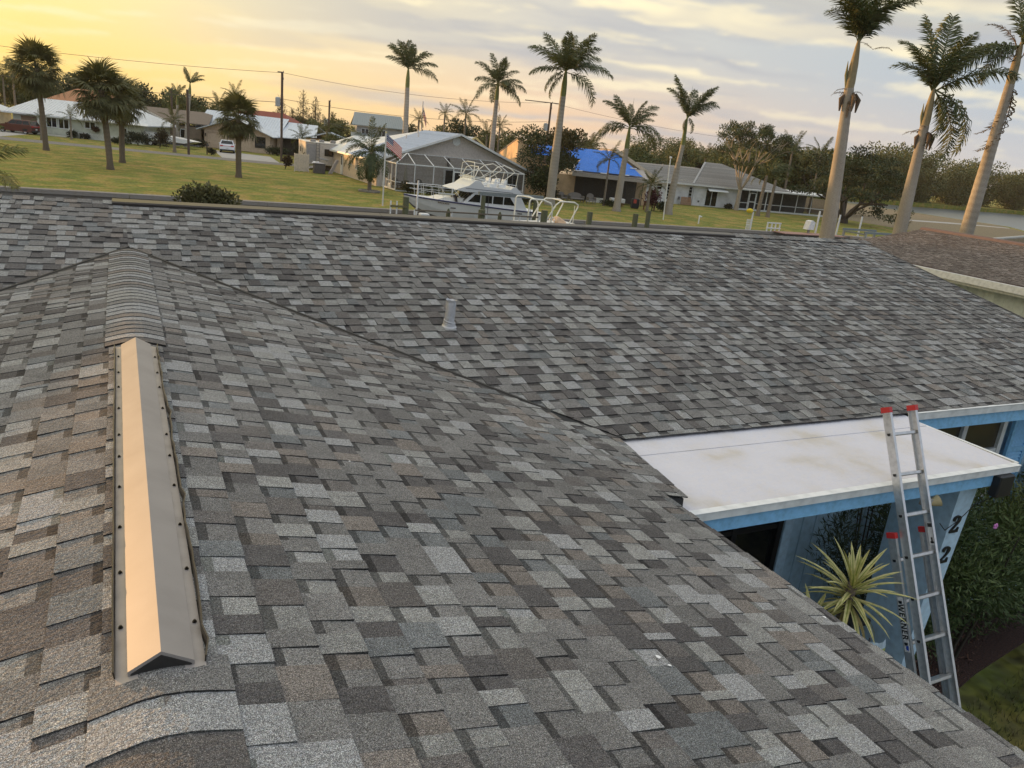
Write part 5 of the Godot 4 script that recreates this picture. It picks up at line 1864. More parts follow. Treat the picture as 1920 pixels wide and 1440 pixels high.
	for k in 3:
		var bm := MB.new()
		bm.col = Color(0.36, 0.32, 0.28)
		bm.beam(Vector3(1.4 + k * 0.15, 0.05, 1.0), Vector3(2.4 + k * 0.12, 1.5, 0.2), 0.14, 0.05)
		put("board", bm, M.plain, jk)

func chair(called: String, at: Vector3, yaw: float, w: float, h: float, col: Color, label: String, group: String) -> void:
	var o := thing(called, label, "chair" if w < 1.1 else "settee", at, yaw, group)
	solid("seat", o, Vector3(0, 0.38, 0.05), Vector3(w, 0.12, 0.6), col, M.wicker, 0.03)
	var b := MB.new()
	b.col = col
	var pts := []
	for k in 9:
		var t := PI * k / 8
		pts.append(Vector2(-cos(t) * w * 0.5, 0.42 + (h - 0.42) * (0.45 + 0.55 * sin(t))))
	pts.append(Vector2(w * 0.5, 0.40)); pts.append(Vector2(-w * 0.5, 0.40))
	pts.reverse()
	b.prism(pts, -0.32, -0.24)
	put("backrest", b, M.wicker, o)
	for s in [-1.0, 1.0]:
		solid("armrest", o, Vector3(s * w * 0.5, 0.52, 0.0), Vector3(0.09, 0.34, 0.6), col, M.wicker, 0.03)
		for z in [-0.2, 0.28]:
			solid("leg", o, Vector3(s * (w * 0.5 - 0.05), 0.16, z), Vector3(0.06, 0.32, 0.06), col, M.wicker)

func tarp_house() -> void:
	var H := thing("tarped_house", "yellow stucco house with a bright blue tarp over its low lanai roof", "house", Vector3(42.0, 0, -74.2), -0.35)
	var y := Color(0.62, 0.44, 0.27)
	walls_box("wall", H, -5.2, 10.4, 2.5, -13, -2.6, y, M.stucco)
	walls_box("wall", H, -0.4, 1.75, 2.6, -2.6, 0.0, y, M.stucco)
	# tall stucco corner on the left: its end wall faces the sunset, its top falls away to the back
	var K := part("tall_corner", H, H.transform.affine_inverse() * XF(Vector3(38.6, 0, -78.0), -0.17))
	var g := MB.new()
	g.col = Color(0.66, 0.45, 0.25)
	g.hexa([Vector3(0, 0, 0), Vector3(3.4, 0, 0), Vector3(3.4, 0, -11.5), Vector3(0, 0, -11.5), Vector3(0, 5.80, 0), Vector3(3.4, 3.35, 0), Vector3(3.4, 2.4, -11.5), Vector3(0, 2.95, -11.5)])
	put("end_wall", g, M.stucco, K)
	var r2 := MB.new()
	r2.col = Color(0.30, 0.25, 0.21)
	slab(r2, Vector3(-0.08, 5.86, 0.08), Vector3(3.6, 3.30, 0.08), Vector3(3.6, 2.4, -11.6), Vector3(-0.08, 2.98, -11.6), 0.05)
	put("sloped_roof", r2, M.plain, K)
	var r := MB.new()
	r.col = Color(0.30, 0.25, 0.21)
	slab(r, Vector3(6.3, 5.62, -11.0), Vector3(6.3, 5.62, -2.3), Vector3(11.6, 2.9, -2.3), Vector3(11.6, 2.9, -11.0), 0.10)
	put("gable_roof", r, M.plain, H)
	var g2 := MB.new()
	g2.col = Color(0.66, 0.52, 0.36)
	g2.prism([Vector2(2.0, 2.5), Vector2(11.3, 2.5), Vector2(11.3, 2.95), Vector2(6.3, 5.50), Vector2(5.6, 5.2)], -11.0, -2.7)
	put("gable_wall", g2, M.stucco, H)
	var bb := MB.new()
	bb.col = Color(0.66, 0.56, 0.42)
	bb.beam(Vector3(6.25, 5.60, -2.25), Vector3(11.6, 2.82, -2.25), 0.06, 0.36)
	put("barge_board", bb, M.plain, H)
	# blue tarp over the low roof, folded unevenly
	rng.seed = 23
	var t := MB.new()
	var nx := 16
	var nz := 10
	var grid := []
	for i in nx + 1:
		var row := []
		for j in nz + 1:
			var v := float(j) / nz
			var xa := lerpf(1.3, 3.3, v)
			var xb := lerpf(8.9, 6.3, v)
			row.append(Vector3(lerpf(xa, xb, float(i) / nx), lerpf(3.16, 5.42, v) + rnd(-0.035, 0.035), lerpf(0.75, -2.9, v)))
		grid.append(row)
	for i in nx:
		for j in nz:
			t.quad(grid[i][j], grid[i + 1][j], grid[i + 1][j + 1], grid[i][j + 1])
	put("blue_tarp", t, M.tarp, H)
	t = MB.new()
	t.quad(Vector3(-3.6, 5.0, -1.0), Vector3(-1.3, 4.75, -1.6), Vector3(-1.3, 5.15, -3.0), Vector3(-3.4, 5.3, -2.6))
	t.quad(Vector3(-3.2, 4.3, -1.2), Vector3(2.6, 4.3, -1.6), Vector3(3.3, 5.40, -2.9), Vector3(-3.0, 5.35, -2.9))
	put("blue_tarp", t, M.tarp, H)
	for q in [Vector3(1.9, 3.12, 0.77), Vector3(4.6, 3.10, 0.77), Vector3(7.0, 3.14, 0.77), Vector3(8.0, 3.9, -0.3)]:
		solid("tarp_batten", H, q, Vector3(0.75, 0.10, 0.06), Color(0.68, 0.70, 0.74), M.plain, 0.0, Basis(Vector3.RIGHT, -0.5))
	var lr := MB.new()
	lr.col = Color(0.42, 0.38, 0.34)
	slab(lr, Vector3(1.2, 2.95, 0.8), Vector3(9.6, 2.95, 0.8), Vector3(9.6, 3.9, -2.6), Vector3(1.2, 3.9, -2.6), 0.1)
	put("lanai_roof", lr, M.plain, H)
	solid("fascia", H, Vector3(5.4, 2.72, 0.76), Vector3(8.4, 0.34, 0.08), Color(0.42, 0.38, 0.33), M.plain)
	# screened lanai: dark openings with posts
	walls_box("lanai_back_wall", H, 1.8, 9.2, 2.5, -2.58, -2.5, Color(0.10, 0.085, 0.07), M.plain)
	var sc := MB.new()
	sc.quad(Vector3(1.8, 0.2, 0.35), Vector3(9.1, 0.2, 0.35), Vector3(9.1, 2.52, 0.35), Vector3(1.8, 2.52, 0.35))
	put("mesh_panel", sc, M.screen, H)
	var x := 1.8
	while x < 9.2:
		solid("lanai_post", H, Vector3(x, 1.3, 0.36), Vector3(0.07, 2.5, 0.06), Color(0.05, 0.045, 0.04), M.plain)
		x += 0.92
	solid("knee_wall", H, Vector3(4.1, 0.25, 0.4), Vector3(2.0, 0.5, 0.12), Color(0.72, 0.70, 0.64), M.plain)
	solid("chimney_pipe", K, Vector3(0.3, 6.0, -0.4), Vector3(0.07, 0.7, 0.07), Color(0.6, 0.58, 0.55), M.plain)
	# things on the patio
	chair("wicker_chair", Vector3(40.6, 0, -70.6), 0.2, 0.8, 0.95, Color(0.66, 0.63, 0.60), "white wicker armchair half behind the tall royal palm trunk", "white wicker seats by the tarped house")
	chair("wicker_settee", Vector3(42.2, 0, -70.6), 0.1, 1.75, 1.0, Color(0.66, 0.63, 0.60), "wide white wicker settee in front of the tarped house", "white wicker seats by the tarped house")
	chair("wicker_chair", Vector3(43.7, 0, -70.0), 0.0, 0.85, 1.05, Color(0.66, 0.63, 0.60), "white wicker armchair right of the wicker settee", "white wicker seats by the tarped house")
	var tb := thing("covered_table", "table under a white cloth by the dark lanai screens", "table", Vector3(46.2, 0, -68.9), -0.3)
	solid("cloth", tb, Vector3(0, 0.62, 0), Vector3(1.5, 0.42, 0.8), Color(0.70, 0.70, 0.68), M.plain, 0.03)
	for q in [Vector3(-0.6, 0.2, 0.3), Vector3(0.6, 0.2, 0.3), Vector3(-0.6, 0.2, -0.3), Vector3(0.6, 0.2, -0.3)]:
		solid("leg", tb, q, Vector3(0.07, 0.42, 0.07), Color(0.35, 0.15, 0.1), M.plain)
	var wf := thing("garden_bench", "reddish brown wooden bench frame right of the covered table", "bench", Vector3(48.6, 0, -67.4), -0.4)
	for q in [Vector3(0, 0.42, 0), Vector3(1.1, 0.42, 0)]:
		solid("leg", wf, q, Vector3(0.12, 0.84, 0.12), Color(0.28, 0.13, 0.09), M.plain)
	solid("top_bar", wf, Vector3(0.55, 0.86, 0), Vector3(1.3, 0.1, 0.14), Color(0.28, 0.13, 0.09), M.plain)
	var gr := thing("barbecue_grill", "dark covered grill beside the wooden bench frame", "grill", Vector3(47.7, 0, -67.8), -0.3)
	solid("cover", gr, Vector3(0, 0.52, 0), Vector3(0.8, 1.0, 0.55), Color(0.04, 0.04, 0.045), M.plain, 0.08)
	solid("towel", gr, Vector3(-0.1, 0.75, 0.285), Vector3(0.3, 0.4, 0.02), Color(0.55, 0.1, 0.08), M.plain)

func white_house() -> void:
	var H := thing("white_stucco_house", "white stucco house with a grey shingle hip roof and long screened lanai", "house", Vector3(64.2, 0, -79.0), -0.15)
	var w := Color(0.72, 0.72, 0.71)
	walls_box("wall", H, -9.0, 0.0, 2.5, -12, 0.0, w, M.stucco)
	walls_box("wall", H, 0.0, 6.3, 2.5, -12, 0.06, w, M.stucco)
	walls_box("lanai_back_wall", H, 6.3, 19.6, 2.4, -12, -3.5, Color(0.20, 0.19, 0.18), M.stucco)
	rng.seed = 8
	# hip roof with grey shingle courses
	var r := MB.new()
	var grey := func() -> Color:
		var j := rnd(0.85, 1.15)
		return Color(0.31 * j, 0.315 * j, 0.315 * j)
	r.col = Color(0.30, 0.305, 0.305)
	var e0 := Vector3(-0.6, 2.62, 0.55)
	var e1 := Vector3(14.5, 2.62, 0.55)
	var rg0 := Vector3(4.5, 5.32, -6.0)
	var rg1 := Vector3(7.0, 5.32, -6.0)
	for k in 22:
		var t0 := k / 22.0
		var t1 := (k + 1) / 22.0
		var up := Vector3(0, 0.03, 0)
		r.col = grey.call() * 1.0
		r.quad(e0.lerp(rg0, t0) + up, e1.lerp(rg1, t0) + up, e1.lerp(rg1, t1), e0.lerp(rg0, t1))
		r.quad(e0.lerp(rg0, t0), e1.lerp(rg1, t0), e1.lerp(rg1, t0) + up, e0.lerp(rg0, t0) + up)
		var l0 := Vector3(-9.6, 2.62, 0.55)
		var l1 := Vector3(-9.6, 4.35, -3.9)
		var m1 := Vector3(2.9, 4.45, -4.2)
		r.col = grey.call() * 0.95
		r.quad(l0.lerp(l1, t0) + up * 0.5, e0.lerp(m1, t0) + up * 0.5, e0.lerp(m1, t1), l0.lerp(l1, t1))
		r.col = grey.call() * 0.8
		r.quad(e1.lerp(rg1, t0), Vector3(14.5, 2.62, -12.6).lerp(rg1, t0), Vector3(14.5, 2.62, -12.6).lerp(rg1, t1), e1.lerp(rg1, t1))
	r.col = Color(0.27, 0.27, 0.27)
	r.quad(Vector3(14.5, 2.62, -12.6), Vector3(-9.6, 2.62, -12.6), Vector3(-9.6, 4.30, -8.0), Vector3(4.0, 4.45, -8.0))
	r.tri(Vector3(14.5, 2.62, -12.6), Vector3(4.0, 4.45, -8.0), rg1)
	r.tri(rg0, rg1, Vector3(4.0, 4.45, -8.0))
	r.quad(Vector3(-9.6, 4.35, -3.9), Vector3(2.9, 4.45, -4.2), Vector3(4.0, 4.5, -8.0), Vector3(-9.6, 4.35, -8.0))
	put("shingle_roof", r, M.stained, H)
	solid("hip_cap", H, Vector3(1.95, 4.0, -2.72), Vector3(0.25, 0.05, 8.6), Color(0.36, 0.365, 0.365), M.plain, 0.0, Basis(Vector3(4.5 + 0.6, 2.70, -6.55).normalized().cross(Vector3.UP).normalized(), Vector3(4.5 + 0.6, 2.70, -6.55).normalized().cross(Vector3.UP).normalized().cross(Vector3(4.5 + 0.6, 2.70, -6.55).normalized()), -Vector3(4.5 + 0.6, 2.70, -6.55).normalized()))
	var f := MB.new()
	f.box(Vector3(-1.6, 2.52, 0.57), Vector3(16.0, 0.20, 0.05))
	put("fascia", f, M.white_paint, H)
	# lanai roof, posts and screens
	var l := MB.new()
	slab(l, Vector3(6.0, 2.62, 1.1), Vector3(20.2, 2.68, 1.1), Vector3(20.2, 2.9, -3.5), Vector3(6.0, 2.9, -3.5), 0.16)
	put("lanai_roof", l, M.white_paint, H)
	var ms := MB.new()
	ms.quad(Vector3(6.4, 0.15, 0.6), Vector3(19.6, 0.15, 0.6), Vector3(19.6, 2.46, 0.6), Vector3(6.4, 2.46, 0.6))
	ms.quad(Vector3(19.6, 0.15, 0.6), Vector3(19.6, 0.15, -3.5), Vector3(19.6, 2.46, -3.5), Vector3(19.6, 2.46, 0.6))
	put("mesh_panel", ms, M.screen, H)
	for x in [6.4, 7.6, 8.75, 10.3, 12.65, 15.0, 17.3, 19.55]:
		solid("lanai_post", H, Vector3(x, 1.25, 0.62), Vector3(0.13 if x == 10.3 else 0.08, 2.45, 0.09), Color.WHITE, M.white_paint)
	for q in [[6.45, 7.55], [8.8, 10.25], [10.4, 19.5]]:
		solid("lanai_rail", H, Vector3((q[0] + q[1]) / 2, 0.92, 0.622), Vector3(q[1] - q[0], 0.07, 0.07), Color.WHITE, M.white_paint)
	solid("lanai_sill", H, Vector3(13.0, 0.09, 0.63), Vector3(13.4, 0.22, 0.14), Color.WHITE, M.white_paint)
	var dr := part("screen_door", H)
	for x in [7.72, 8.62]:
		solid("door_stile", dr, Vector3(x, 1.15, 0.68), Vector3(0.10, 2.1, 0.05), Color.WHITE, M.white_paint)
	for y in [0.14, 1.1, 2.18]:
		solid("door_rail", dr, Vector3(8.17, y, 0.683), Vector3(0.8, 0.10, 0.05), Color.WHITE, M.white_paint)
	# windows, sliding door with its awning
	window(H, XF(Vector3(-5.3, 1.55, 0.04)), 0.75, 0.75, 1, 2, M.white_paint, M.glass_dark, 0.06)
	window(H, XF(Vector3(-3.85, 0.45, 0.04)), 0.55, 1.9, 1, 5, M.white_paint, M.glass_dark, 0.05)
	window(H, XF(Vector3(-0.78, 0.3, 0.04)), 0.52, 1.95, 1, 5, M.white_paint, M.glass_dark, 0.05)
	var sd := part("sliding_door", H)
	solid("door_frame", sd, Vector3(2.55, 1.1, 0.07), Vector3(1.78, 2.05, 0.04), Color.WHITE, M.white_paint)
	for k in 2:
		solid("door_pane", sd, Vector3(2.13 + k * 0.84, 1.1, 0.095), Vector3(0.74, 1.93, 0.02), Color.WHITE, M.glass_dark)
	var aw := MB.new()
	aw.col = Color(0.80, 0.84, 0.84)
	for k in 7:
		aw.hexa([Vector3(1.7 + k * 0.4, 1.93, 0.85), Vector3(2.08 + k * 0.4, 1.93, 0.85), Vector3(2.08 + k * 0.4, 2.28, 0.1), Vector3(1.7 + k * 0.4, 2.28, 0.1), Vector3(1.7 + k * 0.4, 1.98, 0.88), Vector3(2.08 + k * 0.4, 1.98, 0.88), Vector3(2.08 + k * 0.4, 2.36, 0.1), Vector3(1.7 + k * 0.4, 2.36, 0.1)])
	put("awning", aw, M.gloss, H)
	solid("downspout", H, Vector3(-0.08, 1.2, 0.12), Vector3(0.09, 2.4, 0.09), Color.WHITE, M.white_paint)
	solid("meter_box", H, Vector3(-2.0, 0.75, 0.07), Vector3(0.25, 0.35, 0.12), Color(0.2, 0.2, 0.2), M.plain)
	solid("hose_reel", H, Vector3(0.8, 0.55, 0.1), Vector3(0.2, 0.2, 0.1), Color(0.1, 0.1, 0.1), M.plain)
	for q in [Vector3(-3.6, 4.2, -2.4)]:
		pipe("vent_pipe", H, [q, q + Vector3(0, 0.4, 0)], 0.05, Color(0.4, 0.4, 0.4), M.plain)
	var pl := thing("slatted_screen", "brown slatted wooden panel leaning against the white stucco wall", "panel", Vector3(62.6, 0, -78.2), -0.15)
	for k in 7:
		solid("slat", pl, Vector3(0, 0.10 + k * 0.135, -0.02 * k), Vector3(1.5 - 0.02 * k, 0.12, 0.05), Color(0.33, 0.19, 0.11) * (1.0 if k % 2 == 0 else 0.85), M.plain, 0.0, Basis(Vector3.RIGHT, -0.15))
	bush(Vector3(68.6, 0, -77.2), Vector3(0.6, 0.35, 0.5), Color(0.05, 0.045, 0.03), "small dark bush against the white wall left of the lanai", 350)

func left_houses() -> void:
	var H := thing("pale_house", "long pale green house with a white metal hip roof behind the leftmost palms", "house", Vector3(-9.7, 0, -120.9), -0.4)
	var g := Color(0.56, 0.57, 0.47)
	walls_box("wall", H, -2.5, 13.5, 2.45, -10, 0.0, g, M.stucco)
	laps("brick_skirt", H, [Vector2(1.9, 0.0), Vector2(13.4, 0.0), Vector2(13.4, 0.75), Vector2(4.4, 0.75), Vector2(4.4, 0.1)], XF(Vector3(0, 0, 0.01)), Color(0.60, 0.60, 0.53), 0.19)
	hip_roof("metal_roof", H, -3.6, 14.6, -10.6, 0.6, 2.45, 4.42, -1.6, 11.0, M.metal_roof, Color.WHITE, 44)
	var pj := MB.new()
	pj.quad(Vector3(5.6, 2.43, 0.62), Vector3(14.7, 2.38, 1.0), Vector3(12.8, 3.4, -2.5), Vector3(8.8, 3.45, -2.6))
	put("porch_roof", pj, M.metal_roof, H)
	solid("fascia", H, Vector3(5.5, 2.35, 0.61), Vector3(18.2, 0.16, 0.06), Color.WHITE, M.white_paint)
	solid("garage_door", H, Vector3(-0.55, 1.05, 0.02), Vector3(1.9, 2.1, 0.06), Color(0.30, 0.20, 0.13), M.plain)
	window(H, XF(Vector3(1.6, 1.0, 0.03)), 1.35, 1.25, 2, 1, M.white_paint, M.glass_dark, 0.09)
	window(H, XF(Vector3(3.1, 0.95, 0.03)), 1.35, 1.25, 2, 1, M.white_paint, M.glass_dark, 0.09)
	window(H, XF(Vector3(6.35, 1.3, 0.03)), 1.4, 0.9, 2, 1, M.white_paint, M.glass_dark, 0.09)
	window(H, XF(Vector3(10.8, 0.8, 0.03)), 0.9, 1.1, 1, 1, M.white_paint, M.glass_dark, 0.09)
	solid("planter_column", H, Vector3(4.9, 0.55, 0.5), Vector3(0.55, 1.1, 0.5), Color(0.7, 0.7, 0.63), M.plain)
	solid("porch_step", H, Vector3(2.6, 0.06, 0.9), Vector3(4.0, 0.12, 1.4), Color(0.55, 0.52, 0.45), M.plain)
	solid("corner_column", H, Vector3(0.9, 1.2, 0.4), Vector3(0.28, 2.4, 0.28), Color(0.7, 0.7, 0.62), M.plain)
	bush(Vector3(-5.4, 0, -118.2), Vector3(0.75, 0.55, 0.6), Color(0.05, 0.055, 0.03), "dark clipped shrub below the paired windows of the pale house", 300)
	bush(Vector3(-3.9, 0, -117.8), Vector3(0.6, 0.4, 0.5), Color(0.07, 0.06, 0.045), "low grey brown shrub right of the dark clipped shrub", 260)
	bush(Vector3(-2.6, 1.0, -117.6), Vector3(0.5, 0.35, 0.4), Color(0.10, 0.05, 0.03), "reddish plant on top of the white planter column", 260)
	var H2 := thing("white_roof_house", "house with a white roof at the left edge behind the red car", "house", Vector3(-20.5, 0, -122), -0.4)
	walls_box("wall", H2, -10, 4.5, 2.4, -9, 0.0, Color(0.55, 0.54, 0.45), M.stucco)
	hip_roof("metal_roof", H2, -10.6, 5.1, -9.6, 0.6, 2.4, 4.7, -6, 0.5, M.metal_roof, Color.WHITE, 30)
	window(H2, XF(Vector3(1.6, 0.9, 0.03)), 1.8, 1.2, 2, 1, M.white_paint, M.glass_dark, 0.09)
	var O := thing("orange_roof_house", "house with an orange tile hip roof rising behind the pale house", "house", Vector3(-7.5, 0, -136), -0.4)
	walls_box("wall", O, -3, 8, 3.2, -9, 0.0, Color(0.5, 0.42, 0.34), M.stucco)
	hip_roof("tile_roof", O, -4.4, 9.2, -10, 0.8, 3.2, 6.2, 0.5, 4.5, M.matte, Color(0.62, 0.30, 0.15), 0)
	# brown roofed house with boat trailer
	var Bn := thing("brown_roof_house", "low brown roofed house with a dark carport behind the twin palms", "house", Vector3(3.6, 0, -128), -0.25)
	walls_box("wall", Bn, -2.5, 7.5, 2.6, -9, 0.0, Color(0.30, 0.235, 0.17), M.stucco)
	var br := MB.new()
	br.col = Color(0.28, 0.22, 0.17)
	slab(br, Vector3(-3.2, 3.1, 0.6), Vector3(8.6, 3.1, 0.6), Vector3(8.6, 4.75, -4.5), Vector3(-3.2, 4.75, -4.5), 0.12)
	slab(br, Vector3(8.6, 3.1, -9.6), Vector3(-3.2, 3.1, -9.6), Vector3(-3.2, 4.75, -4.5), Vector3(8.6, 4.75, -4.5), 0.12)
	put("roof", br, M.matte, Bn)
	var cg := MB.new()
	cg.col = Color(0.27, 0.21, 0.16)
	cg.prism([Vector2(-3.4, 3.0), Vector2(3.4, 3.0), Vector2(0.0, 4.5)], -3.0, 2.4)
	put("carport_roof", cg, M.matte, Bn)
	var cb := MB.new()
	cb.col = Color(0.6, 0.55, 0.46)
	cb.beam(Vector3(-0.0, 4.52, 2.45), Vector3(3.5, 2.98, 2.45), 0.06, 0.2)
	put("barge_board", cb, M.plain, Bn)
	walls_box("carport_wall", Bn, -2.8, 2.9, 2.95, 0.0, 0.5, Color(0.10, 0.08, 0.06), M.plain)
	window(Bn, XF(Vector3(-0.8, 0.7, 0.52)), 2.4, 1.7, 4, 1, M.stained, M.glass_tan, 0.08)
	for x in [-2.9, 3.0]:
		solid("carport_post", Bn, Vector3(x, 1.5, 2.2), Vector3(0.18, 3.0, 0.18), Color(0.35, 0.30, 0.24), M.plain)
	window(Bn, XF(Vector3(4.6, 0.9, 0.03)), 1.1, 1.3, 1, 1, M.white_paint, M.glass_dark, 0.09)
	# tan house with two garage doors
	var Tn := thing("tan_garage_house", "tan stucco house with two garage doors and a white metal roof", "house", Vector3(11.1, 0, -124.3), -0.5)
	var tan := Color(0.56, 0.43, 0.32)
	walls_box("wall", Tn, 0, 9.6, 2.5, -6.5, 0.0, tan, M.stucco)
	walls_box("wall", Tn, -1.5, 14.6, 2.5, -13, -3.0, tan, M.stucco)
	var tg := MB.new()
	tg.col = Color(0.50, 0.36, 0.25)
	tg.prism([Vector2(-0.5, 2.5), Vector2(10.0, 2.5), Vector2(4.6, 4.30)], -6.0, 0.02)
	put("gable_wall", tg, M.plain, Tn)
	var tr := MB.new()
	slab(tr, Vector3(-0.95, 2.48, -7), Vector3(-0.95, 2.48, 0.6), Vector3(4.6, 4.46, 0.6), Vector3(4.6, 4.46, -7), 0.12)
	slab(tr, Vector3(4.6, 4.46, -7), Vector3(4.6, 4.46, 0.6), Vector3(10.3, 2.40, 0.6), Vector3(10.3, 2.40, -7), 0.12)
	slab(tr, Vector3(-2.3, 2.6, -2.2), Vector3(10.2, 2.6, -2.2), Vector3(10.2, 5.05, -6.5), Vector3(-2.3, 5.20, -6.5), 0.1)
	slab(tr, Vector3(10.2, 2.45, -1.6), Vector3(15.6, 2.6, -2.4), Vector3(14.6, 4.58, -6.5), Vector3(10.2, 4.62, -6.5), 0.1)
	slab(tr, Vector3(15.6, 2.6, -13), Vector3(-2.3, 2.6, -13), Vector3(-2.3, 5.1, -6.5), Vector3(14.6, 4.5, -6.5), 0.1)
	ribs(tr, Vector3(-2.3, 2.6, -2.2), Vector3(10.2, 2.6, -2.2), Vector3(10.2, 5.05, -6.5), Vector3(-2.3, 5.20, -6.5), 32, 0.04)
	ribs(tr, Vector3(10.2, 2.45, -1.6), Vector3(15.6, 2.6, -2.4), Vector3(14.6, 4.58, -6.5), Vector3(10.2, 4.62, -6.5), 14, 0.04)
	put("metal_roof", tr, M.metal_roof, Tn)
	for x in [0.55, 3.87]:
		var gd := part("garage_door", Tn, XF(Vector3(x, 0.05, 0.02)))
		for k in 4:
			solid("door_panel", gd, Vector3(1.42, 0.26 + k * 0.5, 0.02), Vector3(2.8, 0.48, 0.05), Color(0.60, 0.47, 0.35), M.plain, 0.01)
		solid("door_trim", gd, Vector3(1.42, 2.12, 0.03), Vector3(3.0, 0.12, 0.08), Color(0.45, 0.34, 0.25), M.plain)
	window(Tn, XF(Vector3(7.4, 0.7, 0.03)), 1.55, 1.55, 2, 1, M.flashing, M.glass_dark, 0.08)
	for x in [0.2, 3.63, 7.05]:
		solid("wall_lamp", Tn, Vector3(x, 1.8, 0.08), Vector3(0.13, 0.4, 0.12), Color(0.06, 0.05, 0.05), M.plain)
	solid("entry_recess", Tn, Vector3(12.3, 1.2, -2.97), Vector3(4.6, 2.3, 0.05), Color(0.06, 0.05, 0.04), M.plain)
	for x in [10.1, 14.4]:
		solid("porch_column", Tn, Vector3(x, 1.25, -2.3), Vector3(0.4, 2.5, 0.4), tan, M.stucco)
	window(Tn, Transform3D(Basis(Vector3.UP, -PI / 2), Vector3(-1.53, 0.8, -7.2)), 1.0, 1.3, 2, 1, M.white_paint, M.glass_tan, 0.08)
	window(Tn, Transform3D(Basis(Vector3.UP, -PI / 2), Vector3(-1.53, 0.8, -5.2)), 1.0, 1.3, 2, 1, M.white_paint, M.glass_tan, 0.08)
	bush(Vector3(10.3, 0, -121.5), Vector3(1.5, 0.65, 0.7), Color(0.045, 0.05, 0.025), "clipped hedge at the left corner of the tan garage house", 600)
	bush(Vector3(20.2, 0, -117.4), Vector3(2.3, 0.7, 0.8), Color(0.05, 0.06, 0.028), "clipped hedge under the arched window of the tan house", 900)
	bush(Vector3(23.5, 0, -116.8), Vector3(1.6, 1.3, 0.9), Color(0.05, 0.06, 0.028), "taller shrub by the dark entry of the tan house", 800)
	var R := thing("red_roof_house", "house with a rust red roof behind the tan garage house", "house", Vector3(16.8, 0, -141), -0.5)
	walls_box("wall", R, -2, 12, 3.4, -9, 0, Color(0.5, 0.4, 0.34), M.stucco)
	hip_roof("roof", R, -3, 11.5, -10, 0.8, 3.4, 5.9, 0.5, 7.2, M.matte, Color(0.36, 0.10, 0.07), 0)
	# grey steep roofed two storey house
	var G := thing("grey_two_storey_house", "grey two storey house with a steep metal gable roof behind the beige house", "house", Vector3(33.2, 0, -125.0), -0.22)
	walls_box("wall", G, 0.3, 7.6, 5.2, -7, 0.0, Color(0.42, 0.42, 0.42), M.plain)
	var gg := MB.new()
	gg.col = Color(0.50, 0.48, 0.46)
	gg.prism([Vector2(-6.9, 5.2), Vector2(0.0, 5.2), Vector2(-3.4, 7.1)], 0.0, 0.2, Transform3D(Basis(Vector3.UP, -PI / 2), Vector3(0.3, 0, -7.0)))
	put("gable_wall", gg, M.plain, G)
	var gr := MB.new()
	slab(gr, Vector3(-0.5, 5.35, 0.5), Vector3(8.0, 5.35, 0.5), Vector3(7.4, 7.25, -3.5), Vector3(0.0, 7.25, -3.5), 0.12)
	slab(gr, Vector3(8.0, 5.35, -7.5), Vector3(-0.5, 5.35, -7.5), Vector3(0.0, 7.25, -3.5), Vector3(7.4, 7.25, -3.5), 0.12)
	ribs(gr, Vector3(-0.5, 5.35, 0.5), Vector3(8.0, 5.35, 0.5), Vector3(7.4, 7.25, -3.5), Vector3(0.0, 7.25, -3.5), 22, 0.04)
	slab(gr, Vector3(-0.6, 3.3, 3.0), Vector3(3.0, 3.3, 3.0), Vector3(3.0, 4.2, 0.0), Vector3(-0.6, 4.2, 0.0), 0.12)
	put("metal_roof", gr, M.galv, G)
	window(G, XF(Vector3(3.6, 3.9, 0.03)), 1.2, 1.0, 2, 1, M.white_paint, M.glass_dark, 0.08)
	window(G, XF(Vector3(1.0, 3.9, 0.03)), 1.2, 1.0, 2, 1, M.white_paint, M.glass_dark, 0.08)
	# lit orange cottage walls between the trees
	var Cg := thing("orange_cottage", "small sunlit orange cottage behind the camper", "house", Vector3(25.5, 0, -112), -0.3)
	walls_box("wall", Cg, -2.5, 3.5, 2.9, -6, 0.0, Color(0.62, 0.40, 0.22), M.stucco)
	gable_house_roof("metal_roof", Cg, -3.1, 4.1, -6.5, 0.6, 2.8, 3.9, M.metal_roof, Color.WHITE, 16)
	window(Cg, XF(Vector3(0.2, 1.0, 0.03)), 0.9, 1.2, 1, 1, M.white_paint, M.glass_dark, 0.08)
	# far peach gables between the beige and the yellow house
	var Pg := thing("peach_gable_house", "small peach gable with a yellow trimmed roof behind the tall royal palm", "house", Vector3(38.9, 0, -92.0), -0.1)
	walls_box("wall", Pg, -1.6, 6.5, 2.6, -9, 0.0, Color(0.62, 0.40, 0.28), M.stucco)
	gable_house_roof("metal_roof", Pg, -2.2, 3.2, -9, 0.5, 3.4, 5.35, M.metal_roof, Color.WHITE, 16)
	var pg := MB.new()
	pg.col = Color(0.62, 0.40, 0.28)
	pg.prism([Vector2(-1.9, 2.6), Vector2(2.9, 2.6), Vector2(2.9, 3.4), Vector2(0.5, 5.15), Vector2(-1.9, 3.4)], -8.5, 0.0)
	put("gable_wall", pg, M.stucco, Pg)
	var py := MB.new()
	py.col = Color(0.72, 0.58, 0.25)
	py.beam(Vector3(-2.2, 3.36, 0.52), Vector3(0.5, 5.32, 0.52), 0.06, 0.22)
	py.beam(Vector3(0.5, 5.32, 0.52), Vector3(3.2, 3.36, 0.52), 0.06, 0.22)
	put("barge_board", py, M.plain, Pg)

func far_houses() -> void:
	middle_house()
	tarp_house()
	white_house()
	left_houses()

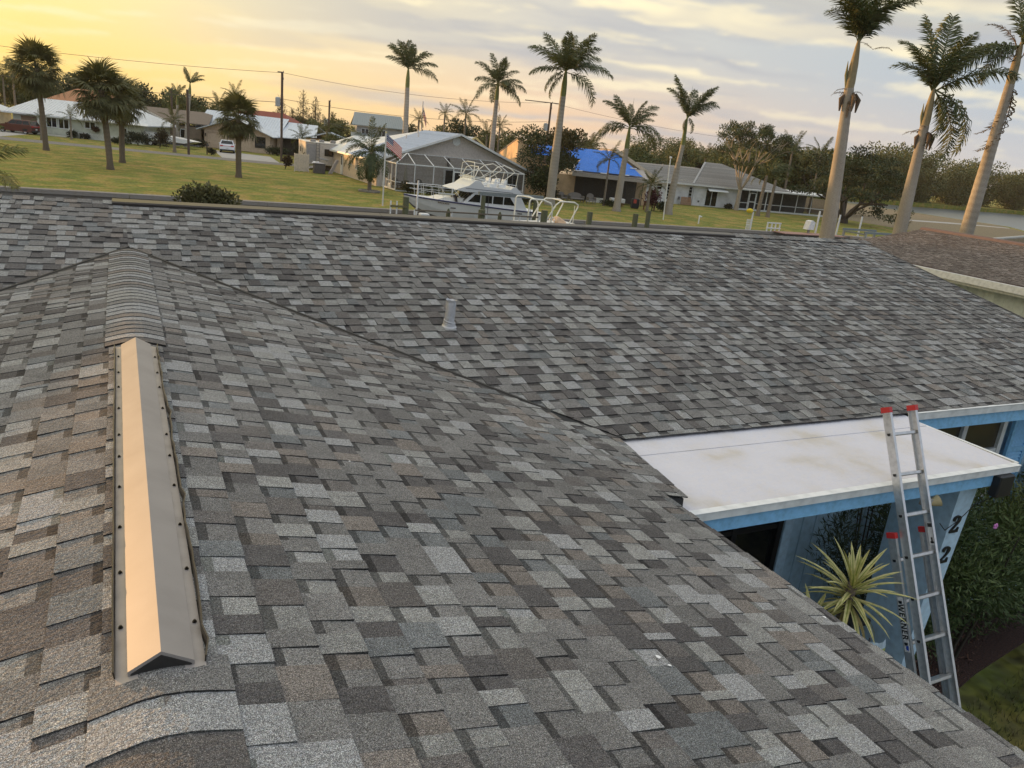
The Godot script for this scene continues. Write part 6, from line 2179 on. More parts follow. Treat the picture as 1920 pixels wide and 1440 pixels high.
func bush(at: Vector3, r: Vector3, col: Color, label: String, n: int) -> void:
	var o := thing("bush", label, "bush", at)
	rng.seed = int(absf(at.x * 37.0 + at.z * 11.0))
	var bl := []
	for i in 7:
		bl.append([Vector3(rnd(-0.55, 0.55) * r.x, r.y * rnd(0.7, 1.2), rnd(-0.5, 0.5) * r.z), r * rnd(0.45, 0.65)])
	put("foliage", leafy(bl, n * 2, 0.20, 0.10, [col, col * 1.25, col * 0.8], 0.3, 0.5), M.leaf, o)
	var s := MB.new()
	s.col = Color(0.07, 0.055, 0.04)
	for i in 3:
		s.tube([Vector3(0, 0, 0), Vector3(rnd(-0.4, 0.4) * r.x, r.y, rnd(-0.4, 0.4) * r.z)], [0.04, 0.015], 5)
	put("stem", s, M.bark, o)

# ---------------------------------------------------------------- vehicles
func wheel_pair(parent: Node, x: float, half: float, r: float) -> void:
	for s in [-1.0, 1.0]:
		var w := part("wheel", parent)
		var t := MB.new()
		t.col = Color(0.018, 0.018, 0.018)
		var b := Basis(Vector3.RIGHT, PI / 2 * s)
		t.lathe(Vector3(x, r, s * (half - 0.22)), [Vector2(0.0, 0.0), Vector2(r * 0.9, 0.0), Vector2(r, 0.03), Vector2(r, 0.19), Vector2(r * 0.92, 0.22), Vector2(r * 0.66, 0.21)], 18, b)
		put("tyre", t, M.plain, w)
		var m := MB.new()
		m.col = Color(0.5, 0.5, 0.5)
		m.lathe(Vector3(x, r, s * (half - 0.22)), [Vector2(r * 0.66, 0.20), Vector2(r * 0.5, 0.17), Vector2(0.0, 0.20)], 14, b)
		put("rim", m, M.gloss, w)

func suv(called: String, label: String, at: Vector3, yaw: float, col: Color, len_: float) -> void:
	# nose toward +x
	var C := thing(called, label, "car", at, yaw)
	var h := len_ / 2
	var hw := 0.93
	var b := MB.new()
	b.col = col
	b.prism([Vector2(-h, 0.42), Vector2(-h + 0.12, 0.28), Vector2(h - 0.12, 0.26), Vector2(h, 0.45), Vector2(h - 0.02, 0.78), Vector2(h - 0.25, 0.92), Vector2(h - 1.25, 1.04), Vector2(-h + 0.15, 1.08), Vector2(-h, 0.95)], -hw, hw, Transform3D(), 0.0)
	put("body", b, M.gloss, C)
	var g := MB.new()
	g.col = col
	var lo := [Vector2(h - 1.30, 1.03), Vector2(-h + 0.10, 1.07)]
	var hi := [Vector2(h - 2.05, 1.62), Vector2(-h + 0.42, 1.64)]
	var q := func(v: Vector2, z: float) -> Vector3: return Vector3(v.x, v.y, z)
	g.hexa([q.call(lo[1], hw - 0.02), q.call(lo[0], hw - 0.02), q.call(lo[0], -hw + 0.02), q.call(lo[1], -hw + 0.02), q.call(hi[1], hw - 0.2), q.call(hi[0], hw - 0.2), q.call(hi[0], -hw + 0.2), q.call(hi[1], -hw + 0.2)])
	put("roof", g, M.gloss, C)
	for s in [-1.0, 1.0]:
		for k in 3:
			var w := MB.new()
			var u0 := 0.06 + k * 0.31
			var u1 := u0 + 0.28

			var p0: Vector2 = lo[0].lerp(lo[1], u0).lerp(hi[0].lerp(hi[1], u0), 0.14)
			var p1: Vector2 = lo[0].lerp(lo[1], u1).lerp(hi[0].lerp(hi[1], u1), 0.14)
			var p2: Vector2 = lo[0].lerp(lo[1], u1).lerp(hi[0].lerp(hi[1], u1), 0.86)
			var p3: Vector2 = lo[0].lerp(lo[1], u0).lerp(hi[0].lerp(hi[1], u0), 0.86)
			var za: float = s * (hw - 0.02 - 0.18 * 0.14 + 0.006)
			var zb: float = s * (hw - 0.02 - 0.18 * 0.86 + 0.006)
			if s > 0:
				w.quad(q.call(p1, za), q.call(p0, za), q.call(p3, zb), q.call(p2, zb))
			else:
				w.quad(q.call(p0, za), q.call(p1, za), q.call(p2, zb), q.call(p3, zb))
			put("side_window", w, M.glass_dark, C)
		solid("mirror", C, Vector3(h - 1.45, 1.12, s * (hw + 0.1)), Vector3(0.12, 0.14, 0.2), col, M.gloss, 0.02)
		solid("tail_light", C, Vector3(-h + 0.02, 0.93, s * 0.68), Vector3(0.08, 0.16, 0.34), Color(0.45, 0.01, 0.012), M.gloss)
		solid("headlight", C, Vector3(h - 0.10, 0.78, s * 0.66), Vector3(0.18, 0.13, 0.34), Color(0.75, 0.75, 0.75), M.gloss)
		wheel_pair(C, s * (h - 0.85), hw, 0.35)
		solid("wheel_arch", C, Vector3(s * (h - 0.85), 0.5, 0), Vector3(0.84, 0.5, hw * 2 + 0.012), Color(0.015, 0.015, 0.015), M.plain, 0.12)
	var e := 0.03
	for f in [[lo[1], hi[1], -1.0, "rear_window"], [lo[0], hi[0], 1.0, "windscreen"]]:
		var w := MB.new()
		var a: Vector2 = f[0].lerp(f[1], 0.16) + Vector2(f[2] * 0.012, 0.005)
		var c: Vector2 = f[0].lerp(f[1], 0.86) + Vector2(f[2] * 0.012, 0.005)
		if f[2] > 0:
			w.quad(q.call(a, hw - 0.15), q.call(a, -hw + 0.15), q.call(c, -hw + 0.3), q.call(c, hw - 0.3))
		else:
			w.quad(q.call(a, -hw + 0.15), q.call(a, hw - 0.15), q.call(c, hw - 0.3), q.call(c, -hw + 0.3))
		put(f[3], w, M.glass_dark, C)
	solid("light_bar", C, Vector3(-h - 0.005, 0.93, 0), Vector3(0.03, 0.06, 1.1), Color(0.40, 0.012, 0.02), M.gloss)
	solid("number_plate", C, Vector3(-h - 0.006, 0.62, 0), Vector3(0.02, 0.14, 0.34), Color(0.6, 0.6, 0.6), M.plain)
	solid("bumper", C, Vector3(-h + 0.02, 0.38, 0), Vector3(0.12, 0.2, hw * 2 - 0.1), Color(0.025, 0.025, 0.025), M.plain, 0.03)

func vehicles() -> void:
	suv("parked_car", "dark red sport utility car parked before the pale house at the left edge", Vector3(-11.2, 0, -119.0), PI - 0.55, Color(0.085, 0.014, 0.011), 4.7)
	suv("parked_car", "white sport utility car seen from behind on the tan house's driveway", Vector3(13.1, 0, -114.3), PI / 2 - 0.14, Color(0.74, 0.74, 0.75), 4.6)
	var R := thing("camper_trailer", "tan and grey camper trailer with a rear ladder behind the tan fence", "camper", Vector3(18.6, 0, -90.6), -0.1)
	var tan := Color(0.58, 0.50, 0.42)
	solid("body", R, Vector3(2.0, 1.75, -4.0), Vector3(4.0, 2.4, 8.0), tan, M.plain, 0.08)
	solid("roof_cap", R, Vector3(2.0, 2.98, -4.0), Vector3(4.06, 0.10, 8.06), Color(0.68, 0.64, 0.56), M.plain, 0.03)
	solid("rear_panel", R, Vector3(0.62, 1.8, 0.02), Vector3(1.0, 2.0, 0.04), Color(0.34, 0.32, 0.31), M.plain)
	solid("window", R, Vector3(2.55, 2.0, 0.02), Vector3(0.95, 0.75, 0.05), Color.WHITE, M.glass_dark, 0.01)
	for x in [1.15, 1.5]:
		pipe("ladder_rail", R, [Vector3(x, 0.9, 0.1), Vector3(x, 2.95, 0.1)], 0.025, Color(0.14, 0.14, 0.14), M.plain)
	for k in 6:
		pipe("ladder_rung", R, [Vector3(1.15, 1.1 + k * 0.32, 0.1), Vector3(1.5, 1.1 + k * 0.32, 0.1)], 0.018, Color(0.14, 0.14, 0.14), M.plain)
	for q in [[-5.4, 2.0, 0.9], [-3.6, 1.9, 0.5]]:
		solid("side_window", R, Vector3(-0.005, q[1], q[0]), Vector3(0.03, 0.55, q[2]), Color.WHITE, M.glass_dark)
	var sw := MB.new()
	sw.col = Color(0.16, 0.14, 0.12)
	sw.tube([Vector3(-0.02, 0.6, -3.8), Vector3(-0.03, 1.3, -2.8), Vector3(-0.03, 1.7, -1.4), Vector3(-0.02, 1.8, -0.2)], [0.09, 0.07, 0.06, 0.05], 6)
	put("side_swoosh", sw, M.plain, R)
	for x in [0.4, 3.6]:
		solid("wheel_block", R, Vector3(x, 0.3, -3.6), Vector3(0.25, 0.6, 1.6), Color(0.02, 0.02, 0.02), M.plain, 0.1)
	for q in [Vector3(0.9, 3.15, -1.2), Vector3(1.9, 3.15, -1.6), Vector3(3.1, 3.2, -1.0)]:
		solid("roof_unit", R, q, Vector3(0.6, 0.3, 0.6), Color(0.30, 0.28, 0.26), M.plain, 0.06)
	# white covered boat on its trailer before the brown house
	var T_ := thing("trailered_boat", "white covered boat on a long trailer before the brown roofed house", "boat", Vector3(5.0, 0, -116.5), -0.35)
	var h := MB.new()
	h.col = Color(0.74, 0.74, 0.75)
	h.prism([Vector2(-4.2, 0.95), Vector2(3.6, 0.55), Vector2(5.0, 0.95), Vector2(3.8, 1.15), Vector2(0.5, 1.5), Vector2(-1.8, 1.75), Vector2(-4.3, 1.7)], -0.9, 0.9, Transform3D(), 0.12)
	put("hull", h, M.gloss, T_)
	solid("trailer_frame", T_, Vector3(0.2, 0.45, 0), Vector3(9.4, 0.14, 1.3), Color(0.12, 0.12, 0.13), M.plain)
	wheel_pair(T_, -1.0, 1.0, 0.32)
	pipe("cover_strap", T_, [Vector3(-1.8, 1.78, 0.5), Vector3(-1.6, 0.9, 0.95)], 0.04, Color(0.05, 0.05, 0.05), M.plain)

# ---------------------------------------------------------------- palms
var fronds := {}

func frond_mesh(seed_: int, droop: float, ll: float, n: int, col: Color, stiff := 0.35) -> MB:
	var m := MB.new()
	rng.seed = seed_
	var spine := []
	var p := Vector3.ZERO
	var e := 0.0
	var segs := 10
	for k in segs + 1:
		spine.append([p, e])
		p += Vector3(cos(e), sin(e), 0) / segs
		e -= droop / segs * (0.4 + 1.3 * float(k) / segs)
	m.col = Color(col.r * 1.5, col.g * 1.25, col.b * 0.9)
	var pts := []
	var rad := []
	for k in segs + 1:
		pts.append(spine[k][0])
		rad.append(lerpf(0.011, 0.002, float(k) / segs))
	m.tube(pts, rad, 4, false)
	for k in n:
		var t := lerpf(0.10, 0.995, (k + rng.randf()) / n)
		var i := mini(int(t * segs), segs - 1)
		var f := t * segs - i
		var o: Vector3 = spine[i][0].lerp(spine[i + 1][0], f)
		var an: float = lerpf(spine[i][1], spine[i + 1][1], f)
		var fw := Vector3(cos(an), sin(an), 0)
		var up := Vector3(-sin(an), cos(an), 0)
		var l := ll * pow(sin(PI * clampf(t * 0.86 + 0.10, 0, 1)), 0.55) * rnd(0.8, 1.15)
		for s in [-1.0, 1.0]:
			var lift := rnd(-0.45, 0.65)
			var d := (Vector3(0, 0, s) * cos(lift) + up * sin(lift) * 0.8 + fw * rnd(0.45, 0.85)).normalized()
			var mid := o + d * l * 0.55
			var tip := mid + (d * stiff + Vector3(0, -1, 0) * (1.0 - stiff) * 0.75).normalized() * l * 0.48
			var w := fw * 0.0092 * rnd(0.8, 1.2)
			var j := rnd(0.70, 1.30)
			m.col = Color(col.r * j * rnd(0.9, 1.15), col.g * j, col.b * j)
			m.quad(o - w * 0.6, o + w * 0.6, mid + w, mid - w)
			m.tri(mid - w, mid + w, tip)
	return m

func fan_mesh(seed_: int, col: Color) -> MB:
	# costapalmate leaf: petiole along +x, then a drooping fan
	var m := MB.new()
	rng.seed = seed_
	m.col = Color(0.10, 0.11, 0.05)
	m.tube([Vector3.ZERO, Vector3(0.28, 0.03, 0), Vector3(0.50, 0.02, 0)], [0.014, 0.010, 0.008], 4, false)
	var n := 34
	for k in n:
		var a := lerpf(-1.9, 1.9, (k + 0.5) / n)
		var l := 0.62 * (0.70 + 0.30 * cos(a * 0.8)) * rnd(0.9, 1.1)
		var d := Vector3(cos(a), 0.10 + rnd(-0.06, 0.10), sin(a)).normalized()
		var o := Vector3(0.47, 0.02, 0)
		var mid := o + d * l * 0.6 + Vector3(0, -0.02 - 0.05 * absf(sin(a)), 0)
		var tip := mid + (d + Vector3(0, -rnd(0.5, 1.3), 0)).normalized() * l * 0.48
		var s := Vector3(-sin(a), 0, cos(a)) * 0.021
		var j := rnd(0.75, 1.25)
		m.col = Color(col.r * j, col.g * j, col.b * j)
		m.quad(o, mid + s, mid + Vector3(0, 0.012, 0), o + d * 0.01)
		m.quad(o, o + d * 0.01, mid + Vector3(0, 0.012, 0), mid - s)
		m.tri(mid - s, mid + s, tip)
	return m

func make_fronds() -> void:
	var g := Color(0.10, 0.128, 0.058)
	var g2 := Color(0.10, 0.118, 0.046)
	for k in 3:
		var d: float = [0.35, 0.95, 1.7][k]
		fronds["r%d0" % k] = frond_mesh(100 + k, d, 0.27, 84, g).mesh(M.frond)
		fronds["r%d1" % k] = frond_mesh(120 + k, d * 1.15, 0.26, 80, g).mesh(M.frond)
		fronds["y%d0" % k] = frond_mesh(140 + k, d, 0.20, 40, g2).mesh(M.frond)
		fronds["y%d1" % k] = frond_mesh(160 + k, d * 1.1, 0.21, 38, g2).mesh(M.frond)
	fronds["a1"] = frond_mesh(170, 0.9, 0.26, 70, Color(0.20, 0.20, 0.05), 0.3).mesh(M.frond)
	fronds["a2"] = frond_mesh(171, 1.5, 0.26, 70, Color(0.22, 0.205, 0.055), 0.2).mesh(M.frond)
	fronds["d0"] = frond_mesh(180, 1.6, 0.17, 34, Color(0.17, 0.115, 0.065), 0.1).mesh(M.frond)
	fronds["d1"] = frond_mesh(181, 1.2, 0.15, 30, Color(0.20, 0.15, 0.11), 0.2).mesh(M.frond)
	for k in 4:
		fronds["f%d" % k] = fan_mesh(200 + k, Color(0.14, 0.135, 0.055)).mesh(M.frond)
	for k in 2:
		fronds["g%d" % k] = fan_mesh(210 + k, Color(0.19, 0.14, 0.075)).mesh(M.frond)

func set_leaf(parent: Node, called: String, mesh: Mesh, o: Vector3, az: float, el: float, l: float, roll := 0.0) -> void:
	# az turns about the vertical from the picture's right-hand direction, counter-clockwise seen from above
	var b := Basis(Vector3.UP, -0.4841 + az) * Basis(Vector3.BACK, el) * Basis(Vector3.RIGHT, roll)
	putm(called, mesh, parent, Transform3D(b * Basis.from_scale(Vector3.ONE * l), o))

func palm_trunk(parent: Node, top: Vector3, r0: float, r1: float, col: Color, bulge := 0.25) -> void:
	var m := MB.new()
	m.col = col
	var at_seed := top.x * 31.0 + top.y * 7.0
	var pts := [Vector3(0, -0.3, 0)]
	var rad := [r0 * 1.25]
	var n := maxi(8, int(top.y / 0.16))
	for k in n + 1:
		var t := float(k) / n
		pts.append(Vector3(top.x * pow(t, 1.4), top.y * t, top.z * pow(t, 1.4)))
		var r := lerpf(r0, r1, t) * (1.0 + bulge * sin(PI * clampf(t * 1.15, 0, 1)) * 0.5)
		if t < 0.08:
			r *= 1.0 + 0.35 * (1.0 - t / 0.08)
		rad.append(r * (1.0 + (0.012 if k % 2 else -0.012) + 0.008 * sin(k * 2.3)))
	m.tube(pts, rad, 14)
	for k in m.c.size():  # leaf scars and lichen stains
		var y := m.v[k].y
		m.c[k] = m.c[k] * (1.0 + 0.10 * sin(y * 19.6) + 0.10 * sin(y * 1.7 + at_seed) * cos(m.n[k].x * 2.0 + y * 0.8))
	put("trunk", m, M.trunk, parent)

func shaft(parent: Node, a: Vector3, b: Vector3, r0: float, r1: float, col: Color) -> void:
	var m := MB.new()
	m.col = col
	m.tube([a, a.lerp(b, 0.12), a.lerp(b, 0.5), a.lerp(b, 0.85), b], [r0, r0 * 1.08, r0 * 0.95, r1 * 1.05, r1 * 0.6], 12)
	put("crownshaft", m, M.plain, parent)

const RIGHT := Vector3(0.885, 0, 0.465)

func royal(called: String, label: String, at: Vector3, h: float, lean: float, r0: float, r1: float, sh: float, l: float, leaves: Array, sd: int, dead := 0, group := "tall royal palms") -> Node3D:
	var P := thing(called, label, "palm tree", at, 0.0, group)
	var top := RIGHT * lean + Vector3(0, h - sh, 0)
	palm_trunk(P, top, r0, r1, Color(0.44, 0.41, 0.37))
	var crown := RIGHT * lean * 1.06 + Vector3(0, h, 0)
	shaft(P, top, crown, r1 * 0.92, r1 * 0.5, Color(0.30, 0.24, 0.14) if group.begins_with("big") else Color(0.17, 0.19, 0.06))
	rng.seed = sd
	var spear := MB.new()
	spear.col = Color(0.12, 0.15, 0.06)
	spear.tube([crown, crown + Vector3(0.05, l * 0.75, 0)], [0.05, 0.005], 5)
	put("spear_leaf", spear, M.frond, P)
	for q in leaves:
		var k: int = q[3]
		rng.seed = sd + int(q[0] * 3)
		set_leaf(P, "frond", fronds["r%d%d" % [k, rng.randi() % 2]], crown - Vector3(0, rnd(0.0, 0.25), 0), deg_to_rad(q[0]), deg_to_rad(q[1]), l * q[2], rnd(-0.5, 0.5))
	for k in dead:
		set_leaf(P, "dead_frond", fronds["d%d" % (k % 2)], top + Vector3(0, 0.05, 0), rnd(0, TAU), rnd(-0.9, -0.2), l * rnd(0.4, 0.6))
	return P

func auto_leaves(n: int, sd: int) -> Array:
	var r := RandomNumberGenerator.new()
	r.seed = sd
	var a := []
	for k in n:
		var q := float(k) / n
		a.append([k * 137.5 + r.randf_range(-20, 20), lerpf(78, -18, q) + r.randf_range(-8, 8), r.randf_range(0.85, 1.1), 0 if q < 0.25 else (1 if q < 0.75 else 2)])
	return a

func sabal(label: String, at: Vector3, h: float, lean: float, rr: float, n: int, sd: int) -> void:
	var P := thing("cabbage_palm", label, "palm tree", at, 0.0, "cabbage palms on the far lawn")
	var top := RIGHT * lean + Vector3(0, h, 0)
	palm_trunk(P, top, 0.24, 0.20, Color(0.21, 0.17, 0.13), 0.1)
	rng.seed = sd
	var bt := MB.new()  # old leaf bases under the crown
	for k in 26:
		bt.col = Color(0.15, 0.11, 0.07) * rnd(0.7, 1.3)
		var a := rnd(0, TAU)
		var y := h - rnd(0.1, 1.3)
		var o := RIGHT * lean * (y / h) + Vector3(cos(a) * 0.2, y, sin(a) * 0.2)
		bt.beam(o, o + Vector3(cos(a) * 0.22, 0.28, sin(a) * 0.22), 0.07, 0.03)
	put("leaf_bases", bt, M.bark, P)
	for k in n:
		var q := float(k) / n
		var az := k * 2.39996
		var el := lerpf(1.35, -0.95, pow(q, 0.85)) + rnd(-0.15, 0.15)
		set_leaf(P, "fan_leaf", fronds["f%d" % (k % 4)], top + Vector3(0, -0.25 * q, 0), az, el, rr * rnd(0.85, 1.1), rnd(-0.4, 0.4))
	for k in 7:
		set_leaf(P, "dead_leaf", fronds["g%d" % (k % 2)], top + Vector3(0, -0.3, 0), rnd(0, TAU), rnd(-1.45, -1.1), rr * rnd(0.7, 0.85))

func yard_palm(label: String, at: Vector3, h: float, lean: float, l: float, n: int, sd: int, group := "", r := 0.10) -> Node3D:
	var P := thing("palm", label, "palm tree", at, 0.0, group)
	var top := RIGHT * lean + Vector3(0, h, 0)
	palm_trunk(P, top, r * 1.2, r * 0.8, Color(0.30, 0.26, 0.22), 0.0)
	rng.seed = sd
	for k in n:
		var q := float(k) / n
		set_leaf(P, "frond", fronds["y%d%d" % [0 if q < 0.2 else (1 if q < 0.6 else 2), k % 2]], top, k * 2.39996 + rnd(-0.2, 0.2), lerpf(1.25, -0.35, q), l * rnd(0.85, 1.1), rnd(-0.3, 0.3))
	return P

func palms() -> void:
	make_fronds()
	sabal("tallest cabbage palm, leftmost on the far lawn, its trunk bending", Vector3(-6.25, 0, -88.5), 7.3, -0.35, 2.7, 32, 1)
	sabal("cabbage palm with the bushiest crown, front one of the close pair", Vector3(-0.7, 0, -70.6), 5.9, -0.4, 2.6, 34, 2)
	sabal("cabbage palm standing just behind and right of the bushy one", Vector3(0.2, 0, -79.4), 5.3, 0.2, 2.45, 28, 3)
	sabal("lone cabbage palm on the lawn in front of the tan garage house", Vector3(9.1, 0, -71.8), 4.9, 0.0, 2.15, 31, 4)
	# royal palms of the far bank; az 0 is the picture's right, 180 its left
	royal("royal_palm", "royal palm rising behind the beige house's white roof with an orange old frond", Vector3(31.5, 0, -94.9), 12.4, -0.1, 0.33, 0.27, 2.2, 3.6, [[20, 5, 1.15, 1], [8, 30, 1.0, 1], [45, 52, 0.95, 0], [70, 72, 0.9, 0], [110, 78, 0.95, 0], [140, 66, 1.0, 0], [165, 56, 1.0, 0], [200, 62, 1.0, 1], [240, 70, 0.9, 0], [300, 60, 0.9, 1], [340, 48, 1.0, 1], [185, 40, 0.85, 1]], 11, 0)
	royal("royal_palm", "royal palm with a round full crown behind the yellow gable", Vector3(39.3, 0, -86.4), 11.6, 0.1, 0.32, 0.25, 1.9, 3.2, auto_leaves(15, 5) + [[-12, -15, 1.2, 1], [10, 10, 1.1, 1]], 12, 1)
	royal("royal_palm", "tallest full crowned royal palm in front of the leafy tree by the tarped house", Vector3(36.3, 0, -65.4), 12.0, 0.1, 0.42, 0.27, 2.3, 4.0, [[5, 18, 1.15, 1], [-15, -12, 1.1, 2], [25, 40, 1.0, 1], [50, 55, 1.05, 0], [70, 68, 0.95, 0], [40, 30, 0.9, 1], [100, 75, 0.8, 0], [160, 58, 0.95, 0], [172, 45, 1.05, 1], [185, 8, 0.85, 1], [205, -25, 0.75, 1], [240, 40, 0.9, 1], [290, 30, 0.9, 1], [330, 50, 0.95, 1], [350, 62, 1.0, 0], [120, 40, 0.9, 1], [270, 62, 0.9, 0], [195, -40, 0.7, 1]], 13, 0)
	royal("royal_palm", "shorter royal palm with an open crown in front of the blue tarp", Vector3(42.5, 0, -63.3), 7.8, 0.15, 0.34, 0.22, 2.0, 3.3, [[178, 55, 1.05, 1], [165, 62, 0.95, 0], [12, 58, 1.05, 1], [30, 50, 0.95, 1], [0, 0, 1.2, 2], [-10, 15, 1.15, 2], [180, 2, 1.15, 2], [195, 18, 1.0, 2], [90, 70, 0.7, 0], [230, 60, 0.9, 1], [320, 40, 0.8, 1], [5, 70, 0.8, 0]], 14, 0)
	royal("royal_palm", "slender royal palm with few upright fronds before the white stucco house", Vector3(48.9, 0, -63.6), 9.4, 0.35, 0.36, 0.20, 2.7, 3.7, [[15, 56, 1.05, 0], [35, 48, 1.0, 1], [5, 44, 0.95, 1], [60, 66, 0.85, 0], [160, 72, 1.1, 0], [178, 64, 0.9, 1], [340, 62, 0.9, 0], [220, 78, 0.8, 1], [190, -62, 0.45, 2], [350, -40, 0.5, 2]], 15, 0)
	# the three big ones on the near bank
	var a := royal("royal_palm", "big royal palm nearest the grey roof with a brown flower clump under its crown", Vector3(28.5, 0, -25.2), 10.9, -0.55, 0.34, 0.20, 1.9, 2.9, [[10, 74, 1.0, 2], [60, 80, 0.95, 1], [120, 78, 1.0, 1], [170, 76, 1.0, 2], [200, 70, 0.95, 2], [240, 80, 0.9, 2], [300, 76, 1.0, 2], [340, 72, 1.0, 2], [25, 62, 0.9, 2], [185, 60, 0.85, 2], [90, 85, 1.0, 0]], 16, 0, "big royal palms on the near bank")
	clump(a, RIGHT * -0.42 + Vector3(0.0, 8.7, 0), 0.75, 9, 31)
	for q in [[5, 25, 0.35], [175, 40, 0.28]]:
		set_leaf(a, "dead_frond", fronds["d1"], Vector3(0.1, 10.6, 0), deg_to_rad(q[0]), deg_to_rad(q[1]), 2.6 * q[2])
	var b := royal("royal_palm", "big royal palm between the two others with long upright plumes", Vector3(33.4, 0, -25.4), 9.6, -0.1, 0.33, 0.20, 1.6, 3.1, [[10, 64, 0.9, 1], [165, 70, 0.95, 1], [150, 78, 1.05, 0], [60, 76, 1.15, 0], [30, 66, 1.0, 0], [0, 36, 1.2, 1], [200, 62, 0.8, 1], [280, 72, 0.9, 1], [320, 62, 0.95, 1], [178, 56, 0.8, 2], [-4, -20, 1.25, 2], [4, -38, 1.15, 2], [-12, -50, 0.9, 2]], 17, 0, "big royal palms on the near bank")
	clump(b, Vector3(0.05, 7.6, 0), 0.8, 8, 33)
	var c := royal("royal_palm", "big royal palm at the right edge with brown hanging dead fronds", Vector3(38.3, 0, -25.4), 12.3, 0.15, 0.34, 0.21, 1.9, 3.2, [[180, -12, 1.05, 1], [172, 2, 0.95, 1], [20, 40, 1.0, 1], [60, 66, 0.9, 0], [120, 74, 0.9, 0], [330, 30, 1.0, 1], [270, 50, 0.8, 1], [0, 10, 1.0, 2], [190, -24, 0.8, 2]], 18, 0, "big royal palms on the near bank")
	for q in [[10, -75, 1.15], [-10, -82, 0.9], [0, 62, 0.9], [150, 70, 0.75], [170, 48, 0.6], [190, 30, 0.5]]:
		set_leaf(c, "dead_frond", fronds["d0"], Vector3(0.25, 11.1 + q[1] * 0.006, 0.1), deg_to_rad(q[0]), deg_to_rad(q[1]), 3.4 * q[2])
	# queen palm by the flagpole
	var f := yard_palm("queen palm with a heavy drooping crown by the flagpole", Vector3(19.0, 0, -66.1), 3.3, 0.0, 2.75, 5, 21, "", 0.15)
	for q in [[178, 42, 1.0], [165, 30, 0.9], [5, 40, 1.0], [15, 22, 0.95], [200, -10, 0.9], [250, -25, 1.0], [290, -30, 1.0], [330, -15, 0.95], [270, -55, 0.9], [310, -60, 0.85], [230, -60, 0.8], [350, -45, 0.8], [100, 20, 0.9], [60, 30, 0.9], [0, -75, 0.9], [180, -80, 0.7]]:
		set_leaf(f, "frond", fronds["r2%d" % (int(q[0]) % 2)], Vector3(0, 3.3, 0), deg_to_rad(q[0]), deg_to_rad(q[1]), 2.95 * q[2])
	set_leaf(f, "spear_leaf", fronds["y00"], Vector3(0, 3.3, 0), deg_to_rad(100), deg_to_rad(88), 2.9)
	set_leaf(f, "spear_leaf", fronds["y01"], Vector3(0, 3.3, 0), deg_to_rad(10), deg_to_rad(80), 2.3)
	var ring := MB.new()
	rng.seed = 2
	for k in 22:
		var t := TAU * k / 22
		ring.col = Color(0.36, 0.33, 0.29) * rnd(0.8, 1.2)
		ring.bbox(Vector3(cos(t) * 0.85, 0.08, sin(t) * 0.7), Vector3(0.24, 0.18, 0.18), 0.03, Basis(Vector3.UP, -t + PI / 2 + rnd(-0.2, 0.2)))
	put("stone_ring", ring, M.stained, f)
	# small palms near houses
	yard_palm("small palm with a yellow green crown left of the paired windows of the pale house", Vector3(-7.9, 0, -106.5), 2.3, 0.0, 1.5, 9, 41, "small palms before the pale house")
	yard_palm("small bright palm in front of the paired windows of the pale house", Vector3(-5.2, 0, -113.6), 2.7, 0.0, 1.7, 9, 42, "small palms before the pale house")
	royal("royal_palm", "thin tall royal palm, taller of the pair by the brown roofed house", Vector3(8.3, 0, -119.5), 8.4, 0.7, 0.26, 0.17, 1.4, 2.3, [[10, 55, 1.0, 1], [35, 40, 0.9, 1], [170, 78, 1.0, 0], [150, 66, 0.9, 0], [60, 60, 0.9, 0], [-10, 35, 0.8, 1]], 24, 0, "thin royal palms by the brown roofed house")
	royal("royal_palm", "thin royal palm, shorter of the pair by the brown roofed house", Vector3(7.3, 0, -120.5), 6.7, 0.1, 0.24, 0.16, 1.3, 2.2, [[175, 55, 0.9, 1], [150, 66, 0.8, 0], [20, 58, 0.8, 0], [80, 70, 0.7, 0], [200, 10, 1.0, 2], [-10, 0, 1.0, 2]], 25, 0, "thin royal palms by the brown roofed house")
	yard_palm("christmas palm with a thin pale trunk in front of the dark lanai screens", Vector3(44.4, 0, -68.6), 4.6, 0.0, 2.1, 10, 43, "", 0.10)
	yard_palm("short bushy palm at the right end of the tarped house", Vector3(47.0, 0, -64.6), 2.6, 0.0, 1.9, 13, 44, "", 0.14)
	yard_palm("small round palm behind the camper's roof", Vector3(20.8, 0, -103.5), 3.1, 0.0, 2.1, 13, 45, "", 0.12)
	var co := yard_palm("coconut palm with one great frond bent over to the right before the screened lanai", Vector3(66.2, 0, -69.4), 4.6, 0.2, 2.2, 5, 46, "", 0.20)
	for q in [[0, 52, 1.9, 2], [8, 44, 1.8, 2], [-8, 40, 1.75, 2], [4, 30, 1.6, 2], [185, -30, 0.7, 2], [170, 70, 0.7, 0]]:
		set_leaf(co, "frond", fronds["r%d%d" % [q[3], int(q[0] + 9) % 2]], Vector3(0.2, 4.6, 0), deg_to_rad(q[0]), deg_to_rad(q[1]), 2.75 * q[2] / 1.4)
	yard_palm("second trunk of the bent coconut palm clump", Vector3(67.0, 0, -68.6), 4.2, 0.15, 1.2, 4, 47, "", 0.18)
	# palms behind the houses
	var k := 0
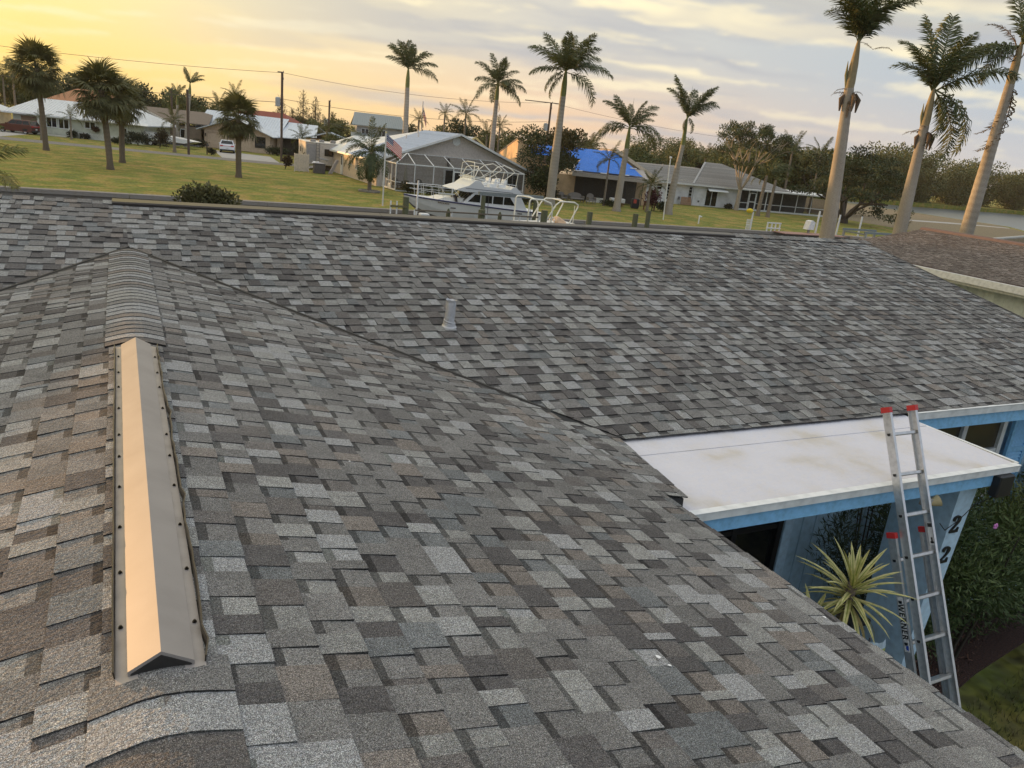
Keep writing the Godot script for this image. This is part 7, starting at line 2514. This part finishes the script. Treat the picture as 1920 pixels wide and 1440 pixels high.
	for q in [[46.6, -121.3, 8.3, "leftmost palm of the group behind the beige house's ridge", 2.0], [48.4, -117.0, 8.6, "tallest palm of the group behind the beige house's ridge", 3.0], [50.5, -113.0, 6.0, "lowest palm of the group behind the beige house's ridge", 2.6], [37.0, -106.0, 6.8, "short palm beside the far flag", 1.7], [52.7, -113.4, 7.2, "palm showing behind the round crowned royal palm's trunk", 2.3], [82.7, -100.3, 5.9, "palm above the white house's hip roof", 3.0], [85.0, -84.7, 8.0, "palm above the lanai, left of the dark tree", 3.3], [86.2, -80.6, 8.0, "palm touching the dark spreading tree's left side", 3.0], [54.6, -89.7, 5.4, "palm behind the blue tarp", 2.6], [52.0, -85.2, 5.6, "left one of two palms behind the blue tarp", 2.4], [-14.2, -149.0, 7.6, "hazy palm in the glow behind the pale house", 3.0], [-16.6, -159.0, 6.8, "hazy palm at the left edge in the glow", 3.0], [5.9, -103.5, 3.6, "small palm right of the close pair of cabbage palms", 2.0], [15.7, -149.0, 6.0, "palm behind the tan house's roof left of the lone cabbage palm", 3.2], [15.9, -129.0, 7.6, "palm whose top shows over the lone cabbage palm", 2.4], [24.5, -106.0, 4.2, "palm among the shrubs between the camper and the grey house", 2.6]]:
		yard_palm(q[3], Vector3(q[0], 0, q[1]), q[2], 0.0, q[4], 12, 60 + k, "palms behind the houses", 0.16)
		k += 1

func clump(parent: Node, o: Vector3, r: float, n: int, sd: int) -> void:
	rng.seed = sd
	for k in n:
		set_leaf(parent, "flower_stalk", fronds["d%d" % (k % 2)], o + Vector3(0, rnd(-0.1, 0.25), 0), TAU * k / n + rnd(-0.3, 0.3), rnd(-0.9, 0.7), r * rnd(0.8, 1.5))
	var m := MB.new()
	m.col = Color(0.17, 0.12, 0.08)
	for k in 4:
		var a := TAU * k / 4 + 0.4
		m.tube([o + Vector3(cos(a) * 0.2, 0.1, sin(a) * 0.2), o + Vector3(cos(a) * 0.38, -0.15, sin(a) * 0.38), o + Vector3(cos(a) * 0.36, -0.65, sin(a) * 0.36)], [0.05, 0.11, 0.03], 6)
	put("flower_sheath", m, M.bark, parent)
	var sp := MB.new()
	sp.col = Color(0.22, 0.21, 0.10)
	sp.tube([o + RIGHT * -0.25 + Vector3(0, 0.2, 0), o + RIGHT * -0.38 + Vector3(0, 0.8, 0), o + RIGHT * -0.42 + Vector3(0, 1.35, 0)], [0.05, 0.07, 0.01], 6)
	put("flower_spike", sp, M.plain, parent)

# ---------------------------------------------------------------- broadleaf trees
func limbs(m: MB, a: Vector3, dir: Vector3, l: float, r: float, depth: int, tips: Array) -> void:
	var b := a + dir * l
	var mid := a.lerp(b, 0.5) + rand_dir() * l * 0.07
	m.tube([a, mid, b], [r, r * 0.85, r * 0.7], 6, false)
	tips.append(b)
	if depth == 0:
		return
	var n := 2 + rng.randi() % 2
	for k in n:
		var d := (dir + rand_dir() * 0.75 + Vector3(0, 0.12, 0)).normalized()
		limbs(m, b, d, l * rnd(0.6, 0.85), r * 0.62, depth - 1, tips)

func tree(called: String, label: String, at: Vector3, h: float, w: float, leaf_n: int, leaf: float, tones: Array, sd: int, group := "", flat := 0.62, low := 0.35) -> Node3D:
	var o := thing(called, label, "tree", at, 0.0, group)
	rng.seed = sd
	var m := MB.new()
	m.col = Color(0.16, 0.13, 0.10)
	var tips := []
	m.tube([Vector3(0, -0.2, 0), Vector3(0.05, h * low * 0.6, 0), Vector3(0, h * low, 0)], [h * 0.036, h * 0.026, h * 0.022], 8)
	for k in 5:
		var a := TAU * k / 5 + rnd(-0.4, 0.4)
		limbs(m, Vector3(0, h * low, 0), Vector3(cos(a) * w / h * 0.75, rnd(0.5, 1.1), sin(a) * w / h * 0.75).normalized(), h * 0.22, h * 0.015, 1, tips)
	put("trunk", m, M.bark, o)
	var bl := []
	for k in 24:
		var a := rnd(0, TAU)
		var r := sqrt(rng.randf())
		var y := lerpf(low, 0.93, rng.randf())
		var env := sqrt(maxf(0.05, 1.0 - pow((y - 0.58) / 0.45, 2.0)))
		var s := rnd(0.13, 0.24) * w
		bl.append([Vector3(cos(a) * r * w * 0.5 * env, y * h, sin(a) * r * w * 0.5 * env), Vector3(s, s * flat, s)])
	put("crown", leafy(bl, leaf_n, leaf, leaf * 0.55, tones, 0.25, 0.42), M.leaf, o)
	return o

func place_label(x: float, z: float) -> String:
	var a := rad_to_deg(atan2(x, -z))
	for q in [[-8, "tree at the far left of the skyline above the red car"], [-2, "tree on the skyline over the pale house's white roof"], [4, "tree on the skyline behind the close pair of cabbage palms"], [8, "tree on the skyline behind the thin royal palms"], [12, "low tree on the skyline behind the tan garage house"], [16, "low tree on the skyline around the feathery pines"], [20, "tree between the grey two storey house and the camper"], [24, "tree behind the ridge of the beige house"], [28, "tree right of the round crowned royal palm's trunk"], [33, "tree behind the leafy tree and the tarped house"], [38, "tree behind the white stucco house's left end"], [43, "tree over the white stucco house's hip roof"], [60, "tall tree behind the screened lanai and the dark spreading tree"]]:
		if a < q[0]:
			return q[1]
	return "tree behind the lanai"

func trees() -> void:
	var dark := [Color(0.05, 0.072, 0.028), Color(0.068, 0.09, 0.034), Color(0.04, 0.058, 0.024)]
	var olive := [Color(0.10, 0.13, 0.044), Color(0.125, 0.148, 0.05), Color(0.075, 0.10, 0.036)]
	var warm := [Color(0.135, 0.145, 0.046), Color(0.16, 0.16, 0.055), Color(0.10, 0.115, 0.04)]
	# leafy tree in front of the yellow gable
	tree("leafy_tree", "dense leafy tree in front of the yellow gable, left of the tallest royal palm's trunk", Vector3(38.6, 0, -70.4), 6.9, 6.2, 11000, 0.24, [Color(0.055, 0.078, 0.03), Color(0.07, 0.09, 0.032), Color(0.042, 0.06, 0.024), Color(0.10, 0.085, 0.03)], 71, "", 0.75, 0.22)
	# big dark spreading tree
	var b := thing("spreading_tree", "big dark spreading tree with layered flat boughs between the royal palm trunks", "tree", Vector3(78.6, 0, -67.9))
	rng.seed = 72
	var m := MB.new()
	m.col = Color(0.15, 0.12, 0.10)
	var tips := []
	for k in 7:
		var a := TAU * k / 7
		limbs(m, Vector3(cos(a) * 0.15, 0.4, sin(a) * 0.15), Vector3(cos(a) * 0.8, 0.75, sin(a) * 0.8).normalized(), 3.0, 0.22, 1, tips)
	m.tube([Vector3(0, -0.3, 0), Vector3(0, 0.9, 0)], [0.7, 0.5], 9)
	put("trunk", m, M.bark, b)
	var bl := []
	for k in 46:
		var a := rnd(0, TAU)
		var r := sqrt(rng.randf())
		var y := rnd(2.6, 8.7)
		var env := 1.0 if y < 6.0 else sqrt(maxf(0.1, 1.0 - pow((y - 6.0) / 3.1, 2.0)))
		var s := rnd(1.1, 1.9)
		bl.append([Vector3(cos(a) * r * 6.2 * env, y, sin(a) * r * 6.2 * env), Vector3(s, 0.42, s)])
	for k in 7:
		bl.append([RIGHT * rnd(2.4, 4.2) + Vector3(0, rnd(1.2, 2.6), rnd(-1, 1)), Vector3(0.8, 0.5, 0.8)])
	put("crown", leafy(bl, 13000, 0.26, 0.14, dark, 0.15, 0.5), M.leaf, b)
	# pale many stemmed tree with tufts of leaves
	var t := thing("umbrella_tree", "open pale stemmed tree with leaf tufts before the screened lanai", "tree", Vector3(68.8, 0, -76.0))
	rng.seed = 73
	m = MB.new()
	m.col = Color(0.40, 0.34, 0.27)
	tips = []
	m.tube([Vector3(0, -0.2, 0), Vector3(0.05, 1.6, 0), Vector3(0.1, 2.6, 0)], [0.32, 0.24, 0.2], 9)
	for k in 8:
		var a := TAU * k / 8 + rnd(-0.3, 0.3)
		limbs(m, Vector3(0.1, 2.3, 0), Vector3(cos(a) * 0.42, 1.0, sin(a) * 0.42).normalized(), 3.5, 0.10, 2, tips)
	put("trunk", m, M.plain, t)
	bl = []
	for q in tips:
		if q.y > 3.6:
			bl.append([q + Vector3(0, 0.1, 0), Vector3(0.7, 0.45, 0.7) * rnd(0.6, 1.2)])
	put("crown", leafy(bl, 9000, 0.26, 0.11, [Color(0.085, 0.11, 0.045), Color(0.10, 0.125, 0.05), Color(0.065, 0.085, 0.038)], 0.3, 0.6), M.leaf, t)
	# small shrub trees by the far seawall
	tree("leafy_tree", "small leafy tree by the water under the right edge of the dark tree", Vector3(73.5, 0, -56.5), 3.2, 2.2, 700, 0.22, dark, 74, "", 0.8, 0.4)
	# mangrove bush over the near bank
	bush(Vector3(3.3, 0.3, -38.8), Vector3(1.7, 1.05, 0.9), Color(0.13, 0.125, 0.05), "yellowish bush that shows over the far ridge vent at the left", 1500)
	# tall casuarinas
	var pine := func(label: String, at: Vector3, h: float, sd: int) -> void:
		var o := thing("casuarina_tree", label, "tree", at, 0.0, "feathery pines on the skyline")
		rng.seed = sd
		var q := MB.new()
		q.col = Color(0.13, 0.10, 0.08)
		q.tube([Vector3(0, 0, 0), Vector3(0, h, 0)], [0.25, 0.04], 6)
		put("trunk", q, M.bark, o)
		var z := []
		for k in 26:
			var y := lerpf(0.32, 0.98, k / 26.0)
			var a := k * 2.4
			var r := (1.0 - y) * h * 0.24 + 0.2
			z.append([Vector3(cos(a) * r * 0.7, y * h, sin(a) * r * 0.7), Vector3(r * 0.55, 0.35, r * 0.55)])
		put("crown", leafy(z, 1500, 0.55, 0.07, [Color(0.06, 0.065, 0.03), Color(0.075, 0.075, 0.034)], 0.9, 0.6), M.leaf, o)
	pine.call("feathery pine behind the transformer pole", Vector3(29.4, 0, -167.4), 9.5, 81)
	pine.call("tallest feathery pine, just right of the transformer pole", Vector3(33.6, 0, -166.7), 10.8, 82)
	pine.call("feathery pine right of the tallest one", Vector3(36.0, 0, -166.3), 9.8, 83)
	pine.call("small feathery pine left of the tallest one", Vector3(31.6, 0, -167.0), 7.0, 84)
	pine.call("thin feathery pine before the grey two storey house's gable", Vector3(39.9, 0, -168.0), 7.2, 85)
	# tree line: three grown trees copied along the skyline
	var src := [tree("broadleaf_tree", "tree line tree over the orange roof", Vector3(-10.5, 0, -170), 8.0, 9.0, 4200, 0.42, olive, 91, "trees on the skyline"), tree("broadleaf_tree", "dark tree line tree over the pale house's roof end", Vector3(3.6, 0, -160), 7.8, 8.0, 4200, 0.42, dark, 92, "trees on the skyline"), tree("broadleaf_tree", "warm lit tree line tree behind the twin thin royal palms", Vector3(9.8, 0, -158), 7.0, 8.0, 4200, 0.42, warm, 93, "trees on the skyline")]
	rng.seed = 99
	for q in [[-18, -165, 1.0, 2], [-14, -172, 1.2, 0], [-5, -165, 1.1, 1], [0, -172, 1.15, 2], [6.5, -168, 1.05, 0], [13.5, -172, 0.9, 1], [18, -165, 0.85, 0], [22, -170, 0.8, 1], [26, -178, 0.75, 2], [31, -180, 0.7, 0], [36, -182, 0.72, 1], [41, -176, 0.75, 2], [36.1, -143, 0.8, 2], [31.5, -140, 0.7, 0], [46, -140, 0.8, 1], [49.5, -130, 0.85, 0], [53.3, -128, 1.0, 1], [56, -122, 0.85, 2], [61, -126, 0.9, 0], [64, -122, 0.9, 1], [60, -111, 0.85, 0], [63.5, -113, 0.9, 1], [67, -110, 0.9, 2], [70, -101, 0.85, 0], [75, -108, 0.85, 2], [80, -114, 0.8, 1], [87, -121, 0.8, 0], [93, -124, 0.85, 2], [100, -112, 1.15, 0], [108, -122, 1.0, 1], [95, -101, 1.1, 2], [90, -93, 1.15, 1], [86.5, -91, 1.2, 0], [92, -86, 1.2, 2], [97, -84, 1.1, 0], [25, -103, 0.52, 2], [29, -106, 0.5, 0]]:
		copy(src[q[3]], Vector3(q[0], 0, q[1]), rnd(0, TAU), q[2], place_label(q[0], q[1]))
	for q in [[-45, -113, 1.6, 0], [-51, -122, 1.7, 1], [-57, -131, 1.7, 2], [-52, -112, 1.38, 0], [-60, -104, 1.50, 1], [-70, -98, 1.31, 2], [-64, -118, 1.62, 0], [-80, -92, 1.50, 1], [-48, -126, 1.38, 2], [-42, -140, 1.56, 0], [-92, -88, 1.50, 2], [-36, -150, 1.50, 1], [-75, -110, 1.62, 1], [-104, -84, 1.62, 0]]:
		copy(src[q[3]], Vector3(q[0], 0, q[1]), rnd(0, TAU), q[2], "street tree farther along the road past the left edge of the view")
	var far := [tree("bank_tree", "nearest tree of the wooded bank beyond the river", Vector3(212, 0, -172), 13.0, 16.0, 5200, 0.62, olive, 94, "trees on the far river bank", 0.8, 0.03), tree("bank_tree", "sunlit tree of the wooded bank beyond the river, left of the right-hand palm trunk", Vector3(224, 0, -169), 12.5, 15.0, 5200, 0.62, warm, 95, "trees on the far river bank", 0.8, 0.03)]
	for k in 46:
		var x := 206.0 + k * 6.2 + rnd(-2, 2)
		var z := -168.0 - rnd(0, 18) - maxf(0.0, (x - 240.0) * 0.10)
		copy(far[k % 2], Vector3(x, 0, z), rnd(0, TAU), rnd(0.85, 1.2), "tree in the wooded bank beyond the river")
	for k in 16:
		copy(far[k % 2], Vector3(146 + k * 5.0, 0, -185 - rnd(0, 25)), rnd(0, TAU), rnd(0.7, 0.95), "tree in the wooded bank beyond the river")
	for k in 20:
		copy(src[k % 3], Vector3(112 + k * 2.2 + rnd(-2, 2), 0, -142 - k * 2.6 + rnd(-4, 4)), rnd(0, TAU), rnd(0.8, 1.05), "low tree on the horizon over the white house's roof")

# ---------------------------------------------------------------- poles, wires, flags, small things
func utility_pole(called: String, label: String, at: Vector3, h: float, arm: float, can: bool) -> void:
	var o := thing(called, label, "utility pole", at, -0.4, "wooden utility poles")
	pipe("post", o, [Vector3(0, 0, 0), Vector3(0, h, 0)], 0.15, Color(0.17, 0.125, 0.095), M.bark, 8)
	if arm > 0:
		solid("crossarm", o, Vector3(-arm * 0.25, h - 0.05, 0.1), Vector3(arm, 0.12, 0.12), Color(0.2, 0.16, 0.13), M.plain)
	for y in [0.12, 0.9]:
		pipe("insulator", o, [Vector3(0.15, h - y, 0), Vector3(0.15, h - y + 0.25, 0)], 0.05, Color(0.3, 0.3, 0.3), M.plain)
	if can:
		var m := MB.new()
		m.col = Color(0.42, 0.44, 0.45)
		m.lathe(Vector3(-0.48, h - 4.0, 0.1), [Vector2(0.0, 0.0), Vector2(0.30, 0.0), Vector2(0.32, 0.06), Vector2(0.32, 0.95), Vector2(0.26, 1.05), Vector2(0.0, 1.1)], 12)
		put("transformer", m, M.plain, o)

func wire(label: String, a: Vector3, b: Vector3, sag: float, r: float) -> void:
	var pts := []
	for k in 13:
		var t := k / 12.0
		pts.append(a.lerp(b, t) - Vector3(0, sag * 4 * t * (1 - t), 0))
	var o := thing("power_line", label, "power line")
	pipe("cable", o, pts, r, Color(0.10, 0.085, 0.07), M.plain, 5)

func flag(at: Vector3, l: float, hgt: float, droop: float, yaw: float, label: String, group: String) -> void:
	# stripes and canton are sewn cloth: each is a strip of the waving sheet
	var o := thing("flag", label, "flag", at, yaw, group)
	var n := 14
	var P := func(u: float, v: float) -> Vector3:
		return Vector3(u * l * cos(droop), -v * hgt - u * l * sin(droop) - 0.05 * u * u, 0.10 * sin(u * 7.0 + v * 2.0) * u)
	var red := MB.new()
	red.col = Color(0.50, 0.025, 0.03)
	var wh := MB.new()
	wh.col = Color(0.72, 0.70, 0.66)
	var bl := MB.new()
	bl.col = Color(0.035, 0.045, 0.15)
	var sm := MB.new()
	sm.col = Color(0.75, 0.75, 0.75)
	for s in 13:
		for k in n:
			var u0 := float(k) / n
			var u1 := float(k + 1) / n
			var m := red if s % 2 == 0 else wh
			if s < 7 and u1 < 0.44:
				m = bl
			m.quad(P.call(u0, (s + 1) / 13.0), P.call(u1, (s + 1) / 13.0), P.call(u1, s / 13.0), P.call(u0, s / 13.0))
	for r in 5:
		for k in 6:
			var c: Vector3 = P.call(0.04 + k * 0.065 + (0.03 if r % 2 else 0.0), 0.06 + r * 0.105)
			for side in [0.006, -0.006]:
				sm.quad(c + Vector3(-0.022, -0.022, side), c + Vector3(0.022, -0.022, side), c + Vector3(0.022, 0.022, side), c + Vector3(-0.022, 0.022, side))
	put("red_stripes", red, M.flag_cloth, o)
	put("white_stripes", wh, M.flag_cloth, o)
	put("blue_canton", bl, M.flag_cloth, o)
	put("stars", sm, M.flag_cloth, o)

func far_details() -> void:
	var fp := thing("flagpole", "white flagpole on the far lawn by the seawall", "flagpole", Vector3(16.8, 0, -54.9))
	pipe("pole", fp, [Vector3(0, 0, 0), Vector3(0, 5.0, 0)], 0.055, Color(0.66, 0.65, 0.62), M.plain, 9)
	var fb := MB.new()
	fb.col = Color(0.6, 0.5, 0.2)
	fb.sphere(Vector3(0, 5.05, 0), Vector3(0.07, 0.07, 0.07), 6)
	put("finial", fb, M.gloss, fp)
	flag(Vector3(16.86, 4.95, -54.9), 1.35, 0.80, 0.62, -0.35, "American flag drooping from the white flagpole by the seawall", "")
	var f2 := thing("flagpole", "far flagpole rising behind the beige house's roof", "flagpole", Vector3(37.6, 0, -106.5))
	pipe("pole", f2, [Vector3(0, 0, 0), Vector3(0, 9.3, 0)], 0.07, Color(0.6, 0.58, 0.55), M.plain)
	flag(Vector3(37.7, 8.6, -106.5), 1.7, 1.1, 1.25, -0.3, "American flag hanging limp on the far pole behind the beige house", "")
	utility_pole("utility_pole", "tall utility pole with a grey transformer left of the camper", Vector3(18.1, 0, -102.6), 10.5, 0.7, true)
	utility_pole("utility_pole", "utility pole with a long crossarm left of the tallest royal palm", Vector3(57.0, 0, -105.6), 11.3, 5.2, true)
	utility_pole("utility_pole", "bare utility pole by the road before the brown roofed house", Vector3(7.3, 0, -101.3), 7.2, 0.0, false)
	utility_pole("utility_pole", "slim pole among the trees behind the close pair of cabbage palms", Vector3(7.2, 0, -129.8), 7.6, 0.0, false)
	utility_pole("utility_pole", "short pole left of the grey two storey house", Vector3(31.0, 0, -133.0), 8.6, 0.0, true)
	wire("upper power line from the left across the sky to the transformer pole", Vector3(-22, 9.6, -104), Vector3(18.2, 10.4, -102.6), 0.5, 0.022)
	wire("upper power line from the transformer pole to the crossarm pole", Vector3(18.2, 10.4, -102.6), Vector3(56.5, 11.2, -105.6), 0.9, 0.02)
	wire("lower power line from the left to the transformer pole", Vector3(-22, 6.8, -104), Vector3(18.2, 7.0, -102.6), 0.5, 0.03)
	wire("lower power line from the transformer pole past the grey house", Vector3(18.2, 7.4, -102.6), Vector3(56.6, 8.6, -105.6), 0.9, 0.025)
	wire("slack service line from the transformer pole down toward the beige house", Vector3(18.2, 6.9, -102.6), Vector3(27.5, 4.6, -92.0), 0.6, 0.022)
	wire("guy wire of the crossarm pole", Vector3(57.0, 8.8, -105.6), Vector3(51.0, 4.0, -104.0), 0.05, 0.02)
	wire("power line running right from the crossarm pole", Vector3(57.5, 11.2, -105.6), Vector3(120, 10.5, -118), 1.0, 0.02)
	var mb := thing("mailbox", "dark mailbox on a post among plants at the driveway's left", "mailbox", Vector3(9.6, 0, -104.4), -0.4)
	solid("post", mb, Vector3(0, 0.5, 0), Vector3(0.12, 1.0, 0.12), Color(0.10, 0.08, 0.06), M.plain)
	var q := MB.new()
	q.col = Color(0.05, 0.04, 0.035)
	q.prism([Vector2(-0.14, 1.0), Vector2(0.14, 1.0), Vector2(0.14, 1.2), Vector2(0.0, 1.3), Vector2(-0.14, 1.2)], -0.3, 0.3)
	put("box", q, M.plain, mb)
	bush(Vector3(10.1, 0, -104.2), Vector3(0.5, 0.45, 0.4), Color(0.06, 0.055, 0.03), "scrubby plant at the mailbox by the driveway", 260)
	bush(Vector3(16.0, 0, -88.3), Vector3(0.8, 0.8, 0.6), Color(0.10, 0.06, 0.035), "reddish brown shrub left of the tan fence", 500)
	bush(Vector3(2.2, 0, -112.5), Vector3(1.7, 1.1, 1.0), Color(0.05, 0.055, 0.028), "dark shrubs behind the bushy cabbage palm's trunk", 900)
	bush(Vector3(4.6, 0, -110.5), Vector3(1.2, 1.5, 0.9), Color(0.075, 0.06, 0.032), "brownish tall shrub right of the close palm pair's trunks", 800)
	bush(Vector3(0.2, 0, -111.5), Vector3(1.5, 0.5, 0.8), Color(0.05, 0.06, 0.026), "low hedge along the road left of the close palm pair", 600)
	bush(Vector3(49.2, 0, -66.8), Vector3(1.1, 1.3, 0.8), Color(0.12, 0.03, 0.045), "dark red leaved shrub at the tarped house's right corner", 700)
	bush(Vector3(50.3, 0, -66.3), Vector3(1.2, 0.6, 0.8), Color(0.045, 0.06, 0.026), "low green shrub right of the dark red leaved one", 500)
	bush(Vector3(45.0, 0, -68.4), Vector3(1.2, 0.35, 0.5), Color(0.06, 0.07, 0.03), "low plants at the thin christmas palm's foot", 400)
	bush(Vector3(33.0, 0, -64.0), Vector3(1.4, 0.6, 0.8), Color(0.06, 0.07, 0.03), "low shrub behind the cruiser's stern rail", 500)
	bush(Vector3(38.4, 0, -69.0), Vector3(0.9, 1.0, 0.6), Color(0.035, 0.04, 0.02), "dark shrub at the leafy tree's foot", 500)
	bush(Vector3(44.5, 0.2, -22.5), Vector3(1.3, 2.9, 1.2), Color(0.10, 0.11, 0.035), "bright bush at the right edge beyond the pool cage", 1200)
	# a low yellow green palm that pokes in at the left edge
	var B := thing("areca_palm", "low yellow green palm whose fronds poke in at the left edge over the roof", "palm tree", Vector3(-3.9, 0, -22.2))
	rng.seed = 44
	for x in [0.0, 0.35, -0.3]:
		pipe("stem", B, [Vector3(x, -0.2, 0), Vector3(x * 1.1, 1.6, 0), Vector3(x * 1.3, 3.1, 0.1)], 0.06, Color(0.25, 0.24, 0.10), M.trunk)
	for q2 in [[0.0, 0.55, 2.2, 2], [0.35, 0.75, 2.1, 1], [-0.35, 0.35, 2.0, 1], [0.1, 0.15, 1.9, 2], [-0.15, 0.95, 2.1, 2], [0.6, 1.1, 2.0, 1], [-0.7, 0.85, 2.0, 2], [2.8, 0.8, 2.0, 2], [1.6, 0.9, 2.0, 1], [-1.6, 0.6, 2.0, 2], [0.2, -0.15, 1.8, 2]]:
		set_leaf(B, "frond", fronds["a%d" % q2[3]], Vector3(0.05, 3.1, 0.1), q2[0], q2[1], q2[2], rnd(-0.5, 0.5))

func _ready() -> void:
	rng.seed = 20240
	cam = Camera3D.new()
	cam.name = "camera"
	cam.fov = 53.06
	cam.near = 0.05
	cam.far = 4000.0
	cam.transform = Transform3D(Basis(Vector3.UP, -0.4841) * Basis(Vector3.RIGHT, -0.3046) * Basis(Vector3.BACK, 0.1068), Vector3(-0.0392, 5.4, 0.0))
	add_child(cam)
	cam.current = true
	var we := WorldEnvironment.new()
	we.name = "world_environment"
	var env := Environment.new()
	env.background_mode = Environment.BG_SKY
	env.sky = make_sky()
	env.background_energy_multiplier = 1.0
	env.tonemap_mode = Environment.TONE_MAPPER_LINEAR
	env.tonemap_exposure = 2.65
	env.sdfgi_enabled = true
	env.ssao_enabled = true
	env.ssil_enabled = true
	env.fog_enabled = true
	env.fog_density = 0.00015
	env.fog_light_color = Color(1.0, 0.93, 0.82)
	we.environment = env
	add_child(we)
	var sun := DirectionalLight3D.new()
	sun.name = "sun"
	sun.light_color = lin(1.0, 0.55, 0.22)
	sun.light_energy = 0.62
	sun.light_angular_distance = 0.6
	sun.shadow_enabled = true
	add_child(sun)
	sun.look_at_from_position(Vector3.ZERO, Vector3(0.54, -0.058, 0.845), Vector3.UP)
	make_materials()
	setting()
	own_house()
	own_yard()
	neighbour()
	canal()
	far_houses()
	vehicles()
	palms()
	trees()
	far_details()
